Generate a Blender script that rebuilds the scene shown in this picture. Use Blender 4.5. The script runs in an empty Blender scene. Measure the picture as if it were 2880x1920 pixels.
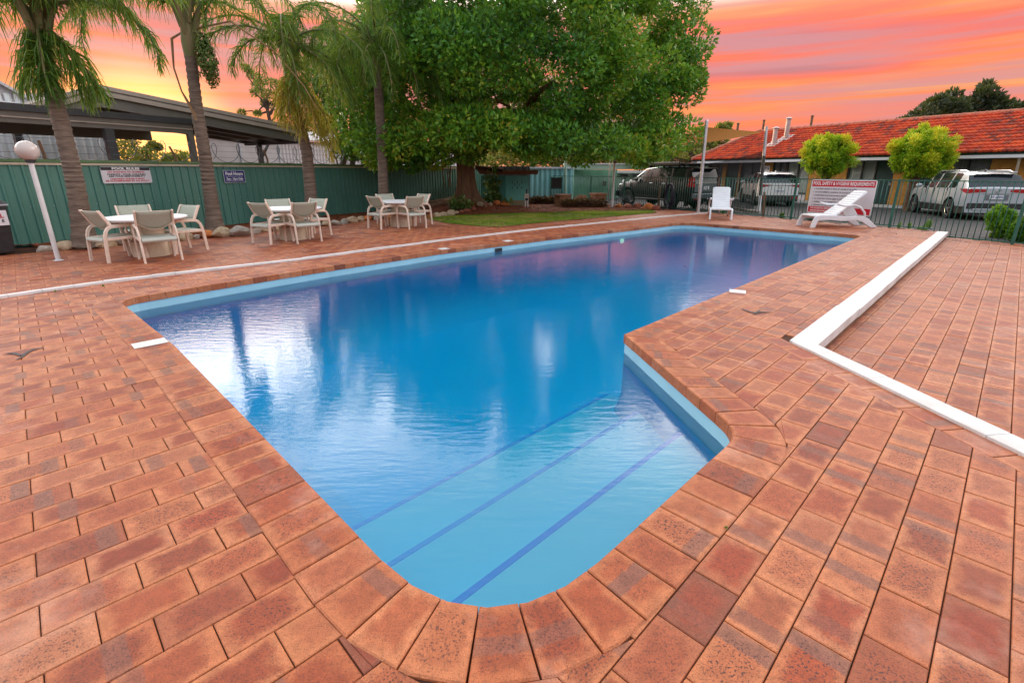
import bpy, math, random
import numpy as np
from mathutils import Vector, Matrix, noise as mnoise
from mathutils.geometry import tessellate_polygon
random.seed(7); RNG = np.random.default_rng(7)
scene = bpy.context.scene
R = math.radians

# ------------------------------------------------------------------ camera
F = 1364.0; CX = 1440.0; CY = 917.6; P = math.atan(434.6 / 1364.0); H = 1.5     # photo pixels (2880 x 1920)
SP, CP = math.sin(P), math.cos(P)
camd = bpy.data.cameras.new('camera'); cam = bpy.data.objects.new('camera', camd)
scene.collection.objects.link(cam); scene.camera = cam
cam.location = (0, 0, H); cam.rotation_euler = (math.pi / 2 - P, 0, 0)
camd.sensor_width = 36; camd.lens = 36 * F / 2880; camd.shift_y = -(960 - CY) / 2880
camd.clip_start = 0.05; camd.clip_end = 3000

# ------------------------------------------------------------------ sky, sun, exposure
SUN_AZ, SUN_EL = R(-35), R(6)
w = bpy.data.worlds.new('World'); scene.world = w; w.use_nodes = True
nt = w.node_tree; N = nt.nodes; LK = nt.links
bg = N['Background']
tc = N.new('ShaderNodeTexCoord')
sep = N.new('ShaderNodeSeparateXYZ'); LK.new(tc.outputs['Generated'], sep.inputs[0])
mp = N.new('ShaderNodeMapping'); mp.inputs['Scale'].default_value = (1.0, 1.0, 14); mp.inputs['Rotation'].default_value = (R(1), R(.4), 0)
LK.new(tc.outputs['Generated'], mp.inputs[0])
n1 = N.new('ShaderNodeTexNoise'); n1.inputs['Scale'].default_value = 1.7; n1.inputs['Detail'].default_value = 5; n1.inputs['Roughness'].default_value = .5; n1.inputs['Distortion'].default_value = .35
LK.new(mp.outputs[0], n1.inputs['Vector'])
mp2 = N.new('ShaderNodeMapping'); mp2.inputs['Scale'].default_value = (.8, .8, 26); mp2.inputs['Location'].default_value = (4, 2, 7); mp2.inputs['Rotation'].default_value = (R(-2), R(2), 0)
LK.new(tc.outputs['Generated'], mp2.inputs[0])
n2 = N.new('ShaderNodeTexNoise'); n2.inputs['Scale'].default_value = 2.1; n2.inputs['Detail'].default_value = 4; n2.inputs['Distortion'].default_value = .4
LK.new(mp2.outputs[0], n2.inputs['Vector'])

def ramp(val, stops, nt=nt):
    r = nt.nodes.new('ShaderNodeValToRGB'); el = r.color_ramp.elements
    while len(el) > 1: el.remove(el[-1])
    el[0].position, c = stops[0]; el[0].color = (*c, 1)
    for p_, c in stops[1:]:
        e = el.new(p_); e.color = (*c, 1)
    nt.links.new(val, r.inputs[0]); return r
def mixc(fac, a, b, nt=nt, mode='MIX'):
    m = nt.nodes.new('ShaderNodeMix'); m.data_type = 'RGBA'; m.blend_type = mode
    for s_, x in ((0, fac), (6, a), (7, b)):
        if hasattr(x, 'links') or isinstance(x, bpy.types.NodeSocket): nt.links.new(x, m.inputs[s_])
        else: m.inputs[s_].default_value = x if s_ == 0 else (*x[:3], 1)
    return m.outputs[2]
def mth(op, a, b=None, nt=nt, clamp=False):
    m = nt.nodes.new('ShaderNodeMath'); m.operation = op; m.use_clamp = clamp
    for i, x in ((0, a), (1, b)):
        if x is None: continue
        if isinstance(x, bpy.types.NodeSocket): nt.links.new(x, m.inputs[i])
        else: m.inputs[i].default_value = x
    return m.outputs[0]
# evening sky, horizon to zenith; unseen bright band added to whiten water reflections
K = .80
kc = lambda *c: tuple(x * K for x in c)
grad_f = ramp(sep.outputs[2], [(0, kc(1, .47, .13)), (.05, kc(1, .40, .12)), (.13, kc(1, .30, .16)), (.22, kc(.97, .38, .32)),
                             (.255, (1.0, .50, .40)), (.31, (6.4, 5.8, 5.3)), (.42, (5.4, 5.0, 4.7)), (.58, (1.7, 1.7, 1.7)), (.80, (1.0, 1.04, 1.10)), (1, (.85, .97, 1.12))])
grad_b = ramp(sep.outputs[2], [(0, (.62, .56, .60)), (.2, (.78, .78, .84)), (.5, (.95, .99, 1.06)), (1, (.90, 1.0, 1.14))])
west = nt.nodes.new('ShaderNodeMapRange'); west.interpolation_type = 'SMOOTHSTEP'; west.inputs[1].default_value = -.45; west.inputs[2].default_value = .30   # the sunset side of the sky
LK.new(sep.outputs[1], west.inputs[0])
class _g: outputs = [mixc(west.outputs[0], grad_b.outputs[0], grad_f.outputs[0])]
grad = _g
# coloured cloud streaks, thinning overhead
streak = ramp(n1.outputs['Fac'], [(.30, kc(1.05, .47, .13)), (.42, kc(1.05, .29, .10)), (.52, kc(1.05, .20, .11)), (.60, kc(.88, .20, .18)), (.70, kc(.52, .20, .23))])
amt = ramp(sep.outputs[2], [(0, (.45,) * 3), (.06, (.75,) * 3), (.2, (.92,) * 3), (.245, (.8,) * 3), (.285, (0,) * 3)])
amtw = mth('MULTIPLY', amt.outputs[0], west.outputs[0])
c1 = mixc(amtw, grad.outputs[0], streak.outputs[0])
hazy = ramp(n2.outputs['Fac'], [(.47, (0,) * 3), (.62, (.9,) * 3)])
f2 = mth('MULTIPLY', hazy.outputs[0], amtw)
c2 = mixc(f2, c1, kc(.66, .30, .32))
sky = N.new('ShaderNodeTexSky'); sky.sky_type = 'NISHITA'; sky.sun_disc = False
sky.sun_elevation = SUN_EL; sky.sun_rotation = SUN_AZ % (2 * math.pi)
sk = mixc(1.0, c2, sky.outputs[0], mode='ADD')
addn = [n for n in N if n.bl_idname == 'ShaderNodeMix'][-1]
scl = N.new('ShaderNodeVectorMath'); scl.operation = 'SCALE'; scl.inputs['Scale'].default_value = .005
LK.new(sky.outputs[0], scl.inputs[0]); LK.new(scl.outputs[0], addn.inputs[7])
# glow round the setting sun
gd = N.new('ShaderNodeVectorMath'); gd.operation = 'DOT_PRODUCT'; LK.new(tc.outputs['Generated'], gd.inputs[0])
gd.inputs[1].default_value = (math.sin(SUN_AZ) * math.cos(R(1.5)), math.cos(SUN_AZ) * math.cos(R(1.5)), math.sin(R(1.5)))
gm = N.new('ShaderNodeMapRange'); gm.interpolation_type = 'SMOOTHERSTEP'; gm.inputs[1].default_value = .984; gm.inputs[2].default_value = 1.0; LK.new(gd.outputs['Value'], gm.inputs[0])
gs_ = N.new('ShaderNodeVectorMath'); gs_.operation = 'SCALE'; gs_.inputs[0].default_value = (1.1, .52, .10); LK.new(mth('POWER', gm.outputs[0], 1.6), gs_.inputs['Scale'])
sk = mixc(1.0, sk, gs_.outputs[0], mode='ADD')
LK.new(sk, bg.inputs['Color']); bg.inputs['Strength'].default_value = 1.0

sd = bpy.data.lights.new('sun', 'SUN'); sd.energy = 2.0; sd.angle = R(2.5); sd.color = (1, .70, .38)
so = bpy.data.objects.new('sun', sd); scene.collection.objects.link(so)
SUND = Vector((math.sin(SUN_AZ) * math.cos(SUN_EL), math.cos(SUN_AZ) * math.cos(SUN_EL), math.sin(SUN_EL)))
so.rotation_euler = SUND.to_track_quat('Z', 'Y').to_euler(); so.location = (-20, 30, 12)

vs = scene.view_settings; vs.view_transform = 'Standard'; vs.look = 'None'; vs.gamma = 1; vs.exposure = 0.36; vs.use_curve_mapping = False
cy = scene.cycles; cy.use_denoising = True; cy.max_bounces = 8; cy.transparent_max_bounces = 24; cy.caustics_reflective = False; cy.caustics_refractive = False
cy.sample_clamp_indirect = 6

# ------------------------------------------------------------------ photo pixel -> place
def ray(px, py):
    u = (px - CX) / F; v = (py - CY) / F
    return Vector((u, CP - v * SP, -SP - v * CP))
def G(px, py, h=0.0):                       # where that pixel's ray meets the level plane z = h
    d = ray(px, py); t = (h - H) / d.z
    return Vector((d.x * t, d.y * t, h))
def PT(px, py, Y):                          # point on that ray at depth Y
    d = ray(px, py); t = Y / d.y
    return Vector((d.x * t, Y, H + d.z * t))
def HIT(px, py, p, n):                      # ray against a plane
    d = ray(px, py); n = Vector(n); t = (Vector(p) - Vector((0, 0, H))).dot(n) / d.dot(n)
    return Vector((0, 0, H)) + d * t
def PROJ(p):
    z = p[2] - H; f = p[1] * CP - z * SP
    if f < .05: return None
    return CX + F * p[0] / f, CY + F * (-p[1] * SP - z * CP) / f
A = R(44.7); CA, SA = math.cos(A), math.sin(A)
def UV(u, v, z=0.0): return Vector((u * CA - v * SA, u * SA + v * CA, z))      # pool-aligned coordinates
def toUV(p): return p[0] * CA + p[1] * SA, -p[0] * SA + p[1] * CA

# ------------------------------------------------------------------ objects
COL = scene.collection
WOFF = {}
def tag(o, label=None, cat=None, group=None, kind=None):
    if label: o['label'] = label
    if cat: o['category'] = cat
    if group: o['group'] = group
    if kind: o['kind'] = kind
    return o
def thing(name, label, cat, loc=(0, 0, 0), rz=0, group=None):
    o = bpy.data.objects.new(name, None); COL.objects.link(o); o.empty_display_size = .2
    o.location = loc; o.rotation_euler = (0, 0, rz); WOFF[o.name] = Vector(loc)
    return tag(o, label, cat, group)
def link_mesh(name, me, parent=None, loc=(0, 0, 0)):
    o = bpy.data.objects.new(name, me); COL.objects.link(o); o.parent = parent; o.location = loc
    WOFF[o.name] = (WOFF.get(parent.name, Vector((0, 0, 0))) if parent else Vector((0, 0, 0))) + Vector(loc)
    return o
def copy_tree(o, parent=None, loc=None, rz=None, label=None):
    c = o.copy(); COL.objects.link(c); c.parent = parent
    if loc is not None: c.location = loc
    if rz is not None: c.rotation_euler = (0, 0, rz)
    if label: c['label'] = label
    for ch in list(o.children): copy_tree(ch, c)
    return c

class MB:
    def __init__(s): s.v = []; s.f = []
    def add(s, vs, fs):
        o = len(s.v); s.v += [tuple(v) for v in vs]; s.f += [tuple(i + o for i in f) for f in fs]; return s
    def hexa(s, b, t):
        return s.add(list(b) + list(t), [(3, 2, 1, 0), (4, 5, 6, 7), (0, 1, 5, 4), (1, 2, 6, 5), (2, 3, 7, 6), (3, 0, 4, 7)])
    def box(s, c, d, rz=0):
        x, y, z = d[0] / 2, d[1] / 2, d[2] / 2; ca, sa = math.cos(rz), math.sin(rz)
        q = [(c[0] + a * ca - b * sa, c[1] + a * sa + b * ca) for a, b in ((-x, -y), (x, -y), (x, y), (-x, y))]
        return s.hexa([(a, b, c[2] - z) for a, b in q], [(a, b, c[2] + z) for a, b in q])
    def bar(s, p0, p1, w, h, up=(0, 0, 1)):       # rectangular bar, w across, h along 'up'
        p0, p1 = Vector(p0), Vector(p1); d = (p1 - p0).normalized(); sd = d.cross(Vector(up))
        if sd.length < 1e-4: sd = Vector((1, 0, 0))
        sd.normalize(); u = sd.cross(d); a, b = sd * w / 2, u * h / 2
        return s.hexa([p0 - a - b, p0 + a - b, p0 + a + b, p0 - a + b], [p1 - a - b, p1 + a - b, p1 + a + b, p1 - a + b])
    def tube(s, pts, r, n=8, cap=True, flat=None):
        pts = [Vector(p) for p in pts]; m = len(pts)
        if not hasattr(r, '__len__'): r = [r] * m
        vs = []; prev = None
        for i, p in enumerate(pts):
            d = (pts[min(i + 1, m - 1)] - pts[max(i - 1, 0)]).normalized()
            a = (prev - d * prev.dot(d)) if prev is not None else d.orthogonal()
            if prev is None and flat is not None: a = Vector(flat) - d * Vector(flat).dot(d)
            a.normalize(); prev = a; b = d.cross(a)
            for k in range(n):
                t = 2 * math.pi * (k + .5 * (n == 4)) / n
                vs.append(p + (a * math.cos(t) + b * math.sin(t)) * r[i])
        fs = [(i * n + k, i * n + (k + 1) % n, (i + 1) * n + (k + 1) % n, (i + 1) * n + k) for i in range(m - 1) for k in range(n)]
        if cap: fs += [tuple(range(n))[::-1], tuple((m - 1) * n + k for k in range(n))]
        return s.add(vs, fs)
    def lathe(s, prof, n=20, c=(0, 0, 0)):
        vs = [(c[0] + r * math.cos(2 * math.pi * k / n), c[1] + r * math.sin(2 * math.pi * k / n), c[2] + z) for r, z in prof for k in range(n)]
        m = len(prof)
        fs = [(i * n + k, i * n + (k + 1) % n, (i + 1) * n + (k + 1) % n, (i + 1) * n + k) for i in range(m - 1) for k in range(n)]
        return s.add(vs, fs + [tuple(range(n))[::-1], tuple((m - 1) * n + k for k in range(n))])
    def prism(s, poly, z0, z1):
        n = len(poly)
        fs = [(i, (i + 1) % n, n + (i + 1) % n, n + i) for i in range(n)] + [tuple(range(n))[::-1], tuple(range(n, 2 * n))]
        return s.add([(p[0], p[1], z0) for p in poly] + [(p[0], p[1], z1) for p in poly], fs)
    def ball(s, c, r, n=12, m=8, sc=(1, 1, 1)):
        vs = [(c[0], c[1], c[2] - r * sc[2])]
        for i in range(1, m):
            t = math.pi * i / m - math.pi / 2
            for k in range(n):
                f = 2 * math.pi * k / n
                vs.append((c[0] + r * sc[0] * math.cos(t) * math.cos(f), c[1] + r * sc[1] * math.cos(t) * math.sin(f), c[2] + r * sc[2] * math.sin(t)))
        vs.append((c[0], c[1], c[2] + r * sc[2])); top = len(vs) - 1
        fs = [(0, 1 + (k + 1) % n, 1 + k) for k in range(n)] + [(top, top - n + k, top - n + (k + 1) % n) for k in range(n)]
        fs += [(1 + i * n + k, 1 + i * n + (k + 1) % n, 1 + (i + 1) * n + (k + 1) % n, 1 + (i + 1) * n + k) for i in range(m - 2) for k in range(n)]
        return s.add(vs, fs)
    def quad(s, a, b, c, d): return s.add([a, b, c, d], [(0, 1, 2, 3)])
    def grid(s, rows, closed=False):
        n = len(rows[0]); m = len(rows)
        fs = [(i * n + k, i * n + (k + 1) % n, (i + 1) * n + (k + 1) % n, (i + 1) * n + k) for i in range(m - 1) for k in range(n if closed else n - 1)]
        return s.add([p for r in rows for p in r], fs)
    def mesh(s, name, mat, smooth=False, off=Vector((0, 0, 0))):
        me = bpy.data.meshes.new(name)
        me.from_pydata([(v[0] - off[0], v[1] - off[1], v[2] - off[2]) for v in s.v], [], s.f); me.update()
        if mat: me.materials.append(mat)
        if smooth: me.polygons.foreach_set('use_smooth', [True] * len(me.polygons))
        return me
    def build(s, name, mat, parent=None, smooth=False, world=False, bevel=0, solid=0, attr=None):
        off = Vector((0, 0, 0)); loc = (0, 0, 0)
        if parent is None:
            a = np.array(s.v); lo, hi = a.min(0), a.max(0)
            off = Vector(((lo[0] + hi[0]) / 2, (lo[1] + hi[1]) / 2, lo[2])); loc = off
        elif world: off = WOFF[parent.name]
        me = s.mesh(name, mat, smooth, off)
        if attr is not None:
            for k, dat in attr.items():
                at = me.attributes.new(k, 'FLOAT_VECTOR', 'POINT'); at.data.foreach_set('vector', np.asarray(dat, 'f').ravel())
        o = link_mesh(name, me, parent, loc)
        if smooth:
            try: me.set_sharp_from_angle(angle=R(40))
            except Exception: pass
        if bevel:
            b = o.modifiers.new('bevel', 'BEVEL'); b.width = bevel; b.segments = 2; b.limit_method = 'ANGLE'; b.angle_limit = R(35); b.harden_normals = False
        if solid:
            b = o.modifiers.new('solid', 'SOLIDIFY'); b.thickness = solid; b.offset = 0
        return o

def fast_mesh(name, V, Fq, mat, attr=None):      # numpy verts (n,3), quads (m,4) or tris (m,3)
    me = bpy.data.meshes.new(name); k = Fq.shape[1]
    me.vertices.add(len(V)); me.vertices.foreach_set('co', V.astype('f').ravel())
    me.loops.add(Fq.size); me.loops.foreach_set('vertex_index', Fq.astype('i').ravel())
    me.polygons.add(len(Fq)); me.polygons.foreach_set('loop_start', np.arange(0, Fq.size, k, dtype='i'))
    me.update(calc_edges=True); me.materials.append(mat)
    if attr is not None:
        at = me.attributes.new('rnd', 'FLOAT', 'POINT'); at.data.foreach_set('value', attr.astype('f'))
    return me

# ------------------------------------------------------------------ materials (all procedural)
MATS = {}
def base_mat(name):
    m = bpy.data.materials.new(name); m.use_nodes = True; MATS[name] = m
    return m, m.node_tree, m.node_tree.nodes['Principled BSDF']
def pmat(name, c1, c2=None, scale=8, rough=.6, metal=0, bump=0, bscale=None, detail=5, spec=.5, trans=0, coord='Object', stretch=None, coat=0):
    m, t, b = base_mat(name); c2 = c2 or tuple(x * .82 for x in c1)
    tcn = t.nodes.new('ShaderNodeTexCoord'); src = tcn.outputs[coord]
    if stretch:
        q = t.nodes.new('ShaderNodeMapping'); q.inputs['Scale'].default_value = stretch; t.links.new(src, q.inputs[0]); src = q.outputs[0]
    nz = t.nodes.new('ShaderNodeTexNoise'); nz.inputs['Scale'].default_value = scale; nz.inputs['Detail'].default_value = detail
    t.links.new(src, nz.inputs['Vector'])
    r = ramp(nz.outputs['Fac'], [(.32, c1), (.68, c2)], t); t.links.new(r.outputs[0], b.inputs['Base Color'])
    b.inputs['Roughness'].default_value = rough; b.inputs['Metallic'].default_value = metal
    b.inputs['Specular IOR Level'].default_value = spec
    if coat: b.inputs['Coat Weight'].default_value = coat; b.inputs['Coat Roughness'].default_value = .05
    if bump:
        n3 = t.nodes.new('ShaderNodeTexNoise'); n3.inputs['Scale'].default_value = bscale or scale * 4; n3.inputs['Detail'].default_value = 4
        t.links.new(src, n3.inputs['Vector'])
        bp = t.nodes.new('ShaderNodeBump'); bp.inputs['Strength'].default_value = bump; bp.inputs['Distance'].default_value = .02
        t.links.new(n3.outputs['Fac'], bp.inputs['Height']); t.links.new(bp.outputs[0], b.inputs['Normal'])
    return m
def leafmat(name, cols, trans=.35, rough=.55):    # colour picked per leaf
    m, t, b = base_mat(name)
    a = t.nodes.new('ShaderNodeAttribute'); a.attribute_name = 'rnd'
    k = len(cols); r = ramp(a.outputs['Fac'], [(i / max(k - 1, 1), c) for i, c in enumerate(cols)], t)
    t.links.new(r.outputs[0], b.inputs['Base Color']); b.inputs['Roughness'].default_value = rough; b.inputs['Specular IOR Level'].default_value = .35
    tr = t.nodes.new('ShaderNodeBsdfTranslucent'); t.links.new(mixc(.35, r.outputs[0], (.35, .42, .03), t), tr.inputs['Color'])
    mx = t.nodes.new('ShaderNodeMixShader'); mx.inputs[0].default_value = trans
    t.links.new(b.outputs[0], mx.inputs[1]); t.links.new(tr.outputs[0], mx.inputs[2]); t.links.new(mx.outputs[0], t.nodes['Material Output'].inputs[0])
    return m

M = {}
M['white_paint'] = pmat('white_paint', (.70, .69, .70), (.60, .585, .58), 5, .5, bump=.15, bscale=60)
M['white_plastic'] = pmat('white_plastic', (.82, .82, .84), (.74, .74, .77), 3, .42)
M['cream'] = pmat('cream_frame', (.78, .63, .53), (.68, .53, .43), 12, .45)
M['cream_dark'] = pmat('cream_seam', (.36, .27, .20), None, 12, .6)
M['sling'] = pmat('sling_mesh', (.40, .41, .33), (.33, .34, .27), 60, .65, bump=.3, bscale=400)
M['sling_seat'] = pmat('sling_seat', (.50, .51, .45), (.42, .43, .37), 60, .6, bump=.3, bscale=400)
M['pedestal'] = pmat('pedestal_concrete', (.66, .55, .41), (.50, .40, .29), 7, .6, bump=.1)
M['black_plastic'] = pmat('black_plastic', (.012, .012, .014), (.025, .025, .028), 9, .4)
M['dark_metal'] = pmat('dark_metal', (.05, .05, .052), (.09, .085, .08), 4, .45, .4)
M['steel'] = pmat('galvanised_pole', (.62, .60, .62), (.48, .46, .48), 9, .35, .6)
M['fence_green'] = pmat('fence_green', (.085, .235, .19), (.062, .185, .148), 1.2, .42, bump=.02)
M['fence_cap'] = pmat('fence_cap', (.10, .20, .08), (.075, .15, .06), 3, .45)
M['cream_rail'] = pmat('cream_rail', (.62, .55, .42), (.50, .43, .32), 6, .5)
M['picket_green'] = pmat('picket_green', (.015, .12, .085), (.01, .085, .06), 5, .4)
M['kerb_paint'] = pmat('kerb_paint', (.70, .69, .70), (.50, .47, .45), 2.2, .55, bump=.35, bscale=35, detail=9)
M['soil'] = pmat('red_soil', (.27, .07, .028), (.13, .036, .016), 3, .95, bump=1, bscale=30, spec=.1)
M['mulch'] = pmat('mulch', (.12, .05, .03), (.04, .018, .012), 9, .95, bump=1, bscale=40, spec=.1)
M['asphalt'] = pmat('asphalt', (.075, .068, .066), (.05, .045, .044), 2.5, .85, bump=.5, bscale=120, spec=.3)
M['ground'] = pmat('bare_ground', (.16, .085, .05), (.10, .06, .04), .5, .95, bump=.5, bscale=12, spec=.1)
M['rock_pale'] = pmat('rock_pale', (.52, .40, .27), (.33, .22, .13), 4, .85, bump=.7, bscale=14)
M['rock_grey'] = pmat('rock_grey', (.44, .38, .32), (.28, .24, .20), 4, .85, bump=.7, bscale=14)
M['rock_orange'] = pmat('rock_orange', (.55, .17, .035), (.36, .10, .03), 3, .85, bump=.6, bscale=12)
M['rock_red'] = pmat('rock_red', (.33, .095, .05), (.20, .06, .035), 3, .85, bump=.6, bscale=12)
M['tyre'] = pmat('tyre', (.008, .008, .008), (.016, .016, .016), 9, .8)
M['glass_dark'] = pmat('dark_glass', (.012, .016, .02), (.014, .02, .026), 2, .05, spec=.5)
M['chrome'] = pmat('alloy', (.72, .72, .74), (.6, .6, .62), 5, .22, .9)
M['lamp_red'] = pmat('tail_lamp', (.5, .01, .012), (.3, .005, .008), 14, .12, spec=.7)
M['black_trim'] = pmat('black_trim', (.012, .012, .013), (.02, .02, .02), 9, .5)
M['text_black'] = pmat('print_black', (.012, .012, .015), None, 9, .5)
M['text_red'] = pmat('print_red', (.55, .008, .03), None, 9, .45)
M['text_white'] = pmat('print_white', (.8, .8, .8), None, 9, .45)
M['sign_white'] = pmat('sign_white', (.68, .67, .72), (.62, .61, .66), 2, .3)
M['sign_blue'] = pmat('sign_blue', (.012, .03, .22), (.01, .025, .17), 3, .3)
M['bark_ficus'] = pmat('fig_bark', (.30, .165, .085), (.17, .085, .045), 3, .85, bump=.6, bscale=9, stretch=(3, 3, .7))
M['bark_dark'] = pmat('dark_bark', (.09, .055, .035), (.05, .03, .02), 5, .9, bump=.8, bscale=14, stretch=(3, 3, .6))
M['bark_palm'] = pmat('palm_bark', (.25, .18, .135), (.11, .078, .06), 3.5, .9, bump=.9, bscale=12, stretch=(1, 1, 9))
M['palm_stem'] = pmat('palm_stem', (.14, .17, .05), (.22, .15, .07), 3, .6, stretch=(4, 4, .6), bump=.4)
M['spathe'] = pmat('dry_spathe', (.34, .20, .09), (.22, .12, .05), 5, .8)
M['wire'] = pmat('wire', (.11, .115, .13), (.18, .18, .19), 30, .4, .7)
M['timber'] = pmat('weathered_timber', (.22, .12, .065), (.13, .07, .04), 6, .85, bump=.5)
M['carport'] = pmat('carport_steel', (.19, .165, .145), (.155, .135, .12), 3, .5, .2)
M['carport_dark'] = pmat('carport_dark', (.055, .055, .06), (.04, .04, .045), 3, .5, .2)
M['carport_pale'] = pmat('carport_barge', (.46, .37, .31), (.40, .32, .27), 3, .5, .1)
M['soffit'] = pmat('carport_soffit', (.16, .12, .095), (.12, .09, .07), 2, .7)
M['skylight'] = pmat('skylight_sheet', (.6, .58, .52), None, 4, .5)
M['corr_blue'] = pmat('corrugated_pale', (.82, .86, .88), (.74, .79, .83), 1.5, .45, .1)
M['corr_white'] = pmat('corrugated_white', (.58, .55, .58), (.50, .47, .50), 1.5, .45, .1)
M['corr_teal'] = pmat('corrugated_teal', (.17, .42, .45), (.13, .34, .37), 1.5, .5)
M['block_teal'] = pmat('block_teal', (.10, .36, .31), (.08, .30, .26), 2.5, .8, bump=.3, bscale=40)
M['render_white'] = pmat('render_white', (.56, .53, .55), (.48, .45, .47), 2, .8, bump=.1)
M['pale_green'] = pmat('pale_green_wall', (.38, .52, .42), (.32, .44, .35), 2, .7)
M['dark_door'] = pmat('dark_green_door', (.012, .05, .045), (.01, .036, .032), 4, .5)
M['curtain'] = pmat('curtain', (.62, .68, .62), (.40, .46, .42), 1.2, .8, stretch=(14, 14, .4))
M['curtain_grey'] = pmat('curtain_grey', (.34, .35, .36), (.20, .21, .22), 1.2, .8, stretch=(14, 14, .4))
M['gutter'] = pmat('gutter_grey', (.52, .54, .60), (.46, .48, .54), 3, .4)
M['fascia'] = pmat('fascia_green', (.02, .055, .045), None, 3, .5)
M['brick_tan'] = pmat('tan_brick', (.52, .25, .05), (.40, .18, .035), 6, .85, bump=.4, bscale=25)
M['terracotta'] = pmat('terracotta_cap', (.42, .13, .075), (.30, .10, .06), 4, .8, bump=.3)
M['flue'] = pmat('flue_metal', (.50, .40, .38), (.38, .30, .28), 7, .55, .3)
M['sail_tan'] = pmat('sail_tan', (.42, .20, .065), (.36, .17, .055), 3, .85)
M['planter'] = pmat('planter_brick', (.40, .20, .10), (.28, .13, .065), 6, .85, bump=.4)
M['bottom_green'] = pmat('weed_green', (.10, .20, .02), None, 30, .7)
M['stain'] = pmat('scorch_mark', (.03, .028, .035), (.10, .07, .065), 40, .8)
M['globe'] = pmat('lamp_globe', (.62, .53, .48), (.52, .44, .41), 2, .18, spec=.6)
M['hose'] = pmat('hose', (.012, .02, .05), (.008, .01, .02), 9, .4)
M['kerb_conc'] = pmat('kerb_concrete', (.42, .38, .34), (.34, .30, .26), 5, .85)
M['car_silver'] = pmat('car_silver', (.43, .46, .49), (.40, .43, .46), 1, .3, .25, coat=.6)
M['car_white'] = pmat('car_white', (.74, .73, .72), (.72, .71, .70), 1, .3, 0, coat=.6)
M['car_black'] = pmat('car_black', (.010, .011, .013), (.009, .010, .012), 1, .3, .0, coat=.35)
M['car_grey'] = pmat('car_grey', (.17, .19, .21), (.15, .17, .19), 1, .3, .4, coat=.5)
def netmat(name, c, alpha):
    m, t, b = base_mat(name); b.inputs['Base Color'].default_value = (*c, 1); b.inputs['Roughness'].default_value = .9; b.inputs['Specular IOR Level'].default_value = .1
    tcn = t.nodes.new('ShaderNodeTexCoord'); nz = t.nodes.new('ShaderNodeTexNoise'); nz.inputs['Scale'].default_value = 1.3; t.links.new(tcn.outputs['Object'], nz.inputs['Vector'])
    r = ramp(nz.outputs['Fac'], [(.3, (alpha - .06,) * 3), (.7, (alpha + .06,) * 3)], t); t.links.new(r.outputs[0], b.inputs['Alpha'])
    return m
M['sail_net'] = netmat('shade_mesh', (.035, .035, .04), .72)
M['pane'] = netmat('window_pane', (.02, .03, .03), .16); M['pane'].node_tree.nodes['Principled BSDF'].inputs['Roughness'].default_value = .05; M['pane'].node_tree.nodes['Principled BSDF'].inputs['Specular IOR Level'].default_value = .8
_m, _t, _b = base_mat('sail_tan_cloth'); _b.inputs['Base Color'].default_value = (.46, .22, .075, 1); _b.inputs['Roughness'].default_value = .9; _b.inputs['Specular IOR Level'].default_value = .1
_n = _t.nodes.new('ShaderNodeTexNoise'); _n.inputs['Scale'].default_value = 3; _t.links.new(ramp(_n.outputs['Fac'], [(.3, (.30, .145, .05)), (.7, (.25, .12, .04))], _t).outputs[0], _b.inputs['Base Color'])
_tr = _t.nodes.new('ShaderNodeBsdfTranslucent'); _tr.inputs['Color'].default_value = (.30, .14, .045, 1); _mx = _t.nodes.new('ShaderNodeMixShader'); _mx.inputs[0].default_value = .5
_t.links.new(_b.outputs[0], _mx.inputs[1]); _t.links.new(_tr.outputs[0], _mx.inputs[2]); _t.links.new(_mx.outputs[0], _t.nodes['Material Output'].inputs[0]); M['sail_tan'] = _m
M['leaf_ficus'] = leafmat('fig_leaf', [(.012, .05, .014), (.026, .115, .02), (.05, .19, .024), (.085, .27, .026), (.15, .36, .028), (.22, .41, .03), (.42, .40, .04)], .32, .36)
M['leaf_palm'] = leafmat('palm_leaflet', [(.03, .085, .018), (.05, .14, .022), (.085, .20, .03), (.17, .26, .035), (.30, .30, .05)], .4)
M['leaf_palm_old'] = leafmat('old_palm_leaflet', [(.16, .21, .03), (.32, .34, .04), (.5, .38, .06), (.5, .25, .06)], .4)
M['leaf_gum'] = leafmat('gum_leaf', [(.07, .11, .025), (.13, .17, .035), (.24, .22, .04), (.40, .27, .05)], .4)
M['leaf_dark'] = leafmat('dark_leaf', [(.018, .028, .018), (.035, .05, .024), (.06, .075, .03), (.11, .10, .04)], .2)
M['leaf_top'] = leafmat('cypress_leaf', [(.035, .11, .008), (.13, .30, .01), (.28, .50, .012), (.44, .58, .014), (.68, .56, .02)], .3)
M['leaf_bush'] = leafmat('bush_leaf', [(.02, .09, .012), (.05, .19, .015), (.09, .28, .02), (.20, .34, .03)], .35)
M['leaf_blue'] = leafmat('blue_blade', [(.06, .10, .11), (.10, .15, .17), (.16, .20, .23)], .1)
M['leaf_varieg'] = leafmat('variegated_leaf', [(.03, .09, .015), (.08, .17, .03), (.30, .33, .10)], .25)
M['grass'] = leafmat('lawn_blade', [(.05, .14, .012), (.10, .23, .016), (.18, .30, .02), (.34, .36, .05), (.46, .38, .12)], .35)
M['dry'] = leafmat('dry_leaf', [(.05, .02, .012), (.10, .04, .02), (.20, .08, .03)], .1)
M['fruit'] = leafmat('palm_fruit', [(.05, .09, .015), (.09, .15, .025), (.16, .20, .05)], .1)
M['turf'] = pmat('turf', (.16, .17, .035), (.28, .17, .07), 1.6, .95, bump=.6, bscale=60, spec=.1)

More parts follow.
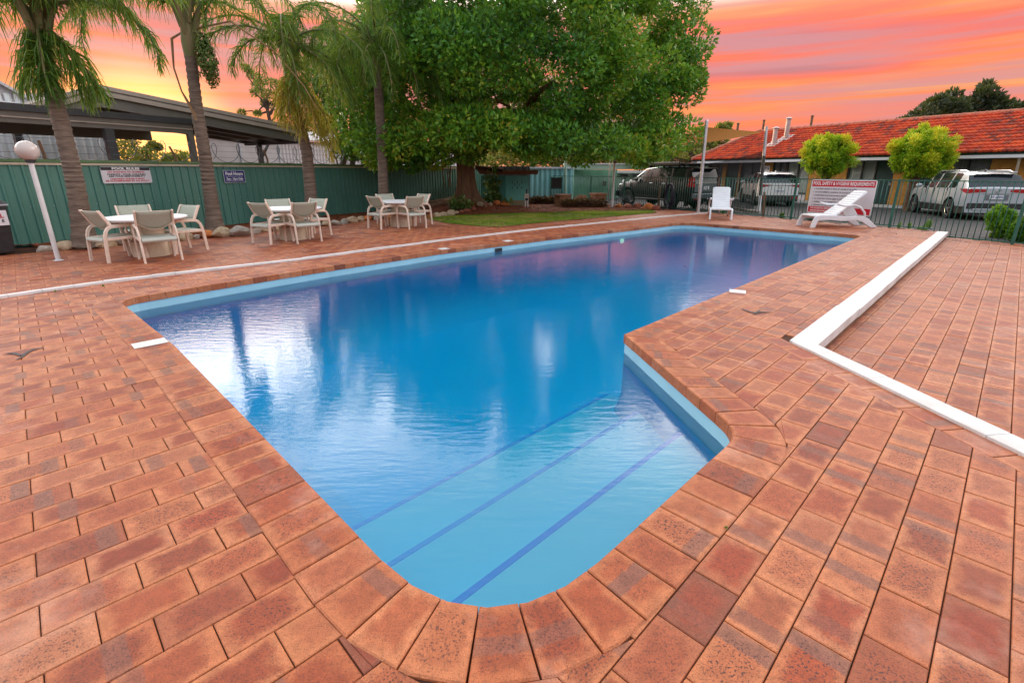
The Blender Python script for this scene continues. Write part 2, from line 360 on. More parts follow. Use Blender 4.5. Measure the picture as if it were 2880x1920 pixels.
def text_obj(name, body, size, origin, right, up, mat, parent, sx=1.0, bold=0.0, align='CENTER', push=.003, shear=0):
    cu = bpy.data.curves.new('t', 'FONT'); cu.body = body; cu.size = size; cu.align_x = align; cu.align_y = 'CENTER'; cu.offset = bold; cu.shear = shear; cu.resolution_u = 3
    o = bpy.data.objects.new('t', cu); COL.objects.link(o)
    dg = bpy.context.evaluated_depsgraph_get(); me = bpy.data.meshes.new_from_object(o.evaluated_get(dg))
    bpy.data.objects.remove(o); me.name = name
    right = Vector(right).normalized(); up = Vector(up).normalized(); nrm = right.cross(up)
    og = Vector(origin) + nrm * push
    for v in me.vertices: v.co = og + right * v.co.x * sx + up * v.co.y
    me.materials.clear(); me.materials.append(mat)
    return link_mesh(name, me, parent)
# ================================================================== polygons
def inpoly(x, y, poly):
    c = False; n = len(poly); j = n - 1
    for i in range(n):
        xi, yi = poly[i][0], poly[i][1]; xj, yj = poly[j][0], poly[j][1]
        if (yi > y) != (yj > y) and x < (xj - xi) * (y - yi) / (yj - yi) + xi: c = not c
        j = i
    return c
def clip_half(poly, p, q, keep_left=True):
    out = []; s = 1 if keep_left else -1
    side = lambda a: s * ((q[0] - p[0]) * (a[1] - p[1]) - (q[1] - p[1]) * (a[0] - p[0]))
    n = len(poly)
    for i in range(n):
        a, b = poly[i], poly[(i + 1) % n]; sa, sb = side(a), side(b)
        if sa >= 0: out.append(a)
        if (sa >= 0) != (sb >= 0):
            t = sa / (sa - sb); out.append((a[0] + (b[0] - a[0]) * t, a[1] + (b[1] - a[1]) * t))
    return out
def parea(p): return .5 * sum(p[i][0] * p[(i + 1) % len(p)][1] - p[(i + 1) % len(p)][0] * p[i][1] for i in range(len(p)))
def rounded(ctrl, k=6):
    out = []; n = len(ctrl)
    for i, (u, v, r) in enumerate(ctrl):
        if r <= 0: out.append((u, v)); continue
        a = Vector(ctrl[i - 1][:2]) - Vector((u, v)); b = Vector(ctrl[(i + 1) % n][:2]) - Vector((u, v)); c = Vector((u, v))
        a.normalize(); b.normalize(); p0, p1 = c + a * r, c + b * r
        for j in range(k + 1):
            t = j / k; q = p0 * (1 - t) ** 2 + c * (2 * t * (1 - t)) + p1 * t ** 2; out.append((q.x, q.y))
    return out
def offset(poly, d):
    n = len(poly); out = []
    for i in range(n):
        a, b, c = Vector(poly[i - 1]), Vector(poly[i]), Vector(poly[(i + 1) % n])
        e1 = (b - a).normalized(); e2 = (c - b).normalized(); n1_ = Vector((e1.y, -e1.x)); n2_ = Vector((e2.y, -e2.x)); m = n1_ + n2_
        m = m / max(m.length_squared / 2, .35); out.append((b.x + m.x * d, b.y + m.y * d))
    return out
POOL = rounded([(.74, .877, .62), (2.80, .872, .20), (3.90, 2.40, 0), (14.66, 2.50, .35), (14.66, 7.22, .65), (12.0, 7.45, 0), (8.8, 7.78, 0),
                (5.74, 7.92, 0), (3.42, 7.82, 0), (1.75, 7.66, 0), (.62, 7.50, .28), (.735, 5.1, 0), (.742, 3.0, 0)])
COPW = .285
POUT = offset(POOL, COPW); PIN = offset(POUT, -.25)
def sheet(name, outer, holes, z, mat, label=None):
    loops = [[Vector((p[0], p[1], 0)) for p in outer]] + [[Vector((p[0], p[1], 0)) for p in h] for h in holes]
    allv = [p for l in loops for p in l]; tris = tessellate_polygon(loops)
    mb = MB(); fs = []
    for t in tris:
        a, b, c = (allv[i] for i in t)
        fs.append(t if (b - a).cross(c - a).z > 0 else t[::-1])
    mb.add([(p.x, p.y, z) for p in allv], fs)
    o = mb.build(name, mat); tag(o, kind='structure'); return o
W2 = lambda poly: [UV(*p)[:2] for p in poly]

# ------------------------------------------------------------------ ground to the horizon, with the hole the pool sits in
hole = W2([(.2, .4), (15.2, .4), (15.2, 8.4), (.2, 8.4)])
sheet('ground', [(-900, -300), (900, -300), (900, 1500), (-900, 1500)], [hole], -.19, M['ground'])
# asphalt car park
FN0, FN1 = Vector((11.15, 12.9)), Vector((2.2, 28.5))          # pool fence line
fd = (FN1 - FN0).normalized(); fnr = Vector((fd.y, -fd.x))      # towards the car park
pk = [FN0 - fd * 9 + fnr * .55, FN0 - fd * 9 + fnr * 40, FN1 + fd * 25 + fnr * 34, FN1 + fd * 25 + fnr * .8, FN1 + fnr * 1.2]
sheet('car_park', [tuple(p) for p in pk], [], -.155, M['asphalt'])
# deck bed (sand joints) with a hole for the pool
HW_ = .185; KC = (4.80, 1.20); K2E = (2.28, -2.20); K1E = (16.95, 1.30)
_d = (Vector(KC) - Vector(K2E)).normalized(); _n = Vector((-_d.y, _d.x)) * (HW_ + .002); K2o = tuple(Vector(K2E) + _n); KCo = tuple(Vector(KC) + _n)
sandm = pmat('joint_sand', (.105, .045, .028), (.06, .028, .02), 5, .95, spec=.1)
fsb = lambda p: toUV(p)
D0 = toUV(FN0 + fnr * .05); D1 = toUV(FN1 + fnr * .05)
deckpoly = [(-6.5, -3.2), (1.5, -3.25), K2E, KC, K1E, (17.3, 1.3), D1, (18, 30), (-2, 17), (-6.5, 15)]
deck = sheet('pool_deck', W2(deckpoly), [W2(POUT)], -.010, sandm)
terrpoly = [K2E, (1.5, -3.25), (1.5, -7), (12, -7), toUV(FN0 - fd * 9 + fnr * .4), toUV(FN0 + fnr * .4), K1E, KC]
terrace = sheet('lower_terrace', W2(terrpoly)[::-1] if parea(terrpoly) < 0 else W2(terrpoly), [], -.164, sandm)

# ------------------------------------------------------------------ paver material
def paver_material(name, tint=(1, 1, 1)):
    m, t, b = base_mat(name); nd = t.nodes
    at = nd.new('ShaderNodeAttribute'); at.attribute_name = 'bl'
    sx = nd.new('ShaderNodeSeparateXYZ'); t.links.new(at.outputs['Vector'], sx.inputs[0])
    tcn = nd.new('ShaderNodeTexCoord')
    geo = nd.new('ShaderNodeNewGeometry')
    def noise(sc, det=3, vec=geo.outputs['Position'], rough=.5):
        n_ = nd.new('ShaderNodeTexNoise'); n_.inputs['Scale'].default_value = sc; n_.inputs['Detail'].default_value = det; n_.inputs['Roughness'].default_value = rough; t.links.new(vec, n_.inputs['Vector']); return n_.outputs['Fac']
    m2 = lambda op, a, c=None, cl=False: mth(op, a, c, t, cl)
    ax, ay = m2('ABSOLUTE', sx.outputs[0]), m2('ABSOLUTE', sx.outputs[1]); rn = sx.outputs[2]
    wob = m2('MULTIPLY', m2('SUBTRACT', noise(9), .5), .75)
    wob2 = m2('MULTIPLY', m2('SUBTRACT', noise(34), .5), .35)
    dist = m2('ADD', m2('ADD', m2('MAXIMUM', ax, ay), wob), wob2)
    core = nd.new('ShaderNodeMapRange'); core.interpolation_type = 'SMOOTHSTEP'; core.inputs[1].default_value = .98; core.inputs[2].default_value = .48; t.links.new(dist, core.inputs[0])
    r1 = m2('FRACT', m2('MULTIPLY', rn, 7.31)); r2 = m2('FRACT', m2('MULTIPLY', rn, 13.77)); r3 = m2('FRACT', m2('MULTIPLY', rn, 29.3)); r4 = m2('FRACT', m2('MULTIPLY', rn, 53.9))
    has_core = m2('MULTIPLY', core.outputs[0], m2('ADD', m2('MULTIPLY', r4, .62), .33))
    base = ramp(rn, [(0, (.43, .138, .054)), (.3, (.50, .178, .076)), (.55, (.39, .105, .039)), (.8, (.50, .190, .090)), (.93, (.32, .086, .036)), (1, (.21, .064, .035))], t)
    corec = ramp(r3, [(0, (.29, .042, .015)), (.5, (.21, .036, .015)), (1, (.32, .060, .021))], t)
    col = mixc(has_core, base.outputs[0], corec.outputs[0], t)
    # stacking bands from the kiln
    bd = m2('ABSOLUTE', m2('SUBTRACT', sx.outputs[0], m2('SUBTRACT', m2('MULTIPLY', r1, 1.5), .75)))
    bd = m2('ADD', bd, m2('MULTIPLY', wob2, .35))
    band = nd.new('ShaderNodeMapRange'); band.interpolation_type = 'SMOOTHSTEP'; band.inputs[1].default_value = .27; band.inputs[2].default_value = .20; t.links.new(bd, band.inputs[0])
    bf = m2('MULTIPLY', band.outputs[0], m2('MULTIPLY', m2('GREATER_THAN', r2, .52), m2('ADD', m2('MULTIPLY', r3, .5), .3)))
    col = mixc(bf, col, (.20, .085, .06), t)
    # grain of the clay face
    gr = nd.new('ShaderNodeMapRange'); gr.inputs[1].default_value = .30; gr.inputs[2].default_value = .70; gr.inputs[3].default_value = .68; gr.inputs[4].default_value = 1.30; t.links.new(noise(210, 4, rough=.75), gr.inputs[0])
    gc = nd.new('ShaderNodeCombineXYZ'); [t.links.new(gr.outputs[0], gc.inputs[i_]) for i_ in range(3)]
    col = mixc(1.0, col, gc.outputs[0], t, 'MULTIPLY')
    gw = nd.new('ShaderNodeMapRange'); gw.inputs[1].default_value = .35; gw.inputs[2].default_value = .7; gw.inputs[3].default_value = .82; gw.inputs[4].default_value = 1.16; t.links.new(noise(22, 5, rough=.65), gw.inputs[0])
    gc2 = nd.new('ShaderNodeCombineXYZ'); [t.links.new(gw.outputs[0], gc2.inputs[i_]) for i_ in range(3)]
    col = mixc(1.0, col, gc2.outputs[0], t, 'MULTIPLY')
    # iron speckle, thicker in the core
    sp = nd.new('ShaderNodeMapRange'); sp.inputs[1].default_value = .59; sp.inputs[2].default_value = .63; t.links.new(noise(190, 2), sp.inputs[0])
    sp2 = nd.new('ShaderNodeMapRange'); sp2.inputs[1].default_value = .57; sp2.inputs[2].default_value = .61; t.links.new(noise(110, 2), sp2.inputs[0])
    spf = m2('ADD', m2('MULTIPLY', sp.outputs[0], .55), m2('MULTIPLY', m2('MULTIPLY', sp2.outputs[0], core.outputs[0]), m2('MULTIPLY', r1, 1.0)), True)
    col = mixc(m2('MULTIPLY', spf, .92), col, (.055, .025, .022), t)
    # pale lime bloom in patches
    bl = nd.new('ShaderNodeMapRange'); bl.inputs[1].default_value = .56; bl.inputs[2].default_value = .72; t.links.new(noise(1.3, 5, rough=.7), bl.inputs[0])
    col = mixc(m2('MULTIPLY', bl.outputs[0], .30), col, (.62, .40, .32), t)
    drt = nd.new('ShaderNodeMapRange'); drt.inputs[1].default_value = .55; drt.inputs[2].default_value = .75; t.links.new(noise(.55, 4), drt.inputs[0])
    col = mixc(m2('MULTIPLY', drt.outputs[0], .25), col, (.24, .10, .06), t)
    col = mixc(1.0, col, tint, t, 'MULTIPLY')
    t.links.new(col, b.inputs['Base Color']); b.inputs['Roughness'].default_value = .60; b.inputs['Specular IOR Level'].default_value = .28
    bp = nd.new('ShaderNodeBump'); bp.inputs['Strength'].default_value = .35; bp.inputs['Distance'].default_value = .004
    t.links.new(noise(120, 4), bp.inputs['Height']); t.links.new(bp.outputs[0], b.inputs['Normal'])
    return m
M['paver'] = paver_material('clay_paver')
M['slab'] = paver_material('worn_slab', (.98, 1.0, 1.05))

def paver_geo(poly, z, th, cen, ex, ey, rnd, bev=.0035, drop=.003):
    """chamfered piece; poly in pool coordinates, cen/ex/ey the local brick frame for the stain pattern"""
    n = len(poly); c = (sum(p[0] for p in poly) / n, sum(p[1] for p in poly) / n); vs, at = [], []
    for lvl in range(3):
        for p in poly:
            if lvl == 0:
                d = Vector((c[0] - p[0], c[1] - p[1])); l = d.length; k = min(bev * 1.4 / max(l, 1e-6), .4); q = (p[0] + d.x * k, p[1] + d.y * k); zz = z
            else: q = p; zz = z - drop if lvl == 1 else z - th
            vs.append(UV(q[0], q[1], zz))
            dx, dy = q[0] - cen[0], q[1] - cen[1]
            at.append(((dx * ex[0] + dy * ex[1]) / ex[2], (dx * ey[0] + dy * ey[1]) / ey[2], rnd))
    fs = [tuple(range(n))]
    for l in (0, 1): fs += [(l * n + i, (l + 1) * n + i, (l + 1) * n + (i + 1) % n, l * n + (i + 1) % n) for i in range(n)]
    return vs, fs, at
class Pieces:
    def __init__(s): s.L = []
    def add(s, geo):
        pr = [PROJ(v) for v in geo[0][:len(geo[1][0])]]
        vis = 0.0
        if all(pr) and any(0 <= x <= 2880 and 0 <= y <= 1920 for x, y in pr): vis = abs(parea(pr))
        s.L.append((vis, geo))
    def emit(s, name, mat, parent, limit=300, rest=True):
        s.L.sort(key=lambda a: -a[0])
        for _, (vs, fs, at) in s.L[:limit]:
            c = sum((Vector(v) for v in vs), Vector()) / len(vs)
            me = MB().add([Vector(v) - c for v in vs], fs).mesh(name, mat)
            a_ = me.attributes.new('bl', 'FLOAT_VECTOR', 'POINT'); a_.data.foreach_set('vector', np.asarray(at, 'f').ravel())
            link_mesh(name, me, parent, c - WOFF[parent.name])
        if len(s.L) > limit and rest:
            mb = MB(); at_all = []
            for _, (vs, fs, at) in s.L[limit:]: mb.add(vs, fs); at_all += at
            o = mb.build(name + '_field', mat, parent, world=True, attr={'bl': at_all}); tag(o, kind='stuff')

def near_clip(poly, ring):
    """cut a convex piece by the ring edges that cross it; returns the parts that lie outside the ring"""
    xs = [p[0] for p in poly]; ys = [p[1] for p in poly]; x0, x1, y0, y1 = min(xs), max(xs), min(ys), max(ys)
    ins = [inpoly(p[0], p[1], ring) for p in poly]; n = len(ring); cuts = []; T_ = np.linspace(0, 1, 60)
    for i in range(n):
        a, b = ring[i], ring[(i + 1) % n]
        if max(a[0], b[0]) < x0 or min(a[0], b[0]) > x1 or max(a[1], b[1]) < y0 or min(a[1], b[1]) > y1: continue
        if any(inpoly(a[0] + (b[0] - a[0]) * k, a[1] + (b[1] - a[1]) * k, poly) for k in T_): cuts.append((a, b))
    if not cuts: return [] if all(ins) else [poly]
    def reflex(c0, c1):
        return (c0[1][0] - c0[0][0]) * (c1[1][1] - c1[0][1]) - (c0[1][1] - c0[0][1]) * (c1[1][0] - c1[0][0]) < -1e-6
    if any(reflex(cuts[i], cuts[i + 1]) for i in range(len(cuts) - 1)):
        for a, b in cuts:
            poly = clip_half(poly, a, b, keep_left=False)
            if len(poly) < 3: return []
        return [poly]
    out = []; cur = poly
    for a, b in cuts:
        q = clip_half(cur, a, b, keep_left=False)
        if len(q) > 2 and abs(parea(q)) > .0012: out.append(q)
        cur = clip_half(cur, a, b, keep_left=True)
        if len(cur) < 3: break
    return out

BL, BW, GP = .285, .178, .0022
def seen(u, v, z=0):
    p = UV(u, v, z)
    if p.y < .25: return False
    q = PROJ(p)
    return q is not None and -750 < q[0] < 3600 and q[1] < 2500
# slab-paved patch under the tables
S_A = toUV(G(121, 719)); S_B = toUV(G(206, 778)); S_F = 9.78
slabring = [(S_A[0], 14.5), (S_A[0] + .06, S_F), (20, S_F + .9), (20, 25), (S_A[0], 25)]
sl_front = ((S_A[0] - .1, S_F), (13.0, 12.05))
LAWN = [G(1196, 608), G(1212, 619), G(1260, 629), G(1347, 637), G(1410, 639), G(1480, 631), G(1600, 620), G(1720, 610), G(1846, 599), G(1838, 593), G(1700, 594), G(1620, 596), G(1560, 600), G(1440, 602), G(1330, 606), G(1260, 609)]
lawn2 = [(p.x, p.y) for p in LAWN]
pieces = Pieces(); terr = Pieces()
for j in range(-30, 100):
    v0 = j * BW + .053
    for i in range(-28, 80):
        u0 = i * BL + .17 + (BL / 2 if j % 2 else 0)
        uc, vc = u0 + BL / 2, v0 + BW / 2
        on_t = (vc < 1.24 and uc > KC[0]) or ((uc - K2E[0]) * (KC[1] - K2E[1]) - (vc - K2E[1]) * (KC[0] - K2E[0]) > 0 and vc < KC[1])
        rect = [(u0 + GP, v0 + GP), (u0 + BL - GP, v0 + GP), (u0 + BL - GP, v0 + BW - GP), (u0 + GP, v0 + BW - GP)]
        if not seen(uc, vc): continue
        rnd = random.random()
        if not on_t or (vc < 1.4):
            wp = UV(uc, vc)
            ok = not (on_t and vc < KC[1] - .1 and uc > KC[0]); q = rect
            if inpoly(uc, vc, PIN): ok = False
            if wp.y * 0 + (wp.xy - FN0).dot(fnr) > -.02 or vc > 13.2 - .0 * uc: ok = False
            if ok and inpoly(wp.x, wp.y, lawn2) and all(inpoly(*UV(*p)[:2], lawn2) for p in rect): ok = False
            if ok:
                if vc > KC[1] + .05 or uc > KC[0] + .2: q = clip_half(q, KC, K1E, True) if uc > KC[0] - .4 else q
                else: q = clip_half(q, K2o, KCo, True)
                if len(q) > 2 and vc > S_F - .6 and uc > S_A[0] - BL:
                    qa = clip_half(q, *sl_front, keep_left=False)
                    qb = clip_half(q, (S_A[0], 0), (S_A[0], 1), keep_left=True)
                    q = qa if len(qa) > 2 and abs(parea(qa)) > 1e-3 else qb
                for q in (near_clip(q, POUT) if len(q) > 2 else []):
                    if abs(parea(q)) > .0012:
                        pieces.add(paver_geo(q, random.gauss(0, .001), .05, (uc, vc), (1, 0, BL / 2), (0, 1, BW / 2), rnd))
        if on_t or vc < 1.4:
            p = UV(uc, vc)
            if (p.xy - FN0).dot(fnr) > .3: continue
            q = clip_half(rect, K2E, KC, False) if vc < KC[1] and uc < KC[0] + .3 else rect
            if len(q) > 2 and uc > KC[0] - .3: q = clip_half(q, (KC[0], KC[1] - .12), (K1E[0], K1E[1] - .12), False)
            if len(q) > 2 and abs(parea(q)) > .003 and on_t:
                terr.add(paver_geo(q, -.15 + random.gauss(0, .0012), .05, (uc, vc), (1, 0, BL / 2), (0, 1, BW / 2), rnd))
_L = (Vector(KC) - Vector(K2E)).length + .16; _k = round(_L / .285)
for i in range(_k):
    a = Vector(K2E) + _d * (_L * i / _k + .003); b = Vector(K2E) + _d * (_L * (i + 1) / _k - .003); n0 = _n.normalized() * .003; n1_ = _n.normalized() * HW_
    q = [tuple(x) for x in (a + n0, b + n0, b + n1_, a + n1_)]; q = q if parea(q) > 0 else q[::-1]; cc = (a + b) / 2 + n1_ * .5
    pieces.add(paver_geo(q, 0, .05, tuple(cc), (_d.x, _d.y, .142), (-_d.y, _d.x, .09), random.random()))
pieces.emit('paver', M['paver'], deck, 300)
terr.emit('paver', M['paver'], terrace, 300)
# slabs under the tables
slabs = Pieces(); SL, SW = .62, .40
for j in range(0, 24):
    for i in range(0, 24):
        u0 = S_A[0] + i * SL + (SL / 2 if j % 2 else 0) - SL / 2; v0 = S_F + j * SW - .3
        rect = [(u0 + .003, v0 + .003), (u0 + SL - .003, v0 + .003), (u0 + SL - .003, v0 + SW - .003), (u0 + .003, v0 + SW - .003)]
        q = clip_half(rect, *sl_front, keep_left=True)
        if len(q) > 2: q = clip_half(q, (S_A[0], 0), (S_A[0], 1), keep_left=False)
        if len(q) < 3 or abs(parea(q)) < .01 or not seen(u0, v0): continue
        w_ = UV(u0 + SL / 2, v0 + SW / 2)
        if all(inpoly(*UV(*p)[:2], lawn2) for p in rect) or w_.y > 21.5: continue
        slabs.add(paver_geo(q, random.gauss(-.001, .0008), .05, (u0 + SL / 2, v0 + SW / 2), (1, 0, SL / 2), (0, 1, SW / 2), random.random()))
slabs.emit('slab', M['slab'], deck, 300)

# ------------------------------------------------------------------ pool
m_, t_, b_ = base_mat('pool_paint'); M['pool_paint'] = m_
M['pool_paint'] = pmat('pool_paint_blue', (.012, .63, 1.0), (.01, .59, .99), 1.2, .5)
M['pool_band'] = pmat('pool_waterline_band', (.36, .62, .72), (.30, .55, .66), 3, .4)
M['step_edge_pale'] = pmat('step_edge_pale', (.01, .46, .98), (.01, .42, .96), 5, .4)
M['step_paint'] = pmat('step_paint', (.12, .72, 1.0), (.10, .68, .99), 1.2, .5)
M['step_edge'] = pmat('step_edge_blue', (.005, .36, .97), (.005, .33, .95), 5, .4)
inner = offset(POOL, .012); FLOOR = -1.35
mb = MB(); n = len(inner)
rings = [(.012, -.30), (.012, -.62), (-.05, -.85), (-.20, -1.08), (-.45, -1.25), (-.85, -1.36)]
mb.grid([[UV(p[0], p[1], z) for p in offset(POOL, d_)] for d_, z in rings][::-1], closed=True)
basin = mb.build('pool_basin', M['pool_paint'], smooth=True); tag(basin, kind='structure')
fl = sheet('pool_floor', W2(offset(POOL, -.70)), [], FLOOR, M['pool_paint'])
mb = MB(); mb.add([UV(p[0], p[1], -.04) for p in inner] + [UV(p[0], p[1], -.30) for p in inner], [(i, n + i, n + (i + 1) % n, (i + 1) % n)[::-1] for i in range(n)])
mb.build('waterline_band', M['pool_band'], basin, world=True)
for k, (vv, zz) in enumerate(((1.44, -.40), (2.05, -.60), (2.72, -.82))):
    mb = MB(); q = [UV(*p) for p in ((.70, .80), (4.15, .80), (4.15, vv), (.70, vv))]; mb.prism(q, FLOOR - .05 - .01 * k, zz)
    st = mb.build('step', M['step_paint'], basin, world=True)
    mb = MB(); q = [UV(*p) for p in ((.71, vv - .03), (4.14, vv - .03), (4.14, vv + .006), (.71, vv + .006))]; mb.prism(q, zz - .06, zz + .004)
    mb.build('step_edge', M['step_edge'] if k == 0 else M['step_edge_pale'], st, world=True)
# water
m_, t_, b_ = base_mat('pool_water'); M['water'] = m_; nd = t_.nodes; nd.remove(b_)
geo = nd.new('ShaderNodeNewGeometry')
mp_ = nd.new('ShaderNodeMapping'); mp_.inputs['Scale'].default_value = (3.2, 12, 5); mp_.inputs['Rotation'].default_value = (0, 0, R(4)); t_.links.new(geo.outputs['Position'], mp_.inputs[0])
wn = nd.new('ShaderNodeTexNoise'); wn.inputs['Scale'].default_value = 1.6; wn.inputs['Detail'].default_value = 4; wn.inputs['Roughness'].default_value = .55; t_.links.new(mp_.outputs[0], wn.inputs['Vector'])
bp_ = nd.new('ShaderNodeBump'); bp_.inputs['Strength'].default_value = .11; bp_.inputs['Distance'].default_value = .02; t_.links.new(wn.outputs['Fac'], bp_.inputs['Height'])
fr = nd.new('ShaderNodeFresnel'); fr.inputs['IOR'].default_value = 1.52; t_.links.new(bp_.outputs[0], fr.inputs['Normal'])
gl = nd.new('ShaderNodeBsdfGlossy'); gl.inputs['Roughness'].default_value = .03; t_.links.new(bp_.outputs[0], gl.inputs['Normal'])
tp = nd.new('ShaderNodeBsdfTransparent')
mx = nd.new('ShaderNodeMixShader'); t_.links.new(fr.outputs[0], mx.inputs[0]); t_.links.new(tp.outputs[0], mx.inputs[1]); t_.links.new(gl.outputs[0], mx.inputs[2])
t_.links.new(mx.outputs[0], nd['Material Output'].inputs['Surface'])
va = nd.new('ShaderNodeVolumeAbsorption'); va.inputs['Color'].default_value = (.15, .955, .998, 1); va.inputs['Density'].default_value = .75
t_.links.new(va.outputs[0], nd['Material Output'].inputs['Volume'])
WZ = -.185
loops = [[Vector((p[0], p[1], 0)) for p in offset(POOL, .05)]]; tr_ = tessellate_polygon(loops); n = len(POOL); fs = []
for t3 in tr_:
    a, b, c = (loops[0][i] for i in t3); t3 = t3 if (b - a).cross(c - a).z > 0 else t3[::-1]
    fs += [tuple(t3), tuple(i + n for i in t3[::-1])]
fs += [(n + i, n + (i + 1) % n, (i + 1) % n, i) for i in range(n)]
mb = MB().add([UV(p.x, p.y, WZ) for p in loops[0]] + [UV(p.x, p.y, FLOOR - .1) for p in loops[0]], fs)
wo = mb.build('water', M['water']); tag(wo, kind='structure')
# coping bricks, fanned round the corners
cop = Pieces(); per = [0]
for i in range(len(POOL)): per.append(per[-1] + ((Vector(POOL[(i + 1) % len(POOL)]) - Vector(POOL[i])).length + (Vector(POUT[(i + 1) % len(POOL)]) - Vector(POUT[i])).length) / 2)
def at_len(s_):
    for i in range(len(POOL)):
        if per[i + 1] >= s_:
            t = (s_ - per[i]) / max(per[i + 1] - per[i], 1e-9); j = (i + 1) % len(POOL)
            f = lambda L: (L[i][0] + (L[j][0] - L[i][0]) * t, L[i][1] + (L[j][1] - L[i][1]) * t)
            return f(POOL), f(POUT), i
    return POOL[0], POUT[0], len(POOL) - 1
tot = per[-1]; cnt = round(tot / .189); cuts = [tot * k / cnt for k in range(cnt + 1)]
for k in range(cnt):
    s0, s1 = cuts[k] + .0035, cuts[k + 1] - .0035
    i0, o0, a0 = at_len(s0); i1, o1, a1 = at_len(s1)
    mid = [x for x in range(a0 + 1, a1 + 1)]
    poly = [i0] + [POOL[x % len(POOL)] for x in mid] + [i1] + [o1] + [POUT[x % len(POOL)] for x in mid][::-1] + [o0]
    if parea(poly) < 0: poly = poly[::-1]
    ic = ((i0[0] + i1[0]) / 2, (i0[1] + i1[1]) / 2); oc = ((o0[0] + o1[0]) / 2, (o0[1] + o1[1]) / 2)
    cen = ((ic[0] + oc[0]) / 2, (ic[1] + oc[1]) / 2); e = Vector((oc[0] - ic[0], oc[1] - ic[1])).normalized()
    cop.add(paver_geo(poly, .004 + random.gauss(0, .001), .085, cen, (e.x, e.y, COPW / 2), (-e.y, e.x, .095), random.random(), bev=.006, drop=.005))
cop.emit('coping_brick', M['paver'], basin, 300)
# painted depth markers, skimmer mouth, underwater lamp
for px, py, hw, hl in ((417, 967, .085, .17), (1222, 696, .10, .12), (1370, 669, .10, .13), (2073, 821, .085, .13)):
    c = toUV(G(px, py)); b = min(range(len(POOL)), key=lambda i: (Vector(POOL[i]) - Vector(c)).length)
    kk = min(range(900), key=lambda k: ((Vector(at_len(tot * k / 900)[0]) + Vector(at_len(tot * k / 900)[1])) / 2 - Vector(c)).length)
    i_, o_, _ = at_len(tot * kk / 900); e = (Vector(o_) - Vector(i_)).normalized(); tn = Vector((-e.y, e.x)); i_ = Vector(i_)
    off0 = .012; off1 = off0 + hl * 1.5
    q = [i_ + e * a + tn * b for a, b in ((off0, -hw), (off0, hw), (off1, hw * random.uniform(.8, 1)), (off1, -hw))]
    if parea([tuple(x) for x in q]) < 0: q = q[::-1]
    MB().prism([UV(*x) for x in q], .0045, .011).build('depth_marker', M['white_paint'], basin, world=True)
def wall_at(px, py, z):      # point of the far pool wall under that pixel
    p = G(px, py, z); return Vector(toUV(p))
def far_k(px, z):
    best = None
    for k in range(3000):
        q = at_len(tot * k / 3000)[0]
        if q[1] < 6.8: continue
        d_ = abs(PROJ(UV(q[0], q[1], z))[0] - px)
        if best is None or d_ < best[0]: best = (d_, k)
    return best[1] * 2000 / 3000
k_ = far_k(1402, -.14); i_, o_, _ = at_len(tot * k_ / 2000); e = (Vector(o_) - Vector(i_)).normalized(); tn = Vector((-e.y, e.x)); i_ = Vector(i_)
q = [i_ + e * a + tn * b for a, b in ((-.004, -.10), (-.004, .10), (.03, .10), (.03, -.10))]
if parea([tuple(x) for x in q]) < 0: q = q[::-1]
MB().prism([UV(*x) for x in q], -.182, -.112).build('skimmer_mouth', M['black_plastic'], basin, world=True)
k_ = far_k(1749, -.33); i_, o_, _ = at_len(tot * k_ / 2000); e = (Vector(o_) - Vector(i_)).normalized(); i_ = Vector(i_)
m_, t_, b_ = base_mat('pool_lamp_glow'); b_.inputs['Emission Color'].default_value = (.6, 1, .7, 1); b_.inputs['Emission Strength'].default_value = .7; M['pool_lamp'] = m_
p0 = UV(i_.x - e.x * .03, i_.y - e.y * .03, -.33); ax = UV(e.x, e.y)
mb = MB(); mb.tube([p0 + ax * .05, p0, p0 - ax * .012], [.06, .06, .045], 16); mb.build('pool_lamp', M['pool_lamp'], basin, smooth=True, world=True)

# ------------------------------------------------------------------ white kerbs
def kerb(name, a, b, wdt, z0, z1, label, mat, seg=.6, side=1, jog=.004):
    t = thing(name, label, 'kerb', UV(a[0], a[1], z0)); A_, B_ = Vector(a), Vector(b); L_ = (B_ - A_).length; d = (B_ - A_) / L_; nn = Vector((d.y, -d.x)) * side; k = max(1, round(L_ / seg))
    for i in range(k):
        s0, s1 = L_ * i / k + .001, L_ * (i + 1) / k - .001; j = random.uniform(-jog, jog); zj = random.uniform(-jog, jog) * .5
        q = [A_ + d * s0 + nn * j, A_ + d * s1 + nn * j, A_ + d * s1 + nn * (wdt + j), A_ + d * s0 + nn * (wdt + j)]
        q = [tuple(x) for x in q]; q = q if parea(q) > 0 else q[::-1]
        o = MB().prism([UV(*x) for x in q], z0, z1 + zj).build('kerb_block', mat, t, world=True, bevel=.006)
    return t
kerb('white_kerb', KC, K1E, .22, -.085, .018, 'wide white painted kerb running from the corner to the green picket fence', M['kerb_paint'], seg=.9, jog=.004)
mbk = MB(); q = [(KC[0], KC[1] - .012), (K1E[0], K1E[1] - .012), (K1E[0], K1E[1] - .205), (KC[0], KC[1] - .205)]
mbk.prism([UV(*x) for x in q[::-1]], -.17, -.088); tag(mbk.build('kerb_riser', pmat('kerb_riser_brick', (.20, .085, .04), (.12, .05, .025), 9, .9)), 'dark brick riser under the wide white kerb', 'riser')
kerb('white_kerb', (KC[0] - .02, KC[1] - .02), (K2E[0] - .02, K2E[1]), .17, -.155, .020, 'white painted kerb slanting away from the corner of the wide kerb towards the viewer', M['kerb_paint'], seg=.9, side=-1)
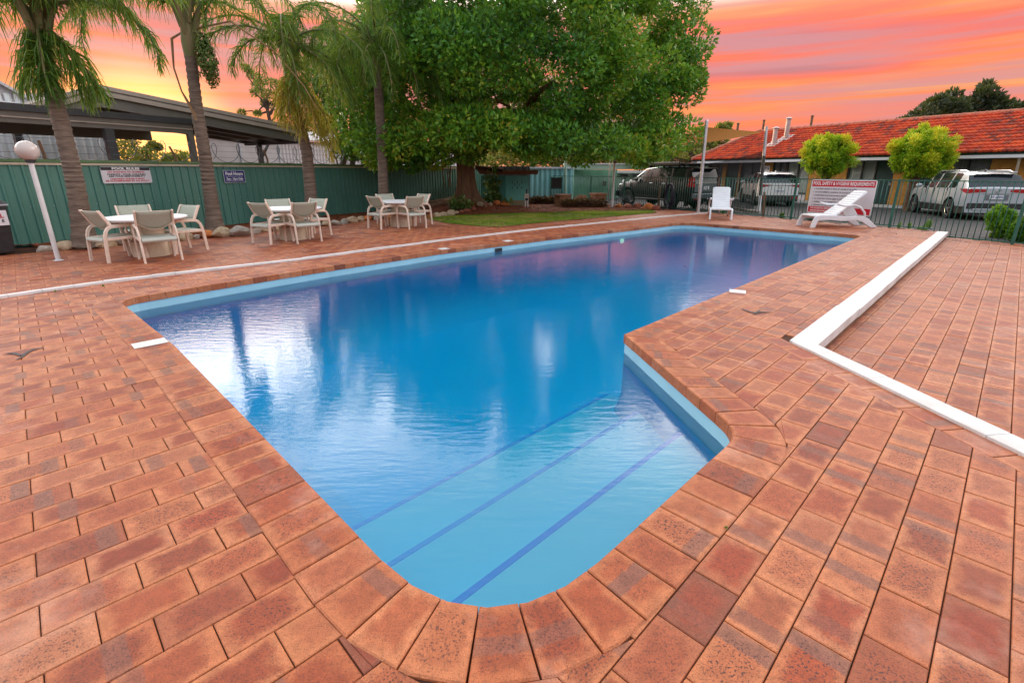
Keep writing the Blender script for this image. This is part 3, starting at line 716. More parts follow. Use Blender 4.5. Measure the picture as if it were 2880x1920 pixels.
# low white nosing strip beyond the pool, slightly out of line brick by brick
WL = [toUV(G(px * 2880 / 2352, py * 2880 / 2352)) for px, py in ((-160, 711), (100, 671), (240, 651), (500, 620), (700, 597), (1000, 556), (1250, 526), (1500, 501), (1630, 489.5))]
t = thing('white_edging', 'thin white painted brick edging running along the deck beyond the pool', 'edging', UV(*WL[4]))
for i in range(len(WL) - 1):
    a, b = Vector(WL[i]), Vector(WL[i + 1]); L_ = (b - a).length; d = (b - a) / L_; nn = Vector((-d.y, d.x)); k = max(1, round(L_ / .30))
    for s_ in range(k):
        s0, s1 = L_ * s_ / k, L_ * (s_ + 1) / k - .004; j = random.uniform(-.008, .008)
        q = [a + d * s0 + nn * j, a + d * s1 + nn * j, a + d * s1 + nn * (.085 + j), a + d * s0 + nn * (.085 + j)]
        q = [tuple(x) for x in q]; q = q if parea(q) > 0 else q[::-1]
        MB().prism([UV(*x) for x in q], -.01, .034 + random.uniform(-.004, .004)).build('edging_brick', M['white_paint'], t, world=True)
# header course along the slanting kerb
hc = Pieces(); A_, B_ = Vector(KC), Vector(K2E); L_ = (B_ - A_).length; d = (B_ - A_) / L_; nn = Vector((d.y, -d.x))
# black marks burnt into the pavers
def mark(pts_px, label):
    mb = MB()
    for pts, wd in pts_px:
        P_ = [G(x, y, .004) for x, y in pts]
        for i in range(len(P_) - 1):
            a, b = P_[i], P_[i + 1]; dd = (b - a).normalized(); s_ = Vector((-dd.y, dd.x, 0)); w0 = wd * (1 - .6 * i / len(P_)); w1 = wd * (1 - .6 * (i + 1) / len(P_))
            z = Vector((0, 0, .0022 + .0006 * len(mb.f)))
            mb.quad(a - s_ * w0 + z, b - s_ * w1 + z, b + s_ * w1 + z, a + s_ * w0 + z)
    tag(mb.build('scorch_mark', M['stain']), label, 'stain')
mark([([(78, 990), (62, 1004), (46, 1012)], .014), ([(60, 1000), (90, 984), (124, 977)], .018), ([(60, 1000), (36, 993), (19, 994)], .016)], 'black branching scorch mark on the pavers left of the pool')
mark([([(2125, 880), (2105, 876), (2088, 869)], .022), ([(2125, 880), (2145, 877), (2168, 878)], .022), ([(2122, 884), (2130, 878), (2138, 872)], .014)], 'black winged scorch mark on the pavers between pool and white kerb')
# ================================================================== lawn, beds
FB0 = Vector((-10.36, 10.10)); FBd = Vector((4.77, 8.85)).normalized()        # green sheet fence line
TREE = Vector((-1.92, 21.0))
def soil_h(x, y):
    d2 = (x - TREE.x) ** 2 + (y - TREE.y) ** 2
    return .03 + .27 * math.exp(-d2 / 2.6) + .03 * (mnoise.noise((x * 1.3, y * 1.3, 0)) + 1) * .5 + .02 * (mnoise.noise((x * 5, y * 5, 3)))
STONES = [(100, 694, 22, 'rock_red'), (124, 709, 36, 'rock_grey'), (179, 704, 46, 'rock_pale'), (228, 700, 46, 'rock_pale'), (290, 697, 52, 'rock_pale'), (335, 690, 50, 'rock_grey'), (386, 688, 40, 'rock_pale'), (432, 684, 44, 'rock_grey'), (478, 680, 40, 'rock_pale'),
          (520, 676, 40, 'rock_pale'), (548, 672, 22, 'rock_grey'), (583, 669, 36, 'rock_orange'), (622, 668, 54, 'rock_pale'), (676, 664, 56, 'rock_grey'), (714, 658, 30, 'rock_grey'), (738, 653, 34, 'rock_pale'), (772, 650, 40, 'rock_pale'), (812, 646, 36, 'rock_grey'), (850, 641, 36, 'rock_pale'),
          (890, 637, 30, 'rock_grey'), (919, 636, 32, 'rock_pale'), (944, 633, 26, 'rock_grey'), (966, 630, 26, 'rock_grey'), (988, 626, 30, 'rock_pale'), (1013, 622, 26, 'rock_pale'), (1034, 620, 26, 'rock_orange'), (1060, 618, 26, 'rock_grey'), (1088, 616, 30, 'rock_orange'), (1120, 614, 28, 'rock_pale'), (1150, 611, 26, 'rock_grey'), (1180, 608, 26, 'rock_orange'),
          (1210, 606, 20, 'rock_orange'), (1228, 606, 24, 'rock_pale'), (1246, 603, 24, 'rock_pale'), (1268, 601, 28, 'rock_pale'), (1285, 597, 16, 'rock_pale'), (1297, 597, 20, 'rock_red'), (1313, 594, 22, 'rock_red'), (1331, 592, 22, 'rock_red'), (1350, 587, 22, 'rock_pale'), (1365, 586, 16, 'rock_red'), (1379, 585, 18, 'rock_pale'), (1395, 583, 28, 'rock_orange'), (1417, 582, 26, 'rock_orange'),
          (1741, 586, 24, 'rock_orange'), (1765, 587, 30, 'rock_red'), (1792, 588, 30, 'rock_red'), (1823, 590, 36, 'rock_orange'), (1846, 591, 26, 'rock_red')]
stone_pts = [G(x, y, .09 if 31 <= i < 44 else 0) for i, (x, y, s_, m) in enumerate(STONES)]
bed = [(p.x, p.y) for p in stone_pts[:31]] + [(p.x, p.y) for p in LAWN[:1]] + [(p.x, p.y) for p in LAWN[:8:-1]] + [tuple(FN1 + fd * .3 - fnr * -.1), (.5, 30), (-2.3, 26.5)] + [tuple(FB0 + FBd * 17), tuple(FB0 - FBd * .45)]
cells = {}; vs = []; fs = []; stp = .16
def vid(i, j):
    if (i, j) not in cells:
        x, y = i * stp, j * stp; cells[(i, j)] = len(vs); vs.append((x, y, soil_h(x, y)))
    return cells[(i, j)]
for i in range(-68, 50):
    for j in range(55, 185):
        if inpoly((i + .5) * stp, (j + .5) * stp, bed): fs.append((vid(i, j), vid(i + 1, j), vid(i + 1, j + 1), vid(i, j + 1)))
o = MB().add(vs, fs).build('garden_bed', M['soil'], smooth=True); tag(o, kind='structure')
o = sheet('lawn', lawn2, [], .012, M['turf'])
lp = np.array(lawn2); lo, hi = lp.min(0), lp.max(0); pts = []
while len(pts) < 26000:
    c = RNG.uniform(lo, hi, (4000, 2))
    for p in c:
        if inpoly(p[0], p[1], lawn2) and (mnoise.noise((p[0] * .9, p[1] * .9, 9)) > -.12 or random.random() < .25): pts.append(p)
def blades(name, pts, h, wd, mat, z=None, lean=.5, rfun=None):
    n = len(pts); p = np.zeros((n, 3)); p[:, :2] = np.array(pts)[:, :2]; p[:, 2] = z if z is not None else np.array(pts)[:, 2]
    a = RNG.uniform(0, 2 * np.pi, n); hh = h * RNG.uniform(.5, 1.2, n); s_ = np.stack([np.cos(a), np.sin(a), 0 * a], 1) * wd
    tip = p + np.stack([RNG.normal(0, lean, n) * hh, RNG.normal(0, lean, n) * hh, hh], 1)
    V = np.concatenate([p - s_, p + s_, tip], 1).reshape(-1, 3); Fq = np.arange(3 * n).reshape(-1, 3)
    r = RNG.beta(2, 2.4, n) if rfun is None else rfun(p)
    return fast_mesh(name, V, Fq, mat, np.repeat(r, 3))
me = blades('grass', pts, .055, .006, M['grass'], .010, .45, lambda p: np.clip(np.array([.50 + .6 * mnoise.noise((q[0] * .8, q[1] * .8, 1)) + .25 * mnoise.noise((q[0] * 2.6, q[1] * 2.6, 4)) for q in p]) + RNG.normal(0, .15, len(p)), 0, 1))
tag(link_mesh('grass', me), 'short patchy green lawn between the pool deck and the fig tree bed', 'grass', kind='stuff')
# mulch and fallen leaves on the bed
pts = []
bp = np.array(bed); lo, hi = bp.min(0), bp.max(0)
for p in RNG.uniform(lo, hi, (26000, 2)):
    if inpoly(p[0], p[1], bed): pts.append((p[0], p[1], soil_h(p[0], p[1]) - .005))
me = blades('leaf_litter', pts, .035, .02, M['dry'], None, 1.6)
tag(link_mesh('leaf_litter', me), 'brown dry leaf litter and bark mulch over the red soil', 'leaf litter', kind='stuff')

# ------------------------------------------------------------------ rocks
def rock_mesh(seed, mat):
    rs = random.Random(seed); mb = MB(); mb.ball((0, 0, 0), .5, 12, 9)
    pl = [(Vector((rs.gauss(0, 1), rs.gauss(0, 1), rs.gauss(0, .8))).normalized(), rs.uniform(.30, .42)) for _ in range(9)]
    vs = []
    for v in mb.v:
        q = Vector(v) * (1 + .25 * mnoise.noise(Vector(v) * 2.2 + Vector((seed, 0, 0))))
        for n_, d in pl:
            e = q.dot(n_) - d
            if e > 0: q -= n_ * e * .85
        vs.append(q + Vector((0, 0, 0)))
    mb.v = vs; me = mb.mesh('rock', mat, True)
    try: me.set_sharp_from_angle(angle=R(28))
    except Exception: pass
    return me
RM = {k: [rock_mesh(i * 7 + j, M[k]) for j in range(4)] for i, k in enumerate(('rock_pale', 'rock_grey', 'rock_orange', 'rock_red'))}
RL = {'rock_pale': 'sandy coloured rock', 'rock_grey': 'grey rock', 'rock_orange': 'orange rock', 'rock_red': 'reddish brown rock'}
for i, (x, y, s_, k) in enumerate(STONES):
    p = stone_pts[i]; sz = s_ * (p.y * CP + H * SP) / F * 1.0
    o = link_mesh('garden_rock', RM[k][i % 4], None, (p.x, p.y + sz * .2, soil_h(p.x, p.y + sz * .2) - .02 + sz * .2 if 31 <= i < 44 else sz * .20))
    o.scale = (sz * random.uniform(1.12, 1.3), sz * random.uniform(.75, .95), sz * random.uniform(.60, .8)); o.rotation_euler = (random.uniform(-.2, .2), random.uniform(-.2, .2), math.atan2(FBd.y, FBd.x) + random.uniform(-.35, .35) if i < 31 else random.uniform(0, 6))
    if i < 31: wh = 'edging the mulch bed ' + ('beside the globe lamp' if x < 200 else 'behind the table by the globe lamp' if x < 480 else 'below the fruiting palm' if x < 660 else 'behind the table by the skirted palm' if x < 900 else 'between the second and third tables' if x < 1040 else 'behind the table beside the lawn')
    elif i < 44: wh = 'at the foot of the fig tree bed beside the lawn'
    else: wh = 'at the lawn edge under the green picket fence'
    if k in ('rock_orange',) and i in (42, 43): wh = 'at the fig bed end by the teal block wall'
    tag(o, RL[k] + ' ' + wh, 'rock', 'rocks edging the garden beds')

# ================================================================== green sheet fence
FH = 1.72; FL_ = 20.3; FS = FB0 - FBd * 1.6
FNm = Vector((FBd.y, -FBd.x))       # towards the pool
def F3(s_, z, off=0): q = FS + FBd * s_ + FNm * off; return Vector((q.x, q.y, z))
fence = thing('sheet_fence', 'tall dark green ribbed metal sheet fence behind the tables', 'fence', F3(0, 0))
PW = .78; prof = []
for k in range(4):
    x = k * PW / 4; prof += [(x, 0), (x + .125, 0), (x + .135, .034), (x + .170, .034), (x + .187, 0)]
prof += [(PW, 0)]
proto = None
for i in range(int(FL_ / PW)):
    if proto is None:
        mb = MB(); mb.grid([[(x * FBd.x + y * FNm.x, x * FBd.y + y * FNm.y, z) for x, y in prof] for z in (-.03, FH)])
        proto = mb.mesh('fence_sheet', M['fence_green'])
    link_mesh('fence_sheet', proto, fence, FBd.to_3d() * (i * PW))
for i in range(int(FL_ / 2.34) + 1):
    s_ = i * 2.34
    MB().bar(F3(s_, FH, .02), F3(min(s_ + 2.335, FL_), FH, .02), .075, .06).build('top_cap', M['fence_cap'], fence, world=True)
    MB().bar(F3(s_, FH - .062, .028), F3(min(s_ + 2.335, FL_), FH - .062, .028), .03, .045).build('top_rail', M['cream_rail'], fence, world=True)
    MB().bar(F3(s_, -.1, -.06), F3(s_, FH, -.06), .06, .06, (1, 0, 0)).build('fence_post', M['fence_green'], fence, world=True)
for s_ in np.arange(.1, FL_, .39):
    MB().lathe([(.008, 0), (.006, .006)], 6, (0, 0, 0)); mb = MB(); p = F3(s_, .80 + .004 * math.sin(s_ * 9), .024); mb.ball(p, .009, 6, 4); mb.build('rivet', M['steel'], fence, world=True)
# razor wire: one flat coil, two strand wires, leaning arms
coil = []
nl = 30; L_ = FL_ - .5
for k in range(nl * 26):
    t = k / 26; a = 2 * math.pi * t; s_ = .2 + t * L_ / nl
    coil.append(F3(s_ + .19 * math.cos(a), FH + .28 + .245 * math.sin(a), -.12 + .05 * math.sin(a * .5)))
ct = thing('razor_wire', 'coiled razor wire stretched along the top of the green sheet fence', 'wire', F3(0, FH, -.1))
MB().tube(coil, .0095, 4).build('coil', M['wire'], ct, world=True)
for hgt in (.17, .33, .47):
    MB().tube([F3(.1, FH + hgt, -.13), F3(FL_ * .5, FH + hgt - .015, -.13), F3(FL_ - .2, FH + hgt, -.13)], .0035, 4).build('strand', M['wire'], ct, world=True)
for x0, y0, x1, y1 in ((108, 395, 131, 449), (476, 412, 503, 455), (741, 421, 757, 459), (936, 428, 952, 463)):
    # base on the fence line under that pixel
    best = min(np.arange(0, FL_, .02), key=lambda s_: abs(PROJ(F3(s_, FH, -.1))[0] - x1)); b = F3(best, FH, -.1)
    tp_ = PT(x0, y0, b.y - .05); d = (tp_ - b)
    MB().tube([b - Vector((0, 0, .25)), b + d * .35 + Vector((0, 0, .02)), tp_], [.03, .03, .028], 8).build('leaning_arm', M['timber'], fence, world=True)

# ------------------------------------------------------------------ signs on the fence
def fence_sign(px0, py0, px1, py1, name, label, cat):
    # plane a little in front of the ribs
    p = F3(0, 0, .05); nn = Vector((FNm.x, FNm.y, 0)); a = HIT(px0, py0, p, nn); b = HIT(px1, py1, p, nn)
    c = (a + b) / 2; wd = ((b - a).xy).length; ht = abs(a.z - b.z)
    t = thing(name, label, cat, c); return t, Vector((0, 0, 0)), wd, ht
rt = Vector((FBd.x, FBd.y, 0)); upv = Vector((0, 0, 1))
def plate(t, wd, ht, mat, name, off=0, cx=0, cz=0, th=.006, corner=0):
    nrm = rt.cross(upv)
    q = [(-wd / 2, -ht / 2), (wd / 2, -ht / 2), (wd / 2, ht / 2), (-wd / 2, ht / 2)]
    if corner: q = [(s * (wd / 2 - corner * (1 - math.cos(a))), s2 * (ht / 2 - corner * (1 - math.sin(a)))) for s, s2, a in
                    [(-1, -1, R(90)), (1, -1, R(90)), (1, -1, R(45)), (1, -1, R(0)), (1, 1, R(0)), (1, 1, R(45)), (1, 1, R(90)), (-1, 1, R(90)), (-1, 1, R(45)), (-1, 1, 0), (-1, -1, 0), (-1, -1, R(45))]]
    n = len(q); f = lambda x, z, o: rt * (x + cx) + upv * (z + cz) + nrm * o
    mb = MB(); mb.add([f(x, z, off) for x, z in q] + [f(x, z, off + th) for x, z in q], [tuple(range(n))[::-1], tuple(range(n, 2 * n))] + [(i, (i + 1) % n, n + (i + 1) % n, n + i) for i in range(n)])
    return mb.build(name, mat, t)
t, _, wd, ht = fence_sign(279, 469, 429, 514, 'pool_rules_sign', 'white pool rules sign with black heading and red lines on the green fence', 'sign')
plate(t, wd, ht, M['sign_white'], 'board', 0, corner=.03); plate(t, wd * .985, ht * .19, M['text_black'], 'heading_bar', .0065, cz=ht * .385, th=.0008)
nrm = rt.cross(upv)
def ln(name, s, sz, z, mat, sx=1.5, bold=.0, fit=None, t=None, wd=1, x=0, align='CENTER', push=.0082, shear=0):
    o = text_obj(name, s, sz, rt * x + upv * z, rt, upv, mat, t, sx, bold, align, push, shear)
    if fit:
        xs = [v.co.dot(rt) for v in o.data.vertices]; k = fit / max(max(xs) - min(xs), 1e-6); 
        for v in o.data.vertices:
            d = v.co.dot(rt) - x; v.co += rt * (d * k - d)
    return o
ln('heading', 'POOL RULES', ht * .19, ht * .385, M['text_white'], 1.7, .004, wd * .56, t)
ln('rule_line', 'NO RUNNING NO BOMBING', ht * .12, ht * .18, M['text_red'], 1.5, .002, wd * .74, t)
ln('rule_line', 'PARENTS . YOUR CHILDREN', ht * .12, ht * .035, M['text_black'], 1.5, .002, wd * .77, t)
ln('rule_line', 'ARE YOUR RESPONSIBILITY', ht * .12, -ht * .08, M['text_black'], 1.5, .002, wd * .75, t)
ln('rule_line', 'CHILDREN UNDER 8 MUST', ht * .12, -ht * .235, M['text_red'], 1.5, .002, wd * .70, t)
ln('rule_line', 'BE ACCOMPANIED BY AN ADULT', ht * .12, -ht * .36, M['text_red'], 1.5, .002, wd * .88, t)
t, _, wd, ht = fence_sign(626, 479, 691, 513, 'pool_hours_sign', 'small blue pool hours sign with white lettering on the green fence', 'sign')
plate(t, wd, ht, M['text_white'], 'board', 0); plate(t, wd * .965, ht * .94, M['sign_blue'], 'face', .0065, th=.0008)
ln('heading', 'Pool Hours', ht * .38, ht * .22, M['text_white'], .8, .006, wd * .82, t)
ln('hours_line', '7am - 10pm Daily', ht * .24, -ht * .20, M['text_white'], .8, .004, wd * .80, t)
plate(t, wd * .82, ht * .02, M['text_white'], 'rule', .0078, cz=-.01 * ht, th=.0006); plate(t, wd * .82, ht * .02, M['text_white'], 'rule', .0078, cz=-ht * .36, th=.0006)

# ------------------------------------------------------------------ foliage helpers
def leaf_cloud(centers, radii, per, size, mat, name, squash=.8, up=.3, rbase=.5, rvar=.22, shell=.55, wide=.45, droop=0.0, tint=None):
    """leaves spread through clumps; one folded quad each"""
    C = np.repeat(np.array(centers), per, 0); Rr = np.repeat(np.array(radii), per); n = len(C)
    d = RNG.normal(0, 1, (n, 3)); d /= np.linalg.norm(d, axis=1)[:, None]
    rad = Rr * (shell + (1 - shell) * RNG.random(n) ** .6) * np.where(RNG.random(n) < .22, RNG.random(n), 1)
    p = C + d * rad[:, None] * np.array([1, 1, squash])
    ax = d * .8 + RNG.normal(0, .6, (n, 3)); ax[:, 2] += up - droop; ax /= np.linalg.norm(ax, axis=1)[:, None]
    sd = np.cross(ax, d + RNG.normal(0, .5, (n, 3))); sd /= np.linalg.norm(sd, axis=1)[:, None] + 1e-9
    sz = size * RNG.uniform(.65, 1.25, n); L = ax * sz[:, None]; S = sd * (sz * wide * .5)[:, None]
    nn = np.cross(ax, sd) * (sz * .08)[:, None]
    V = np.stack([p, p + L * .5 + S + nn, p + L, p + L * .5 - S + nn], 1).reshape(-1, 3); Fq = np.arange(4 * n).reshape(-1, 4)
    cr = np.repeat(RNG.normal(0, .12, len(centers)), per)
    r = np.clip(rbase + cr + RNG.normal(0, rvar, n) + (tint(p) if tint else 0), 0, 1)
    return fast_mesh(name, V, Fq, mat, np.repeat(r, 4))
def limb(mb, a, b, r0, r1, wob=.12, n=7, k=9):
    a, b = Vector(a), Vector(b); d = b - a; L_ = d.length; s1 = d.orthogonal().normalized(); s2 = d.cross(s1).normalized(); ph = random.uniform(0, 6)
    pts = [a + d * (i / n) + (s1 * math.sin(ph + i * 1.1) + s2 * math.cos(ph + i * 1.4)) * L_ * wob * math.sin(math.pi * i / n) * .5 for i in range(n + 1)]
    mb.tube(pts, [r0 + (r1 - r0) * i / n for i in range(n + 1)], k); return pts
# ================================================================== fig tree
ft = thing('fig_tree', 'huge spreading fig tree with dense glossy green crown and fluted trunk', 'tree', (TREE.x, TREE.y, .25))
rows = []
zs = [-.25, 0, .12, .3, .6, 1.0, 1.5, 2.0, 2.6]; rr = [1.05, .74, .58, .47, .40, .36, .35, .39, .46]
for z, r in zip(zs, rr):
    row = []
    for k in range(48):
        a = 2 * math.pi * k / 48; fl_ = .17 * math.cos(5 * a + .6) + .10 * math.cos(9 * a + 2 + z) + .06 * math.cos(3 * a - z * .7); fl_ *= (1.25 if z < .4 else .85)
        q = r * (1 + fl_); row.append((q * math.cos(a), q * math.sin(a), z + .03 * math.sin(7 * a)))
    rows.append(row)
MB().grid(rows, closed=True).build('trunk', M['bark_ficus'], ft, smooth=True)
mb = MB(); ends = [(-4.5, .5, 4.6), (-2.6, -3.0, 4.8), (.3, -4.0, 5.0), (3.4, -2.6, 4.2), (5.2, .5, 4.9), (2.4, 2.6, 6.2), (-1.6, 2.4, 6.4), (.6, .2, 7.2), (4.6, -1.6, 3.0)]
for e in ends:
    pt = limb(mb, (e[0] * .05, e[1] * .05, 2.1), e, .22, .08, .14, 8, 9)
    for _ in range(3):
        q = pt[random.randint(3, 7)]; limb(mb, q, q + Vector((random.uniform(-1.8, 1.8), random.uniform(-1.8, 1.8), random.uniform(-.4, 1.8))), .09, .03, .2, 5, 6)
mb.build('branch', M['bark_ficus'], ft, smooth=True)
mb = MB()
for k in range(7):
    a = Vector((-.75 + .05 * k + random.uniform(-.05, .05), -1.0, 3.6)); pts_ = [a + Vector((.1 * math.sin(i * .8 + k), .05 * math.cos(i + k), -i * .42)) for i in range(8)]
    mb.tube(pts_, [.02 - .001 * i for i in range(8)], 5)
mb.build('aerial_root', M['bark_ficus'], ft, smooth=True)
mb = MB()
for a0, l0 in ((2.7, 2.2), (3.1, 2.8), (3.6, 1.6), (4.5, .9), (5.5, 1.0), (1.9, 2.0)):
    pts_ = []
    for i in range(8):
        t = i / 7; x = TREE.x + math.cos(a0 + .15 * math.sin(t * 5)) * (.5 + l0 * t); y = TREE.y + math.sin(a0 + .15 * math.sin(t * 5)) * (.5 + l0 * t)
        pts_.append((x - TREE.x, y - TREE.y, soil_h(x, y) - .25 + .07 * (1 - t)))
    mb.tube(pts_, [.16 * (1 - t / 9) + .02 for t in range(8)], 8)
mb.build('root', M['bark_ficus'], ft, smooth=True)
CC = np.array([.1, 20.6, 5.3]); cs, rs = [], []
k = 0
while len(cs) < 285:
    d = RNG.normal(0, 1, 3); d /= np.linalg.norm(d)
    f = RNG.uniform(.86, 1.0) if RNG.random() < .72 else RNG.uniform(.35, .85)
    lob = 1 + .10 * math.sin(3 * math.atan2(d[1], d[0]) + 1) + .10 * mnoise.noise(Vector(d) * 2.5)
    p = CC + d * np.array([6.2, 5.2, 4.5]) * f * lob
    if p[2] < 2.55 + .25 * mnoise.noise((p[0] * .6, p[1] * .6, 0)): p[2] = 2.6 + RNG.uniform(0, .35)
    if d[1] > .55 and RNG.random() < .6: continue
    r_ = math.hypot(p[0] - TREE.x, p[1] - TREE.y)
    if p[2] < 3.2 and r_ < 1.6: continue
    cs.append(p); rs.append(RNG.uniform(.5, .95))
# drooping skirts: lower front left and the boughs over the lawn and the car park
for x, y, z, r in ((-5.2, 17.6, 2.9, .8), (-4.4, 17.0, 2.5, .8), (-3.6, 16.8, 2.35, .7), (-4.9, 18.4, 2.3, .7), (-5.6, 18.2, 3.6, .8), (-5.9, 18.8, 4.6, .8), (-4.0, 17.2, 2.0, .55), (-3.2, 17.6, 2.1, .6), (-2.2, 17.4, 2.2, .6), (.8, 17.4, 2.2, .6), (2.4, 17.8, 2.1, .6), (-2.6, 16.6, 2.5, .8), (-1.6, 18.5, 6.0, .9), (-2.4, 18.8, 6.7, .9), (-.9, 18.2, 5.5, .8), (-1.8, 18.4, 5.0, .8), (-2.8, 18.4, 5.7, .9), (-1.2, 18.8, 6.9, .9), (-3.4, 17.4, 1.85, .5), (-2.7, 17.8, 1.95, .5), (-4.6, 17.8, 1.9, .5), (-1.4, 17.6, 2.1, .5), (-2.0, 18.0, 3.4, .8), (-3.0, 17.6, 3.2, .8), (-1.3, 16.2, 2.6, .7), (-.4, 16.0, 2.7, .7), (3.2, 17.0, 2.45, .7), (4.2, 18.0, 2.25, .6), (5.4, 18.6, 2.5, .8), (6.4, 19.5, 2.9, .8),
                   (6.5, 20.2, 4.4, .8), (6.6, 20.4, 5.6, .8), (6.3, 20.0, 7.2, .8), (6.0, 20.2, 8.0, .7), (6.4, 20.0, 8.2, .45), (6.9, 20.5, 4.9, .5), (1.6, 16.4, 2.5, .7), (5.0, 19.4, 2.1, .5)):
    cs.append((x, y, z)); rs.append(r)
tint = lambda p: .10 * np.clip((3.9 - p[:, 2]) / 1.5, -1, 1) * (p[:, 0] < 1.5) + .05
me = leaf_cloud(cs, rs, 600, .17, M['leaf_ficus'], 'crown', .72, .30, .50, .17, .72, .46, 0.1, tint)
link_mesh('crown', me, ft, (-TREE.x, -TREE.y, -.25))

# ================================================================== palms
def frond(p0, az, el, L_, droop, n=92, ll=.62, twist=0, wd=.0125, plume=.42, n_r=22):
    pts = [np.array(p0, float)]; st = L_ / n_r
    for i in range(n_r):
        e = el - droop * ((i + .5) / n_r) ** 1.25; a = az + twist * i / n_r
        pts.append(pts[-1] + st * np.array([math.cos(e) * math.cos(a), math.cos(e) * math.sin(a), math.sin(e)]))
    pts = np.array(pts); t = np.linspace(.10, 1, n); idx = t * n_r; i0 = np.minimum(idx.astype(int), n_r - 1); f = (idx - i0)[:, None]
    b = pts[i0] * (1 - f) + pts[i0 + 1] * f; d = pts[i0 + 1] - pts[i0]; d /= np.linalg.norm(d, axis=1)[:, None]
    sd = np.cross(d, [0, 0, 1.0]); sd /= np.linalg.norm(sd, axis=1)[:, None] + 1e-6
    V = []
    for s_ in (-1, 1):
        dl = sd * s_ * .85 + d * .55 + RNG.normal(0, plume, (n, 3)); dl /= np.linalg.norm(dl, axis=1)[:, None]
        ln_ = (ll * np.sin(np.pi * (.14 + .80 * t)) ** .7 * RNG.uniform(.75, 1.15, n))[:, None]
        g = np.array([0, 0, -1.0]); a1 = b + dl * ln_ * .45 + g * ln_ * .10; a2 = b + dl * ln_ * .68 + g * ln_ * .52
        wv = np.cross(dl, d + RNG.normal(0, .3, (n, 3))); wv /= np.linalg.norm(wv, axis=1)[:, None] + 1e-6; wv *= wd
        V.append(np.stack([b - wv * .5, b + wv * .5, a1 + wv, a1 - wv, a2 + wv * .25, a2 - wv * .25], 1))
    V = np.concatenate(V); m = len(V); o = np.arange(m)[:, None] * 6
    Fq = np.concatenate([o + np.array([[0, 1, 2, 3]]), o + np.array([[3, 2, 4, 5]])])
    return pts, V.reshape(-1, 3), Fq
def palm(path, r0, r1, label, fronds, shaft=.9, old=(), seed=0, extra=None):
    base = path[0]; t = thing('palm_tree', label, 'palm', base, 0, 'palms along the green sheet fence')
    # ringed trunk
    P_ = [Vector(p) - Vector(base) for p in path]; dense = []; n_ = 90
    for i in range(n_ + 1):
        s_ = i / n_ * (len(P_) - 1); k = min(int(s_), len(P_) - 2); f = s_ - k; dense.append(P_[k].lerp(P_[k + 1], f))
    rad = []
    for i in range(n_ + 1):
        q = i / n_; r = r0 + (r1 - r0) * min(1, q * 1.15) + .09 * math.exp(-q * 16); rad.append(r * (1 + (.045 if i % 3 == 0 else 0) - (.03 if i % 3 == 1 else 0)) + .004 * math.sin(i * 2.1 + seed))
    MB().tube(dense, rad, 16).build('trunk', M['bark_palm'], t, smooth=True)
    top = P_[-1]; ax = (P_[-1] - P_[-2]).normalized(); mb = MB()
    mb.tube([top - ax * .05, top + ax * shaft * .25, top + ax * shaft * .6, top + ax * shaft], [r1 * 1.02, r1 * 1.28, r1 * 1.05, r1 * .55], 12)
    for k in range(9):
        a = k * 2.4; o_ = Vector((math.cos(a), math.sin(a), 0)); c = top + ax * shaft * (.25 + .07 * k)
        mb.tube([c + o_ * r1 * .8, c + o_ * r1 * 1.7 + ax * .35, c + o_ * r1 * 2.8 + ax * .62], [.065, .05, .03], 6)
    mb.build('crownshaft', M['palm_stem'], t, smooth=True)
    hub = top + ax * shaft * .85
    for lst, mat, nm in ((fronds, 'leaf_palm', 'frond'), (old, 'leaf_palm_old', 'old_frond')):
        for (az, el, L_, dr) in lst:
            st = hub if nm == 'frond' else top + ax * shaft * .25
            pts, V, Fq = frond(st, R(az), R(el), L_, dr)
            n = len(V) // 6; r = np.clip(RNG.normal(.42, .2, n) + .25 * RNG.random(), 0, 1)
            o = link_mesh(nm, fast_mesh(nm, V, Fq, M[mat], np.repeat(r, 6)), t)
            MB().tube([Vector(p) for p in pts[::2]], [.028 * (1 - i / 13) + .005 for i in range(len(pts[::2]))], 5).build('rachis', M['palm_stem'], o, smooth=True)
    if extra: extra(t, top, ax)
    return t
def auto(n, seed, L_=(2.4, 3.0), el=(15, 75), skip=()):
    rs = random.Random(seed); out = []
    for k in range(n):
        az = k * 137.5 + rs.uniform(-15, 15) + seed * 30; e = el[0] + (el[1] - el[0]) * (k / n) ; out.append((az, e, rs.uniform(*L_), rs.uniform(1.9, 2.6)))
    return out
def pxpath(lst, base, lean=0):
    Y = base.y; return [base] + [PT(x, y, Y + lean * i) for i, (x, y) in enumerate(lst)]
b1 = G(241, 690, .06); b2 = G(606, 647, .06); b3 = G(879, 625, .06); b4 = G(1081, 610, .06)
palm(pxpath([(213, 520), (196, 444), (165, 321), (135, 214), (124, 160)], b1), .155, .125, 'leaning palm nearest the white globe lamp, green fronds round its neck', auto(8, 1, (2.0, 2.6), (40, 80)) + [(70, -55, 1.5, .5), (20, -48, 1.5, .5), (-60, -60, 1.4, .3), (200, -62, 1.3, .3), (300, -66, 1.5, .2), (0, 38, 2.9, 1.3), (15, 55, 3.0, 1.7), (-25, 45, 2.6, 1.6)], .75, seed=1)
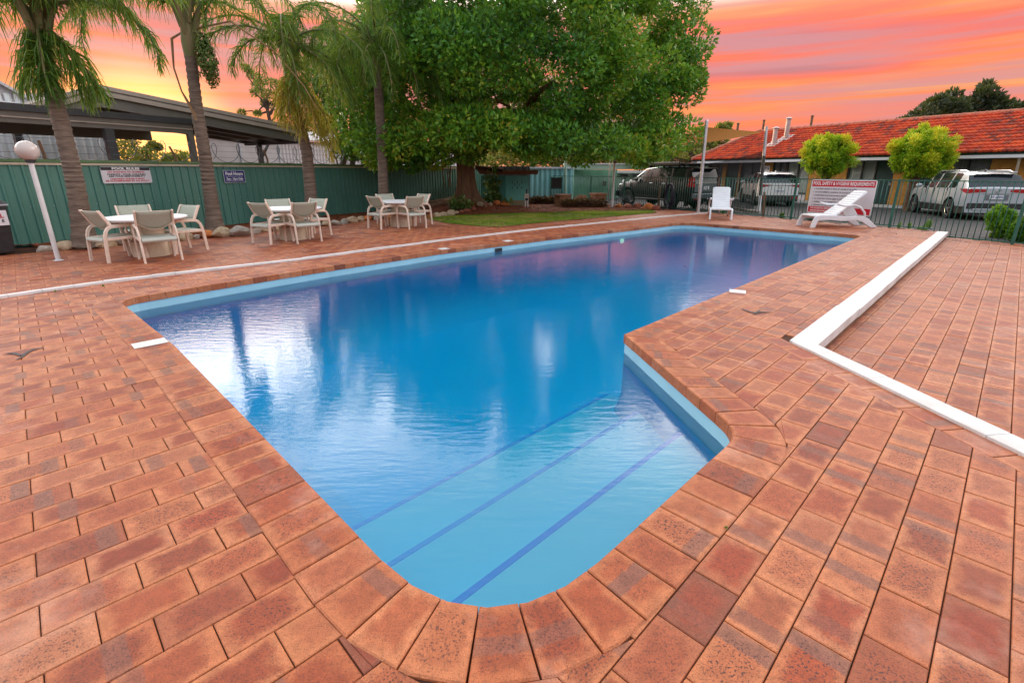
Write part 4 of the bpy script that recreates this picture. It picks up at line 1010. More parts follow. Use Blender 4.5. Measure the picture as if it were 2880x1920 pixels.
def fruit(t, top, ax):
    c = top + Vector((.42, -.10, .15)); n = 1500; q = RNG.normal(0, 1, (n, 3)); q /= np.linalg.norm(q, axis=1)[:, None]
    p = np.array(c) + q * np.array([.22, .22, .62]) * RNG.uniform(.55, 1, n)[:, None] + np.array([0, 0, -.25]); p[:, 0] += (-.25) * (p[:, 2] - c.z) * .3
    s_ = .035; a = RNG.normal(0, 1, (n, 3)); a /= np.linalg.norm(a, axis=1)[:, None]; b = np.cross(a, q); V = np.stack([p - a * s_, p + b * s_ * .8, p + a * s_, p - b * s_ * .8], 1).reshape(-1, 3)
    link_mesh('fruit_bunch', fast_mesh('fruit_bunch', V, np.arange(4 * n).reshape(-1, 4), M['fruit'], np.repeat(RNG.random(n), 4)), t)
    mb = MB(); mb.tube([top + ax * .25, top + Vector((.2, -.05, .5)), c + Vector((0, 0, .3))], [.03, .03, .02], 6); mb.build('fruit_stalk', M['palm_stem'], t, smooth=True)
    mb = MB(); s0 = top + Vector((-.3, -.1, .35))
    mb.tube([top + Vector((-.1, 0, .5)), s0, s0 + Vector((-.08, 0, -.6)), s0 + Vector((.0, 0, -1.1)), s0 + Vector((.22, 0, -1.6)), s0 + Vector((.26, 0, -2.0))], [.02, .03, .02, .018, .05, .008], 7); mb.build('dry_spathe', M['spathe'], t, smooth=True)
    mb = MB(); mb.tube([top + Vector((.1, 0, .55)), top + Vector((1.0, .1, .75)), top + Vector((1.9, .2, .15)), top + Vector((2.5, .2, -.6)), top + Vector((2.75, .2, -1.1))], [.024, .02, .017, .013, .008], 6); mb.build('bare_rachis', M['spathe'], t, smooth=True)
palm(pxpath([(588, 520), (575, 430), (553, 300), (536, 160)], b2), .165, .125, 'tall palm with a hanging green fruit bunch and dry sheaths', auto(8, 2, (2.8, 3.4), (35, 75)) + [(185, 22, 3.0, 1.2), (170, 30, 3.1, 1.2)], 1.15, seed=2, extra=fruit)
palm(pxpath([(872, 520), (863, 428), (845, 352), (826, 290), (818, 220)], b3), .165, .14, 'palm with a yellowing skirt of old fronds hanging down its trunk', auto(10, 3, (2.7, 3.3), (20, 65)) + [(-20, -10, 2.4, 1.3), (10, -15, 2.3, 1.2), (170, 25, 2.2, 1.8), (-60, -30, 2.0, .9), (40, 5, 2.6, 1.8)], 1.0,
     [(-35, -50, 2.2, .45), (-60, -62, 1.9, .3), (-20, -58, 2.6, .3), (-8, -48, 2.4, .5), (-80, -55, 1.7, .3), (-110, -60, 1.5, .3)], seed=3)
palm(pxpath([(1078, 520), (1076, 459), (1068, 321), (1062, 205)], b4), .165, .14, 'palm half hidden in front of the fig crown, fronds hanging in a curtain', auto(13, 4, (2.7, 3.2), (15, 75)) + [(0, 10, 3.2, 1.6), (-15, -5, 2.9, 1.3), (-40, 0, 2.6, 1.5), (-90, 5, 2.4, 1.7), (-130, 0, 2.4, 1.6), (160, 5, 2.4, 1.6), (-65, -5, 2.6, 1.4)], .8, seed=4)
b5 = Vector((-8.3, 23.5, -.15)); p5 = [b5] + [PT(x, y, 23.5) for x, y in ((970, 430), (958, 320), (952, 215))]
palm(p5, .15, .12, 'slender palm standing behind the green sheet fence', auto(12, 5, (2.2, 2.8), (0, 70)), .8, seed=5)

# ================================================================== other trees
def bg_tree(name, label, base, trunk_top, clumps, per, size, mat, group=None, cat='tree', bark='bark_dark', **kw):
    t = thing(name, label, cat, base, 0, group); b = Vector(base); mb = MB()
    tt = Vector(trunk_top) - b; mb.tube([(0, 0, -.1), tt * .5 + Vector((.05, 0, 0)), tt], [.16, .12, .09], 8)
    for c in clumps[::max(1, len(clumps) // 9)]: limb(mb, tt * random.uniform(.75, 1), Vector(c[:3]) - b, .06, .02, .15, 5, 6)
    mb.build('trunk', M[bark], t, smooth=True)
    me = leaf_cloud([np.array(c[:3]) - np.array(b) for c in clumps], [c[3] for c in clumps], per, size, M[mat], 'crown', **kw); link_mesh('crown', me, t); return t
def blob_px(lst, Y, spread=1.2):
    out = []
    for x, y, r in lst:
        p = PT(x, y, Y + random.uniform(-spread, spread)); out.append((p.x, p.y, p.z, r * Y / F))
    return out
# dusky trees behind the motel roof
cl = blob_px([(2600, 320, 26), (2570, 335, 18), (2630, 310, 20), (2655, 290, 22), (2680, 270, 18), (2640, 285, 16), (2620, 295, 16), (2690, 300, 24), (2720, 305, 24), (2660, 320, 26), (2740, 290, 26), (2770, 265, 22), (2775, 245, 16), (2790, 280, 24), (2810, 295, 24), (2830, 300, 20), (2850, 305, 18), (2755, 315, 26), (2800, 320, 26), (2845, 322, 20), (2540, 345, 12), (2700, 325, 26)], 36)
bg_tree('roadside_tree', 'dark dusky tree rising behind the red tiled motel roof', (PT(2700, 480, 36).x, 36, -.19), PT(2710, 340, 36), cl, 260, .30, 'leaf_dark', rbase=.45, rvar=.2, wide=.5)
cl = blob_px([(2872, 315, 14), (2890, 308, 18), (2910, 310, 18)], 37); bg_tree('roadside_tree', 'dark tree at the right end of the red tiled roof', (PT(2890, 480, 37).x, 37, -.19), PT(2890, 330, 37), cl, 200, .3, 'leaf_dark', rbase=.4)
# trees between fig and motel
cl = blob_px([(2030, 362, 12), (2045, 358, 11), (2020, 368, 9), (1905, 400, 24), (1890, 425, 26), (1930, 425, 24), (1960, 415, 22), (1985, 400, 20), (1945, 445, 26), (1910, 450, 24), (2000, 420, 18), (2030, 395, 16), (1975, 440, 20), (1870, 445, 26), (2010, 380, 12)], 40, 2)
bg_tree('roadside_tree', 'loose sunlit tree beyond the tan shade sail', (PT(1930, 480, 40).x, 40, -.19), PT(1940, 430, 40), cl, 260, .30, 'leaf_gum', rbase=.4, rvar=.22)
cl = blob_px([(1840, 420, 24), (1820, 445, 24), (1850, 450, 22), (1800, 460, 20), (1865, 430, 18)], 30, 1); bg_tree('garden_shrub', 'bright green shrub behind the black four wheel drive', (PT(1835, 480, 30).x, 30, -.17), PT(1835, 455, 30), cl, 320, .2, 'leaf_bush', cat='shrub', rbase=.6)
cl = []
for x in range(1350, 1800, 22): cl += [(x, 452 + random.uniform(-8, 8), 22), (x + 10, 430 + random.uniform(-10, 10), 20)]
cl = blob_px(cl, 46, 2); bg_tree('hedge', 'yellow green hedge of scrub behind the low sheds', (PT(1570, 480, 46).x, 46, -.19), PT(1570, 450, 46), cl, 200, .34, 'leaf_gum', cat='hedge', rbase=.55, rvar=.22)
# low sunset trees seen under the carport
cl = blob_px([(345, 400, 30), (330, 430, 30), (370, 430, 30), (365, 395, 22), (395, 440, 26), (420, 428, 16), (430, 410, 12), (445, 415, 9), (455, 450, 20), (480, 448, 18), (505, 442, 18), (525, 446, 20), (340, 455, 30), (400, 460, 26), (500, 462, 22)], 34, 1)
bg_tree('garden_shrub', 'shrubs glowing gold against the sunset under the carport', (PT(400, 480, 34).x, 34, -.19), PT(400, 450, 34), cl, 330, .20, 'leaf_gum', cat='shrub', rbase=.5)
# gum sapling leaning out above the white shed
cl = blob_px([(700, 200, 9), (690, 190, 7), (712, 215, 12), (735, 225, 12), (725, 245, 14), (760, 235, 14), (750, 265, 14), (775, 270, 14), (790, 285, 16), (770, 300, 14), (745, 290, 10), (800, 260, 16), (810, 300, 18), (715, 262, 8), (680, 318, 7), (725, 320, 6), (782, 240, 12)], 30, .6)
bg_tree('gum_tree', 'thin leaning gum tree above the pale shed roof', (PT(790, 480, 30).x, 30, -.19), PT(745, 275, 30), cl, 150, .19, 'leaf_gum', rbase=.45, wide=.3)
# dense greenery behind the fence between palms and fig
cl = []
for x, y, r in ((900, 180, 40), (920, 240, 40), (890, 290, 36), (930, 310, 40), (900, 350, 36), (940, 370, 36), (970, 270, 40), (1000, 320, 40), (990, 390, 36), (1030, 360, 40), (1040, 250, 44), (960, 420, 30), (1010, 430, 26), (880, 230, 30), (1000, 200, 40), (1090, 420, 36), (1050, 420, 30), (1120, 400, 36), (1150, 440, 24), (930, 130, 40), (980, 90, 50), (1040, 130, 50)): cl.append((x, y, r))
cl = blob_px(cl, 22.5, .8); bg_tree('dense_tree', 'dense dark green tree rising behind the green sheet fence between the palms', (PT(985, 480, 22.5).x, 22.5, -.19), PT(985, 380, 22.5), cl, 420, .17, 'leaf_ficus', rbase=.34, rvar=.16, bark='bark_dark')
# bright creeper branch hanging in front of the fence
cl = blob_px([(1010, 400, 30), (1030, 380, 30), (1050, 400, 28), (1000, 430, 24), (1030, 435, 26), (1060, 430, 22), (1040, 350, 26), (1015, 350, 24), (1060, 370, 22), (985, 415, 20), (1050, 330, 20)], 19.6, .5)
bg_tree('fig_sapling', 'bright green leafy sapling overhanging the green fence beside the palm', (PT(1025, 470, 19.9).x, 19.9, -.15), PT(1025, 400, 19.9), cl, 300, .14, 'leaf_bush', rbase=.35, rvar=.2)

# topiary balls
def topiary(px, py, r_px, base_px, label):
    b = G(*base_px, -.15); c = PT(px, py, b.y); r = r_px * b.y * .97 / F; t = thing('topiary_tree', label, 'tree', b, 0, 'clipped ball trees in front of the motel')
    mb = MB(); cz = c - b
    for k in range(3):
        a = Vector((random.uniform(-.12, .12), random.uniform(-.08, .08), -.05)); mb.tube([a, a * .6 + cz * .35 + Vector((.08 * (k - 1), 0, 0)), cz + Vector((.25 * (k - 1), 0, -.3))], [.09, .075, .05], 7)
    mb.build('trunk', M['timber'], t, smooth=True)
    cs, rs = [], []
    for k in range(150):
        d = RNG.normal(0, 1, 3); d /= np.linalg.norm(d); cs.append(np.array(cz) + d * r * RNG.uniform(.55, .88) * np.array([1, 1, .92]) * (1 + .26 * mnoise.noise(Vector(d) * 3.2))); rs.append(r * RNG.uniform(.12, .22))
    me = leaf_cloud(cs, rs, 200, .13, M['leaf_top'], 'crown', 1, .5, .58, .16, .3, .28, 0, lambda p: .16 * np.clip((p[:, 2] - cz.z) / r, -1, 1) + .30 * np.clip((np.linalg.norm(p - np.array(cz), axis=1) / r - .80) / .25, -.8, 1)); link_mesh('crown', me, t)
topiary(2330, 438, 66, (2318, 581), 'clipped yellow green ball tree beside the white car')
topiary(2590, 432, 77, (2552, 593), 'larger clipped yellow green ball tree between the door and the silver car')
# green bushes inside the right end of the picket fence
def bush(name, label, px, py, r, Y, per=260, mat='leaf_bush', n=16, size=.10, hgt=1.0, z0=-.15, **kw):
    b = Vector((PT(px, py, Y).x, Y, z0)); t = thing(name, label, 'shrub', b); cs, rs = [], []
    for k in range(n):
        cs.append((RNG.normal(0, r * .45), RNG.normal(0, r * .35), abs(RNG.normal(.45, .25)) * hgt)); rs.append(r * .32)
    mb = MB()
    for k in range(5): limb(mb, (random.uniform(-.1, .1), random.uniform(-.1, .1), -.02), cs[k], .02, .008, .15, 4, 5)
    mb.build('stem', M['bark_dark'], t, smooth=True)
    kw = {**dict(rbase=.55), **kw}
    link_mesh('foliage', leaf_cloud(cs, rs, per, size, M[mat], 'foliage', 1, .4, **kw), t); return t
bush('leafy_shrub', 'light green leafy shrub behind the fence in front of the silver car', 2815, 620, .36, 12.9, hgt=.75)
bush('leafy_shrub', 'light green leafy shrub at the fence end below the silver car', 2872, 640, .30, 12.2, hgt=.5)
def spiky(name, label, p, n, L_, mat, wd=.018, cat='plant', spread=.8):
    t = thing(name, label, cat, p); V = []; 
    for k in range(n):
        a = random.uniform(0, 6.28); e = random.uniform(.25, 1.45); l = L_ * random.uniform(.6, 1.1); d = np.array([math.cos(a) * math.cos(e) * spread, math.sin(a) * math.cos(e) * spread, math.sin(e)]); s_ = np.array([-math.sin(a), math.cos(a), 0]) * wd
        m_ = d * l * .6; tp_ = d * l + np.array([0, 0, -.12 * l]); V.append(np.array([-s_ * .6, s_ * .6, m_ + s_, m_ - s_, tp_ + s_ * .15, tp_ - s_ * .15]))
    V = np.array(V); m = len(V); o = np.arange(m)[:, None] * 6; Fq = np.concatenate([o + np.array([[0, 1, 2, 3]]), o + np.array([[3, 2, 4, 5]])])
    link_mesh('leaves', fast_mesh('leaves', V.reshape(-1, 3), Fq, M[mat], np.repeat(RNG.random(m), 6)), t)
    k = L_ / .5; MB().lathe([(.03 * k, -.03 * k), (.05 * k, .02 * k), (.02 * k, .06 * k)], 8).build('crown_base', M['bottom_green'], t, smooth=True)
spiky('spiky_plant', 'blue grey spiky grass clump at the fence below the black car', Vector((5.15, 22.6, .03)), 170, .62, 'leaf_blue')
spiky('spiky_plant', 'blue grey spiky plant behind the fence at the foot of the red sign', Vector((9.75, 16.1, -.15)), 140, .48, 'leaf_blue')
spiky('fern_plant', 'low bright green weed on the nature strip behind the fence', Vector((9.9, 18.2, -.15)), 60, .32, 'leaf_bush', .03)
spiky('fern_plant', 'yellow green weed behind the fence near the tall pale pole', Vector((8.15, 19.2, -.15)), 40, .35, 'leaf_bush', .025)
for px, py, Y, lab in ((2556, 640, 14.3, 'small green weed on the asphalt strip behind the fence'), (2530, 635, 14.4, 'thin pale weed behind the fence by the long kerb')):
    spiky('weed', lab, Vector((PT(px, py, Y).x, Y, -.15)), 22, .34, 'leaf_bush', .02, spread=.4)
# prickly pear pad, bare stakes
t = thing('prickly_pear', 'small prickly pear with two pads growing at the fence foot', 'cactus', Vector((PT(2600, 640, 13.75).x, 13.75, -.15)))
for x, z, r in ((0, .12, .10), (.10, .26, .10), (-.14, .12, .07)): MB().ball((x, 0, z), r, 12, 8, (1, .25, 1.35)).build('pad', M['bottom_green'], t, smooth=True)
for px, py0, py1, Y, lab in ((2146, 540, 615, 17.6, 'grey weathered stake behind the fence in front of the white car'), (1852, 522, 585, 22.4, 'pale timber stake by the coiled hose')):
    b = PT(px, py1, Y); tp_ = PT(px + 4, py0, Y); tag(MB().tube([b, tp_], [.045, .04], 8).build('timber_stake', M['timber']), lab, 'stake')
# creeper on the block wall, foliage at the trunk foot
cl = [(random.gauss(0, .22), random.gauss(0, .1), abs(random.gauss(.55, .38))) for _ in range(26)]
t = thing('variegated_creeper', 'variegated creeper with cream edged leaves climbing beside the teal block wall', 'creeper', Vector((PT(1392, 560, 21.2).x, 21.2, .06)))
link_mesh('foliage', leaf_cloud(cl, [.16] * 26, 26, .17, M['leaf_varieg'], 'foliage', 1, .1, .5, .3, .3, .55), t); MB().tube([(0, 0, 0), (.06, .05, .5), (-.05, .08, 1.1), (.12, .1, 1.5)], .012, 5).build('stem', M['bark_dark'], t, smooth=True)
t = thing('variegated_creeper', 'small variegated plant growing at the left foot of the fig trunk', 'creeper', Vector((PT(1292, 560, 19.0).x, 19.0, soil_h(PT(1292, 560, 19.0).x, 19.0))))
cl = [(random.gauss(0, .16), random.gauss(0, .1), abs(random.gauss(.25, .18))) for _ in range(12)]; link_mesh('foliage', leaf_cloud(cl, [.12] * 12, 26, .15, M['leaf_varieg'], 'foliage', 1, .1, .4, .3, .3, .55), t); MB().tube([(0, 0, 0), (.03, .02, .3)], .01, 5).build('stem', M['bark_dark'], t)
# dry brown ground cover mounds
for px, py, r, lab in ((1534, 574, .75, 'mound of dead brown ground cover by the corrugated shed'), (1645, 583, .85, 'mound of dead brown ground cover by the lawn and brick planter')):
    b = G(px, py, .03); cs = [(random.uniform(-r, r), random.uniform(-.25, .3), random.uniform(.05, .22)) for _ in range(26)]; t = thing('dead_shrub', lab, 'shrub', b)
    link_mesh('foliage', leaf_cloud(cs, [.2] * 26, 130, .12, M['dry'], 'foliage', .7, .2, .45, .3, .3, .3), t); MB().tube([(0, 0, 0), (.1, 0, .2)], .02, 5).build('stem', M['bark_dark'], t)
b = G(1632, 575, .03); cs = [(random.uniform(-.3, .3), random.uniform(-.15, .15), random.uniform(.05, .3)) for _ in range(14)]; t = thing('flowering_plant', 'low pinkish red flowering plant behind the dead ground cover', 'plant', b)
M['leaf_pink'] = leafmat('pink_leaf', [(.10, .12, .03), (.35, .10, .07), (.5, .14, .12)], .2)
link_mesh('foliage', leaf_cloud(cs, [.12] * 14, 60, .08, M['leaf_pink'], 'foliage', 1, .4), t); MB().tube([(0, 0, 0), (.0, 0, .15)], .012, 5).build('stem', M['bark_dark'], t)

# weeds in the joints, dead leaves blown over the deck
for px, py, lab in ((157, 822, 'tiny green weed in the joint under the white edging by the lamp'), (290, 806, 'tiny green weed in the joint under the white edging by the first table'), (2040, 1487, 'tiny green weed in a paver joint by the near coping'), (1120, 655, 'tiny weed at the deck joint beside the lawn table')):
    spiky('weed', lab, G(px, py, -.004), 14, .045 if py < 900 else .02, 'leaf_bush', .005, 'weed', .9)
pts = []
while len(pts) < 90:
    u, v = random.uniform(-3, 17), random.uniform(8.3, 13) if random.random() < .75 else random.uniform(1.4, 9)
    if inpoly(u, v, POUT): continue
    p = UV(u, v); pts.append((p.x, p.y, .004))
o = link_mesh('deck_leaves', blades('deck_leaves', pts, .022, .018, M['dry'], None, 2.0)); tag(o, 'scattered small dead leaves lying on the brick deck', 'leaf litter', kind='stuff')
# ================================================================== tables and chairs
def make_table():
    t = thing('round_table', '', 'table'); 
    top = MB().lathe([(.0, .655), (.60, .655), (.655, .668), (.672, .69), (.668, .708), (.65, .716), (.60, .714), (.1, .712), (0, .712)], 48).build('table_top', M['white_plastic'], t, smooth=True)
    ped = MB().lathe([(.30, 0), (.305, .02), (.30, .27), (.285, .285), (.285, .30), (.262, .305), (.258, .50), (.262, .64), (.262, .656)], 40).build('pedestal', M['pedestal'], t, smooth=True)
    MB().lathe([(.304, .262), (.309, .268), (.309, .285), (.304, .290)], 40).build('pedestal_band', M['pedestal'], ped, smooth=True)
    return t
def make_chair():
    t = thing('garden_chair', '', 'chair')
    path = [(-.305, 0), (-.28, .34), (-.268, .45), (-.245, .52), (-.205, .575), (-.15, .60), (.10, .612), (.19, .612), (.235, .598), (.262, .565), (.275, .50), (.285, .42), (.312, 0)]
    for s in (-1, 1):
        mb = MB(); x = s * .272
        for off in (-.0135, .0135):
            pp = []
            for i, (y, z) in enumerate(path):
                a = path[max(i - 1, 0)]; b = path[min(i + 1, len(path) - 1)]; d = Vector((b[0] - a[0], b[1] - a[1])).normalized()
                pp.append((x, y - d.y * off, max(z + d.x * off, 0)))
            mb.tube(pp, .0165, 6, flat=(1, 0, 0))
        fr_ = mb.build('side_frame', M['cream'], t, smooth=True)
        mb = MB()
        for off in (-.012, .012): mb.tube([(x, -.272, .395 + off), (x, .288, .405 + off)], .0145, 6)
        mb.build('seat_rail', M['cream'], t, smooth=True)
        mb = MB()
        for off in (-.0125, .0125): mb.tube([(x * .985, -.135 + off, .59), (x * .985, -.19 + off, .70), (x * .985, -.285 + off, .875)], .0165, 6)
        mb.build('back_post', M['cream'], t, smooth=True)
    rows = []
    for j in range(6):
        row = []
        for i in range(11):
            x = -.255 + .051 * i; q = 1 - (x / .255) ** 2; zb = .665 - .115 * q; z = .862 + (zb - .862) * j / 5; row.append((x, -.135 - (z - .59) * .52 - .028 * q, z))
        rows.append(row)
    MB().grid(rows).build('backrest', M['sling'], t, smooth=True, solid=.012)
    mb = MB(); mb.tube([rows[-1][i] for i in range(11)], .008, 6); mb.tube([rows[0][i] for i in range(11)], .006, 6); mb.build('backrest_hem', M['cream'], t, smooth=True)
    pr = [(-.30, .345), (-.318, .375), (-.312, .40), (-.29, .418), (-.15, .408), (.0, .402), (.16, .41), (.28, .428), (.305, .415), (.308, .39), (.29, .37), (.26, .385), (.0, .375), (-.2, .38), (-.27, .37)]
    n = len(pr); mb = MB(); mb.add([(-.25, y, z) for y, z in pr] + [(.25, y, z) for y, z in pr], [(i, (i + 1) % n, n + (i + 1) % n, n + i) for i in range(n)] + [tuple(range(n))[::-1], tuple(range(n, 2 * n))])
    mb.build('seat', M['sling_seat'], t, smooth=True)
    MB().bar((-.265, -.27, .365), (.265, -.27, .365), .03, .025).build('cross_rail', M['cream'], t); MB().bar((-.265, .285, .375), (.265, .285, .375), .03, .025).build('cross_rail', M['cream'], t)
    return t
tp, cp = make_table(), make_chair(); first = [True, True]
TABS = [((432, 723), ((413, 742), (514, 731)), ((264, 733), (288, 742)), 'nearest the white globe lamp', 'nearest the globe lamp'),
        ((829, 676), ((838, 687), (903, 679)), ((716, 685), (757, 689)), 'before the palm with yellowing skirt', 'by the skirted palm'),
        ((1129, 639), ((1150, 646.5), (1200, 642)), ((1037, 642.5), (1067, 646.5)), 'beside the lawn', 'beside the lawn')]
for tb, fr2, lf2, where, wh2 in TABS:
    c = G(*tb); c = c + Vector((c.x, c.y, 0)).normalized() * .28
    if first[0]: o = tp; o.location = c; first[0] = False
    else: o = copy_tree(tp, None, c)
    tag(o, 'round white table on a fat cream pedestal ' + where, 'table', 'round poolside tables')
    dirs = []
    for pr in (fr2, lf2):
        m = (G(*pr[0]) + G(*pr[1])) / 2; d = (m - c).xy; dirs.append((math.atan2(d.y, d.x), d.length))
    for k, (a, L_, lab) in enumerate(((dirs[0][0], dirs[0][1], 'cream framed chair with back to the pool at the table '), (dirs[1][0], dirs[1][1], 'cream framed chair turned away from the bin at the table '),
                                 (dirs[0][0] + math.pi, dirs[0][1] + .02, 'cream framed chair against the fence side of the table '), (dirs[1][0] + math.pi, dirs[1][1] + .02, 'cream framed chair on the fig tree side of the table '))):
        r = L_ - .33; p = c + Vector((math.cos(a) * r, math.sin(a) * r, 0)); rz = a + math.pi / 2 + random.uniform(-.08, .08)
        if first[1]: o = cp; o.location = p; o.rotation_euler = (0, 0, rz); first[1] = False
        else: o = copy_tree(cp, None, p, rz)
        tag(o, lab + wh2, 'chair', 'cream chairs round the poolside tables')

# ------------------------------------------------------------------ globe lamps and other poles
def globe_lamp(base, hp, rg, r, label):
    t = thing('globe_lamp', label, 'lamp post', base, 0)
    MB().tube([(0, 0, -.03), (0, 0, hp)], r, 16).build('pole', M['white_paint'], t, smooth=True)
    MB().lathe([(r * 1.1, 0), (r * 1.9, .01), (r * 1.9, .05), (r * 1.2, .055)], 16, (0, 0, hp - .01)).build('fitting', M['black_plastic'], t, smooth=True)
    MB().lathe([(r * 1.9, 0), (r * 2.0, .01), (r * 1.1, .02)], 16, (0, 0, 0)).build('base_flange', M['white_paint'], t, smooth=True)
    MB().ball((0, 0, hp + .04 + rg * .92), rg, 28, 16).build('globe', M['globe'], t, smooth=True)
g_ = G(165, 733); globe_lamp(g_, PT(90, 457, g_.y).z, .155, .036, 'white globe lamp post standing on the deck in front of the green sheet fence')
g_ = G(1721, 586); globe_lamp(g_, PT(1725, 458, g_.y).z, .13, .05, 'white globe lamp post at the far lawn edge by the picket fence')
def pole(px0, py0, px1, py1, z, r, mat, label, name='pole', bands=None):
    b = G(px0, py0, z); tpp = PT(px1, py1, b.y); t = thing(name, label, 'pole', b); tpp = tpp - b
    if not bands: MB().tube([(0, 0, -.05), tpp], r, 12).build('shaft', M[mat], t, smooth=True); MB().ball(tpp, r * 1.02, 10, 6).build('cap', M[mat], t, smooth=True)
    else:
        for a, c, m in bands: MB().tube([tpp * a, tpp * c], r * (1 + .06 * (m != mat)), 12).build('shaft_section', M[m], t, smooth=True)
    return t, b
pole(1963, 600, 1988, 342, 0, .058, 'steel', 'tall pale metal pole standing at the end of the white edging', 'sail_pole')
pole(2134, 598, 2156, 356, -.15, .06, 'steel', 'tall metal pole with a dark middle and white foot beside the white car', 'sail_pole', bands=((-.03, .21, 'white_paint'), (.21, .67, 'dark_metal'), (.67, 1, 'steel')))
pole(1865, 560, 1869, 398, -.15, .06, 'steel', 'metal pole rising behind the black four wheel drive', 'sail_pole')
pole(1711, 572, 1716, 452, 0, .035, 'steel', 'thin grey pole next to the far globe lamp', 'thin_pole')
pole(1589, 561, 1591, 446, 0, .07, 'pale_green', 'pale green pole in front of the corrugated shed gate', 'green_pole')

# ------------------------------------------------------------------ wheelie bin, cut by the frame edge
bb = G(18, 722); t = thing('wheelie_bin', 'black wheelie bin with a white label and blue grey lid at the fence', 'bin', bb + Vector((-.40, .22, 0)), R(60)); 
q = lambda s, z: [(-s, -s * .95, z), (s, -s * .95, z), (s, s * .95, z), (-s, s * .95, z)]
MB().hexa(q(.22, .04), q(.28, .90)).build('body', M['black_plastic'], t, bevel=.02)
MB().hexa(q(.295, .90), q(.30, .925)).build('rim', M['gutter'], t, bevel=.006)
MB().hexa([(x * 1.05, y * 1.05, .928) for x, y, _ in q(.29, 0)], [(x * .8, y * .8, 1.01) for x, y, _ in q(.29, 0)]).build('lid', M['dark_metal'], t, bevel=.02)
lb = MB(); lb.hexa([(-.18, -.262, .55), (.235, -.262, .55), (.235, -.268, .82), (-.18, -.268, .82)], [(-.18, -.280, .55), (.235, -.280, .55), (.235, -.290, .82), (-.18, -.290, .82)]); lb.build('label_sheet', M['sign_white'], t)
text_obj('label_text', 'ALL', .10, (.10, -.291, .72), (1, 0, 0), (0, 0, 1), M['text_red'], t, 1, .003); text_obj('label_text', 'E', .07, (.16, -.289, .63), (1, 0, 0), (0, 0, 1), M['text_black'], t, 1, .002)
for s in (-1, 1): MB().tube([(s * .24, .24, .08), (s * .29, .24, .08)], .09, 14).build('wheel', M['tyre'], t, smooth=True)

# ------------------------------------------------------------------ loungers
def make_lounger():
    t = thing('sun_lounger', '', 'lounger')
    pr = [(-.04, 0), (.09, 0), (.135, .17), (.17, .205), (.45, .215), (.80, .185), (1.05, .20), (1.22, .215), (1.38, .175), (1.68, 0), (1.84, 0), (1.86, .03), (1.55, .265), (1.42, .315), (1.25, .325), (1.0, .305), (.72, .33), (.50, .345), (.22, .35), (.10, .335), (.04, .29), (0, .18)]
    n = len(pr)
    for s in (-1, 1):
        y0, y1 = s * .30, s * .355; mb = MB(); f = [tuple(range(n)), tuple(range(n, 2 * n))[::-1]] + [(i, n + i, n + (i + 1) % n, (i + 1) % n) for i in range(n)]
        mb.add([(x, y0, z) for x, z in pr] + [(x, y1, z) for x, z in pr], f); mb.build('side_frame', M['white_plastic'], t, bevel=.012)
        arm = [(1.12, s * .30, .62), (.98, s * .335, .60), (.80, s * .35, .60), (.66, s * .355, .63), (.58, s * .35, .66)]
        MB().tube(arm, [.022, .026, .028, .026, .02], 8, flat=(0, 1, 0)).build('armrest', M['white_plastic'], t, smooth=True)
        MB().tube([(1.12, s * .30, .62), (1.28, s * .335, .56), (1.42, s * .345, .42), (1.46, s * .34, .30)], [.022, .028, .028, .024], 8).build('arm_strut', M['white_plastic'], t, smooth=True)
    for i in range(9):
        x = .045 + i * .074; z = .335 - .02 * (i == 0)
        MB().box((x + .02, 0, z + .004), (.064, .60, .022)).build('seat_slat', M['white_plastic'], t, bevel=.008)
    ang = math.atan2(.66, .80); d = Vector((math.cos(ang), 0, math.sin(ang))); nn = Vector((-d.z, 0, d.x)); o_ = Vector((.64, 0, .335))
    for i in range(11):
        a = o_ + d * (.03 + i * .0915); b = a + d * .083; wv = .27 if i < 9 else .265 - .012 * (i - 8); cv = nn * (-.018 * math.sin(math.pi * (i + .5) / 11))
        mb = MB(); a, b = a + cv, b + cv
        mb.hexa([a + Vector((0, -wv, 0)) - nn * .011, a + Vector((0, wv, 0)) - nn * .011, b + Vector((0, wv, 0)) - nn * .011, b + Vector((0, -wv, 0)) - nn * .011], [a + Vector((0, -wv, 0)) + nn * .011, a + Vector((0, wv, 0)) + nn * .011, b + Vector((0, wv, 0)) + nn * .011, b + Vector((0, -wv, 0)) + nn * .011])
        mb.build('back_slat', M['white_plastic'], t, bevel=.007)
    for s in (-1, 1):
        a = o_ + Vector((0, s * .255, 0)) - nn * .028; MB().bar(a, a + d * 1.02, .05, .03, nn).build('back_rail', M['white_plastic'], t, bevel=.008)
    MB().bar((1.02, -.29, .26), (1.02, .29, .26), .04, .05).build('cross_bar', M['white_plastic'], t)
    MB().bar((1.08, 0, .60), (1.36, 0, .24), .30, .03, (0, 1, 0)).build('back_prop', M['white_plastic'], t)
    return t
lg = make_lounger(); a, b, c = G(2290, 641), G(2235, 634), G(2462, 640)
m = (a + b) / 2; rz = math.atan2(c.y - a.y, c.x - a.x) - .02; lg.location = m; lg.rotation_euler = (0, 0, rz); tag(lg, 'white slatted sun lounger side on in front of the red and white sign', 'lounger', 'white plastic sun loungers')
a, b = G(1992, 617), G(2060, 619); m = (a + b) / 2; o = copy_tree(lg, None, m, math.atan2(b.x - a.x, -(b.y - a.y)) + .0); tag(o, 'white slatted sun lounger seen from its foot end beside the tall pole', 'lounger', 'white plastic sun loungers')

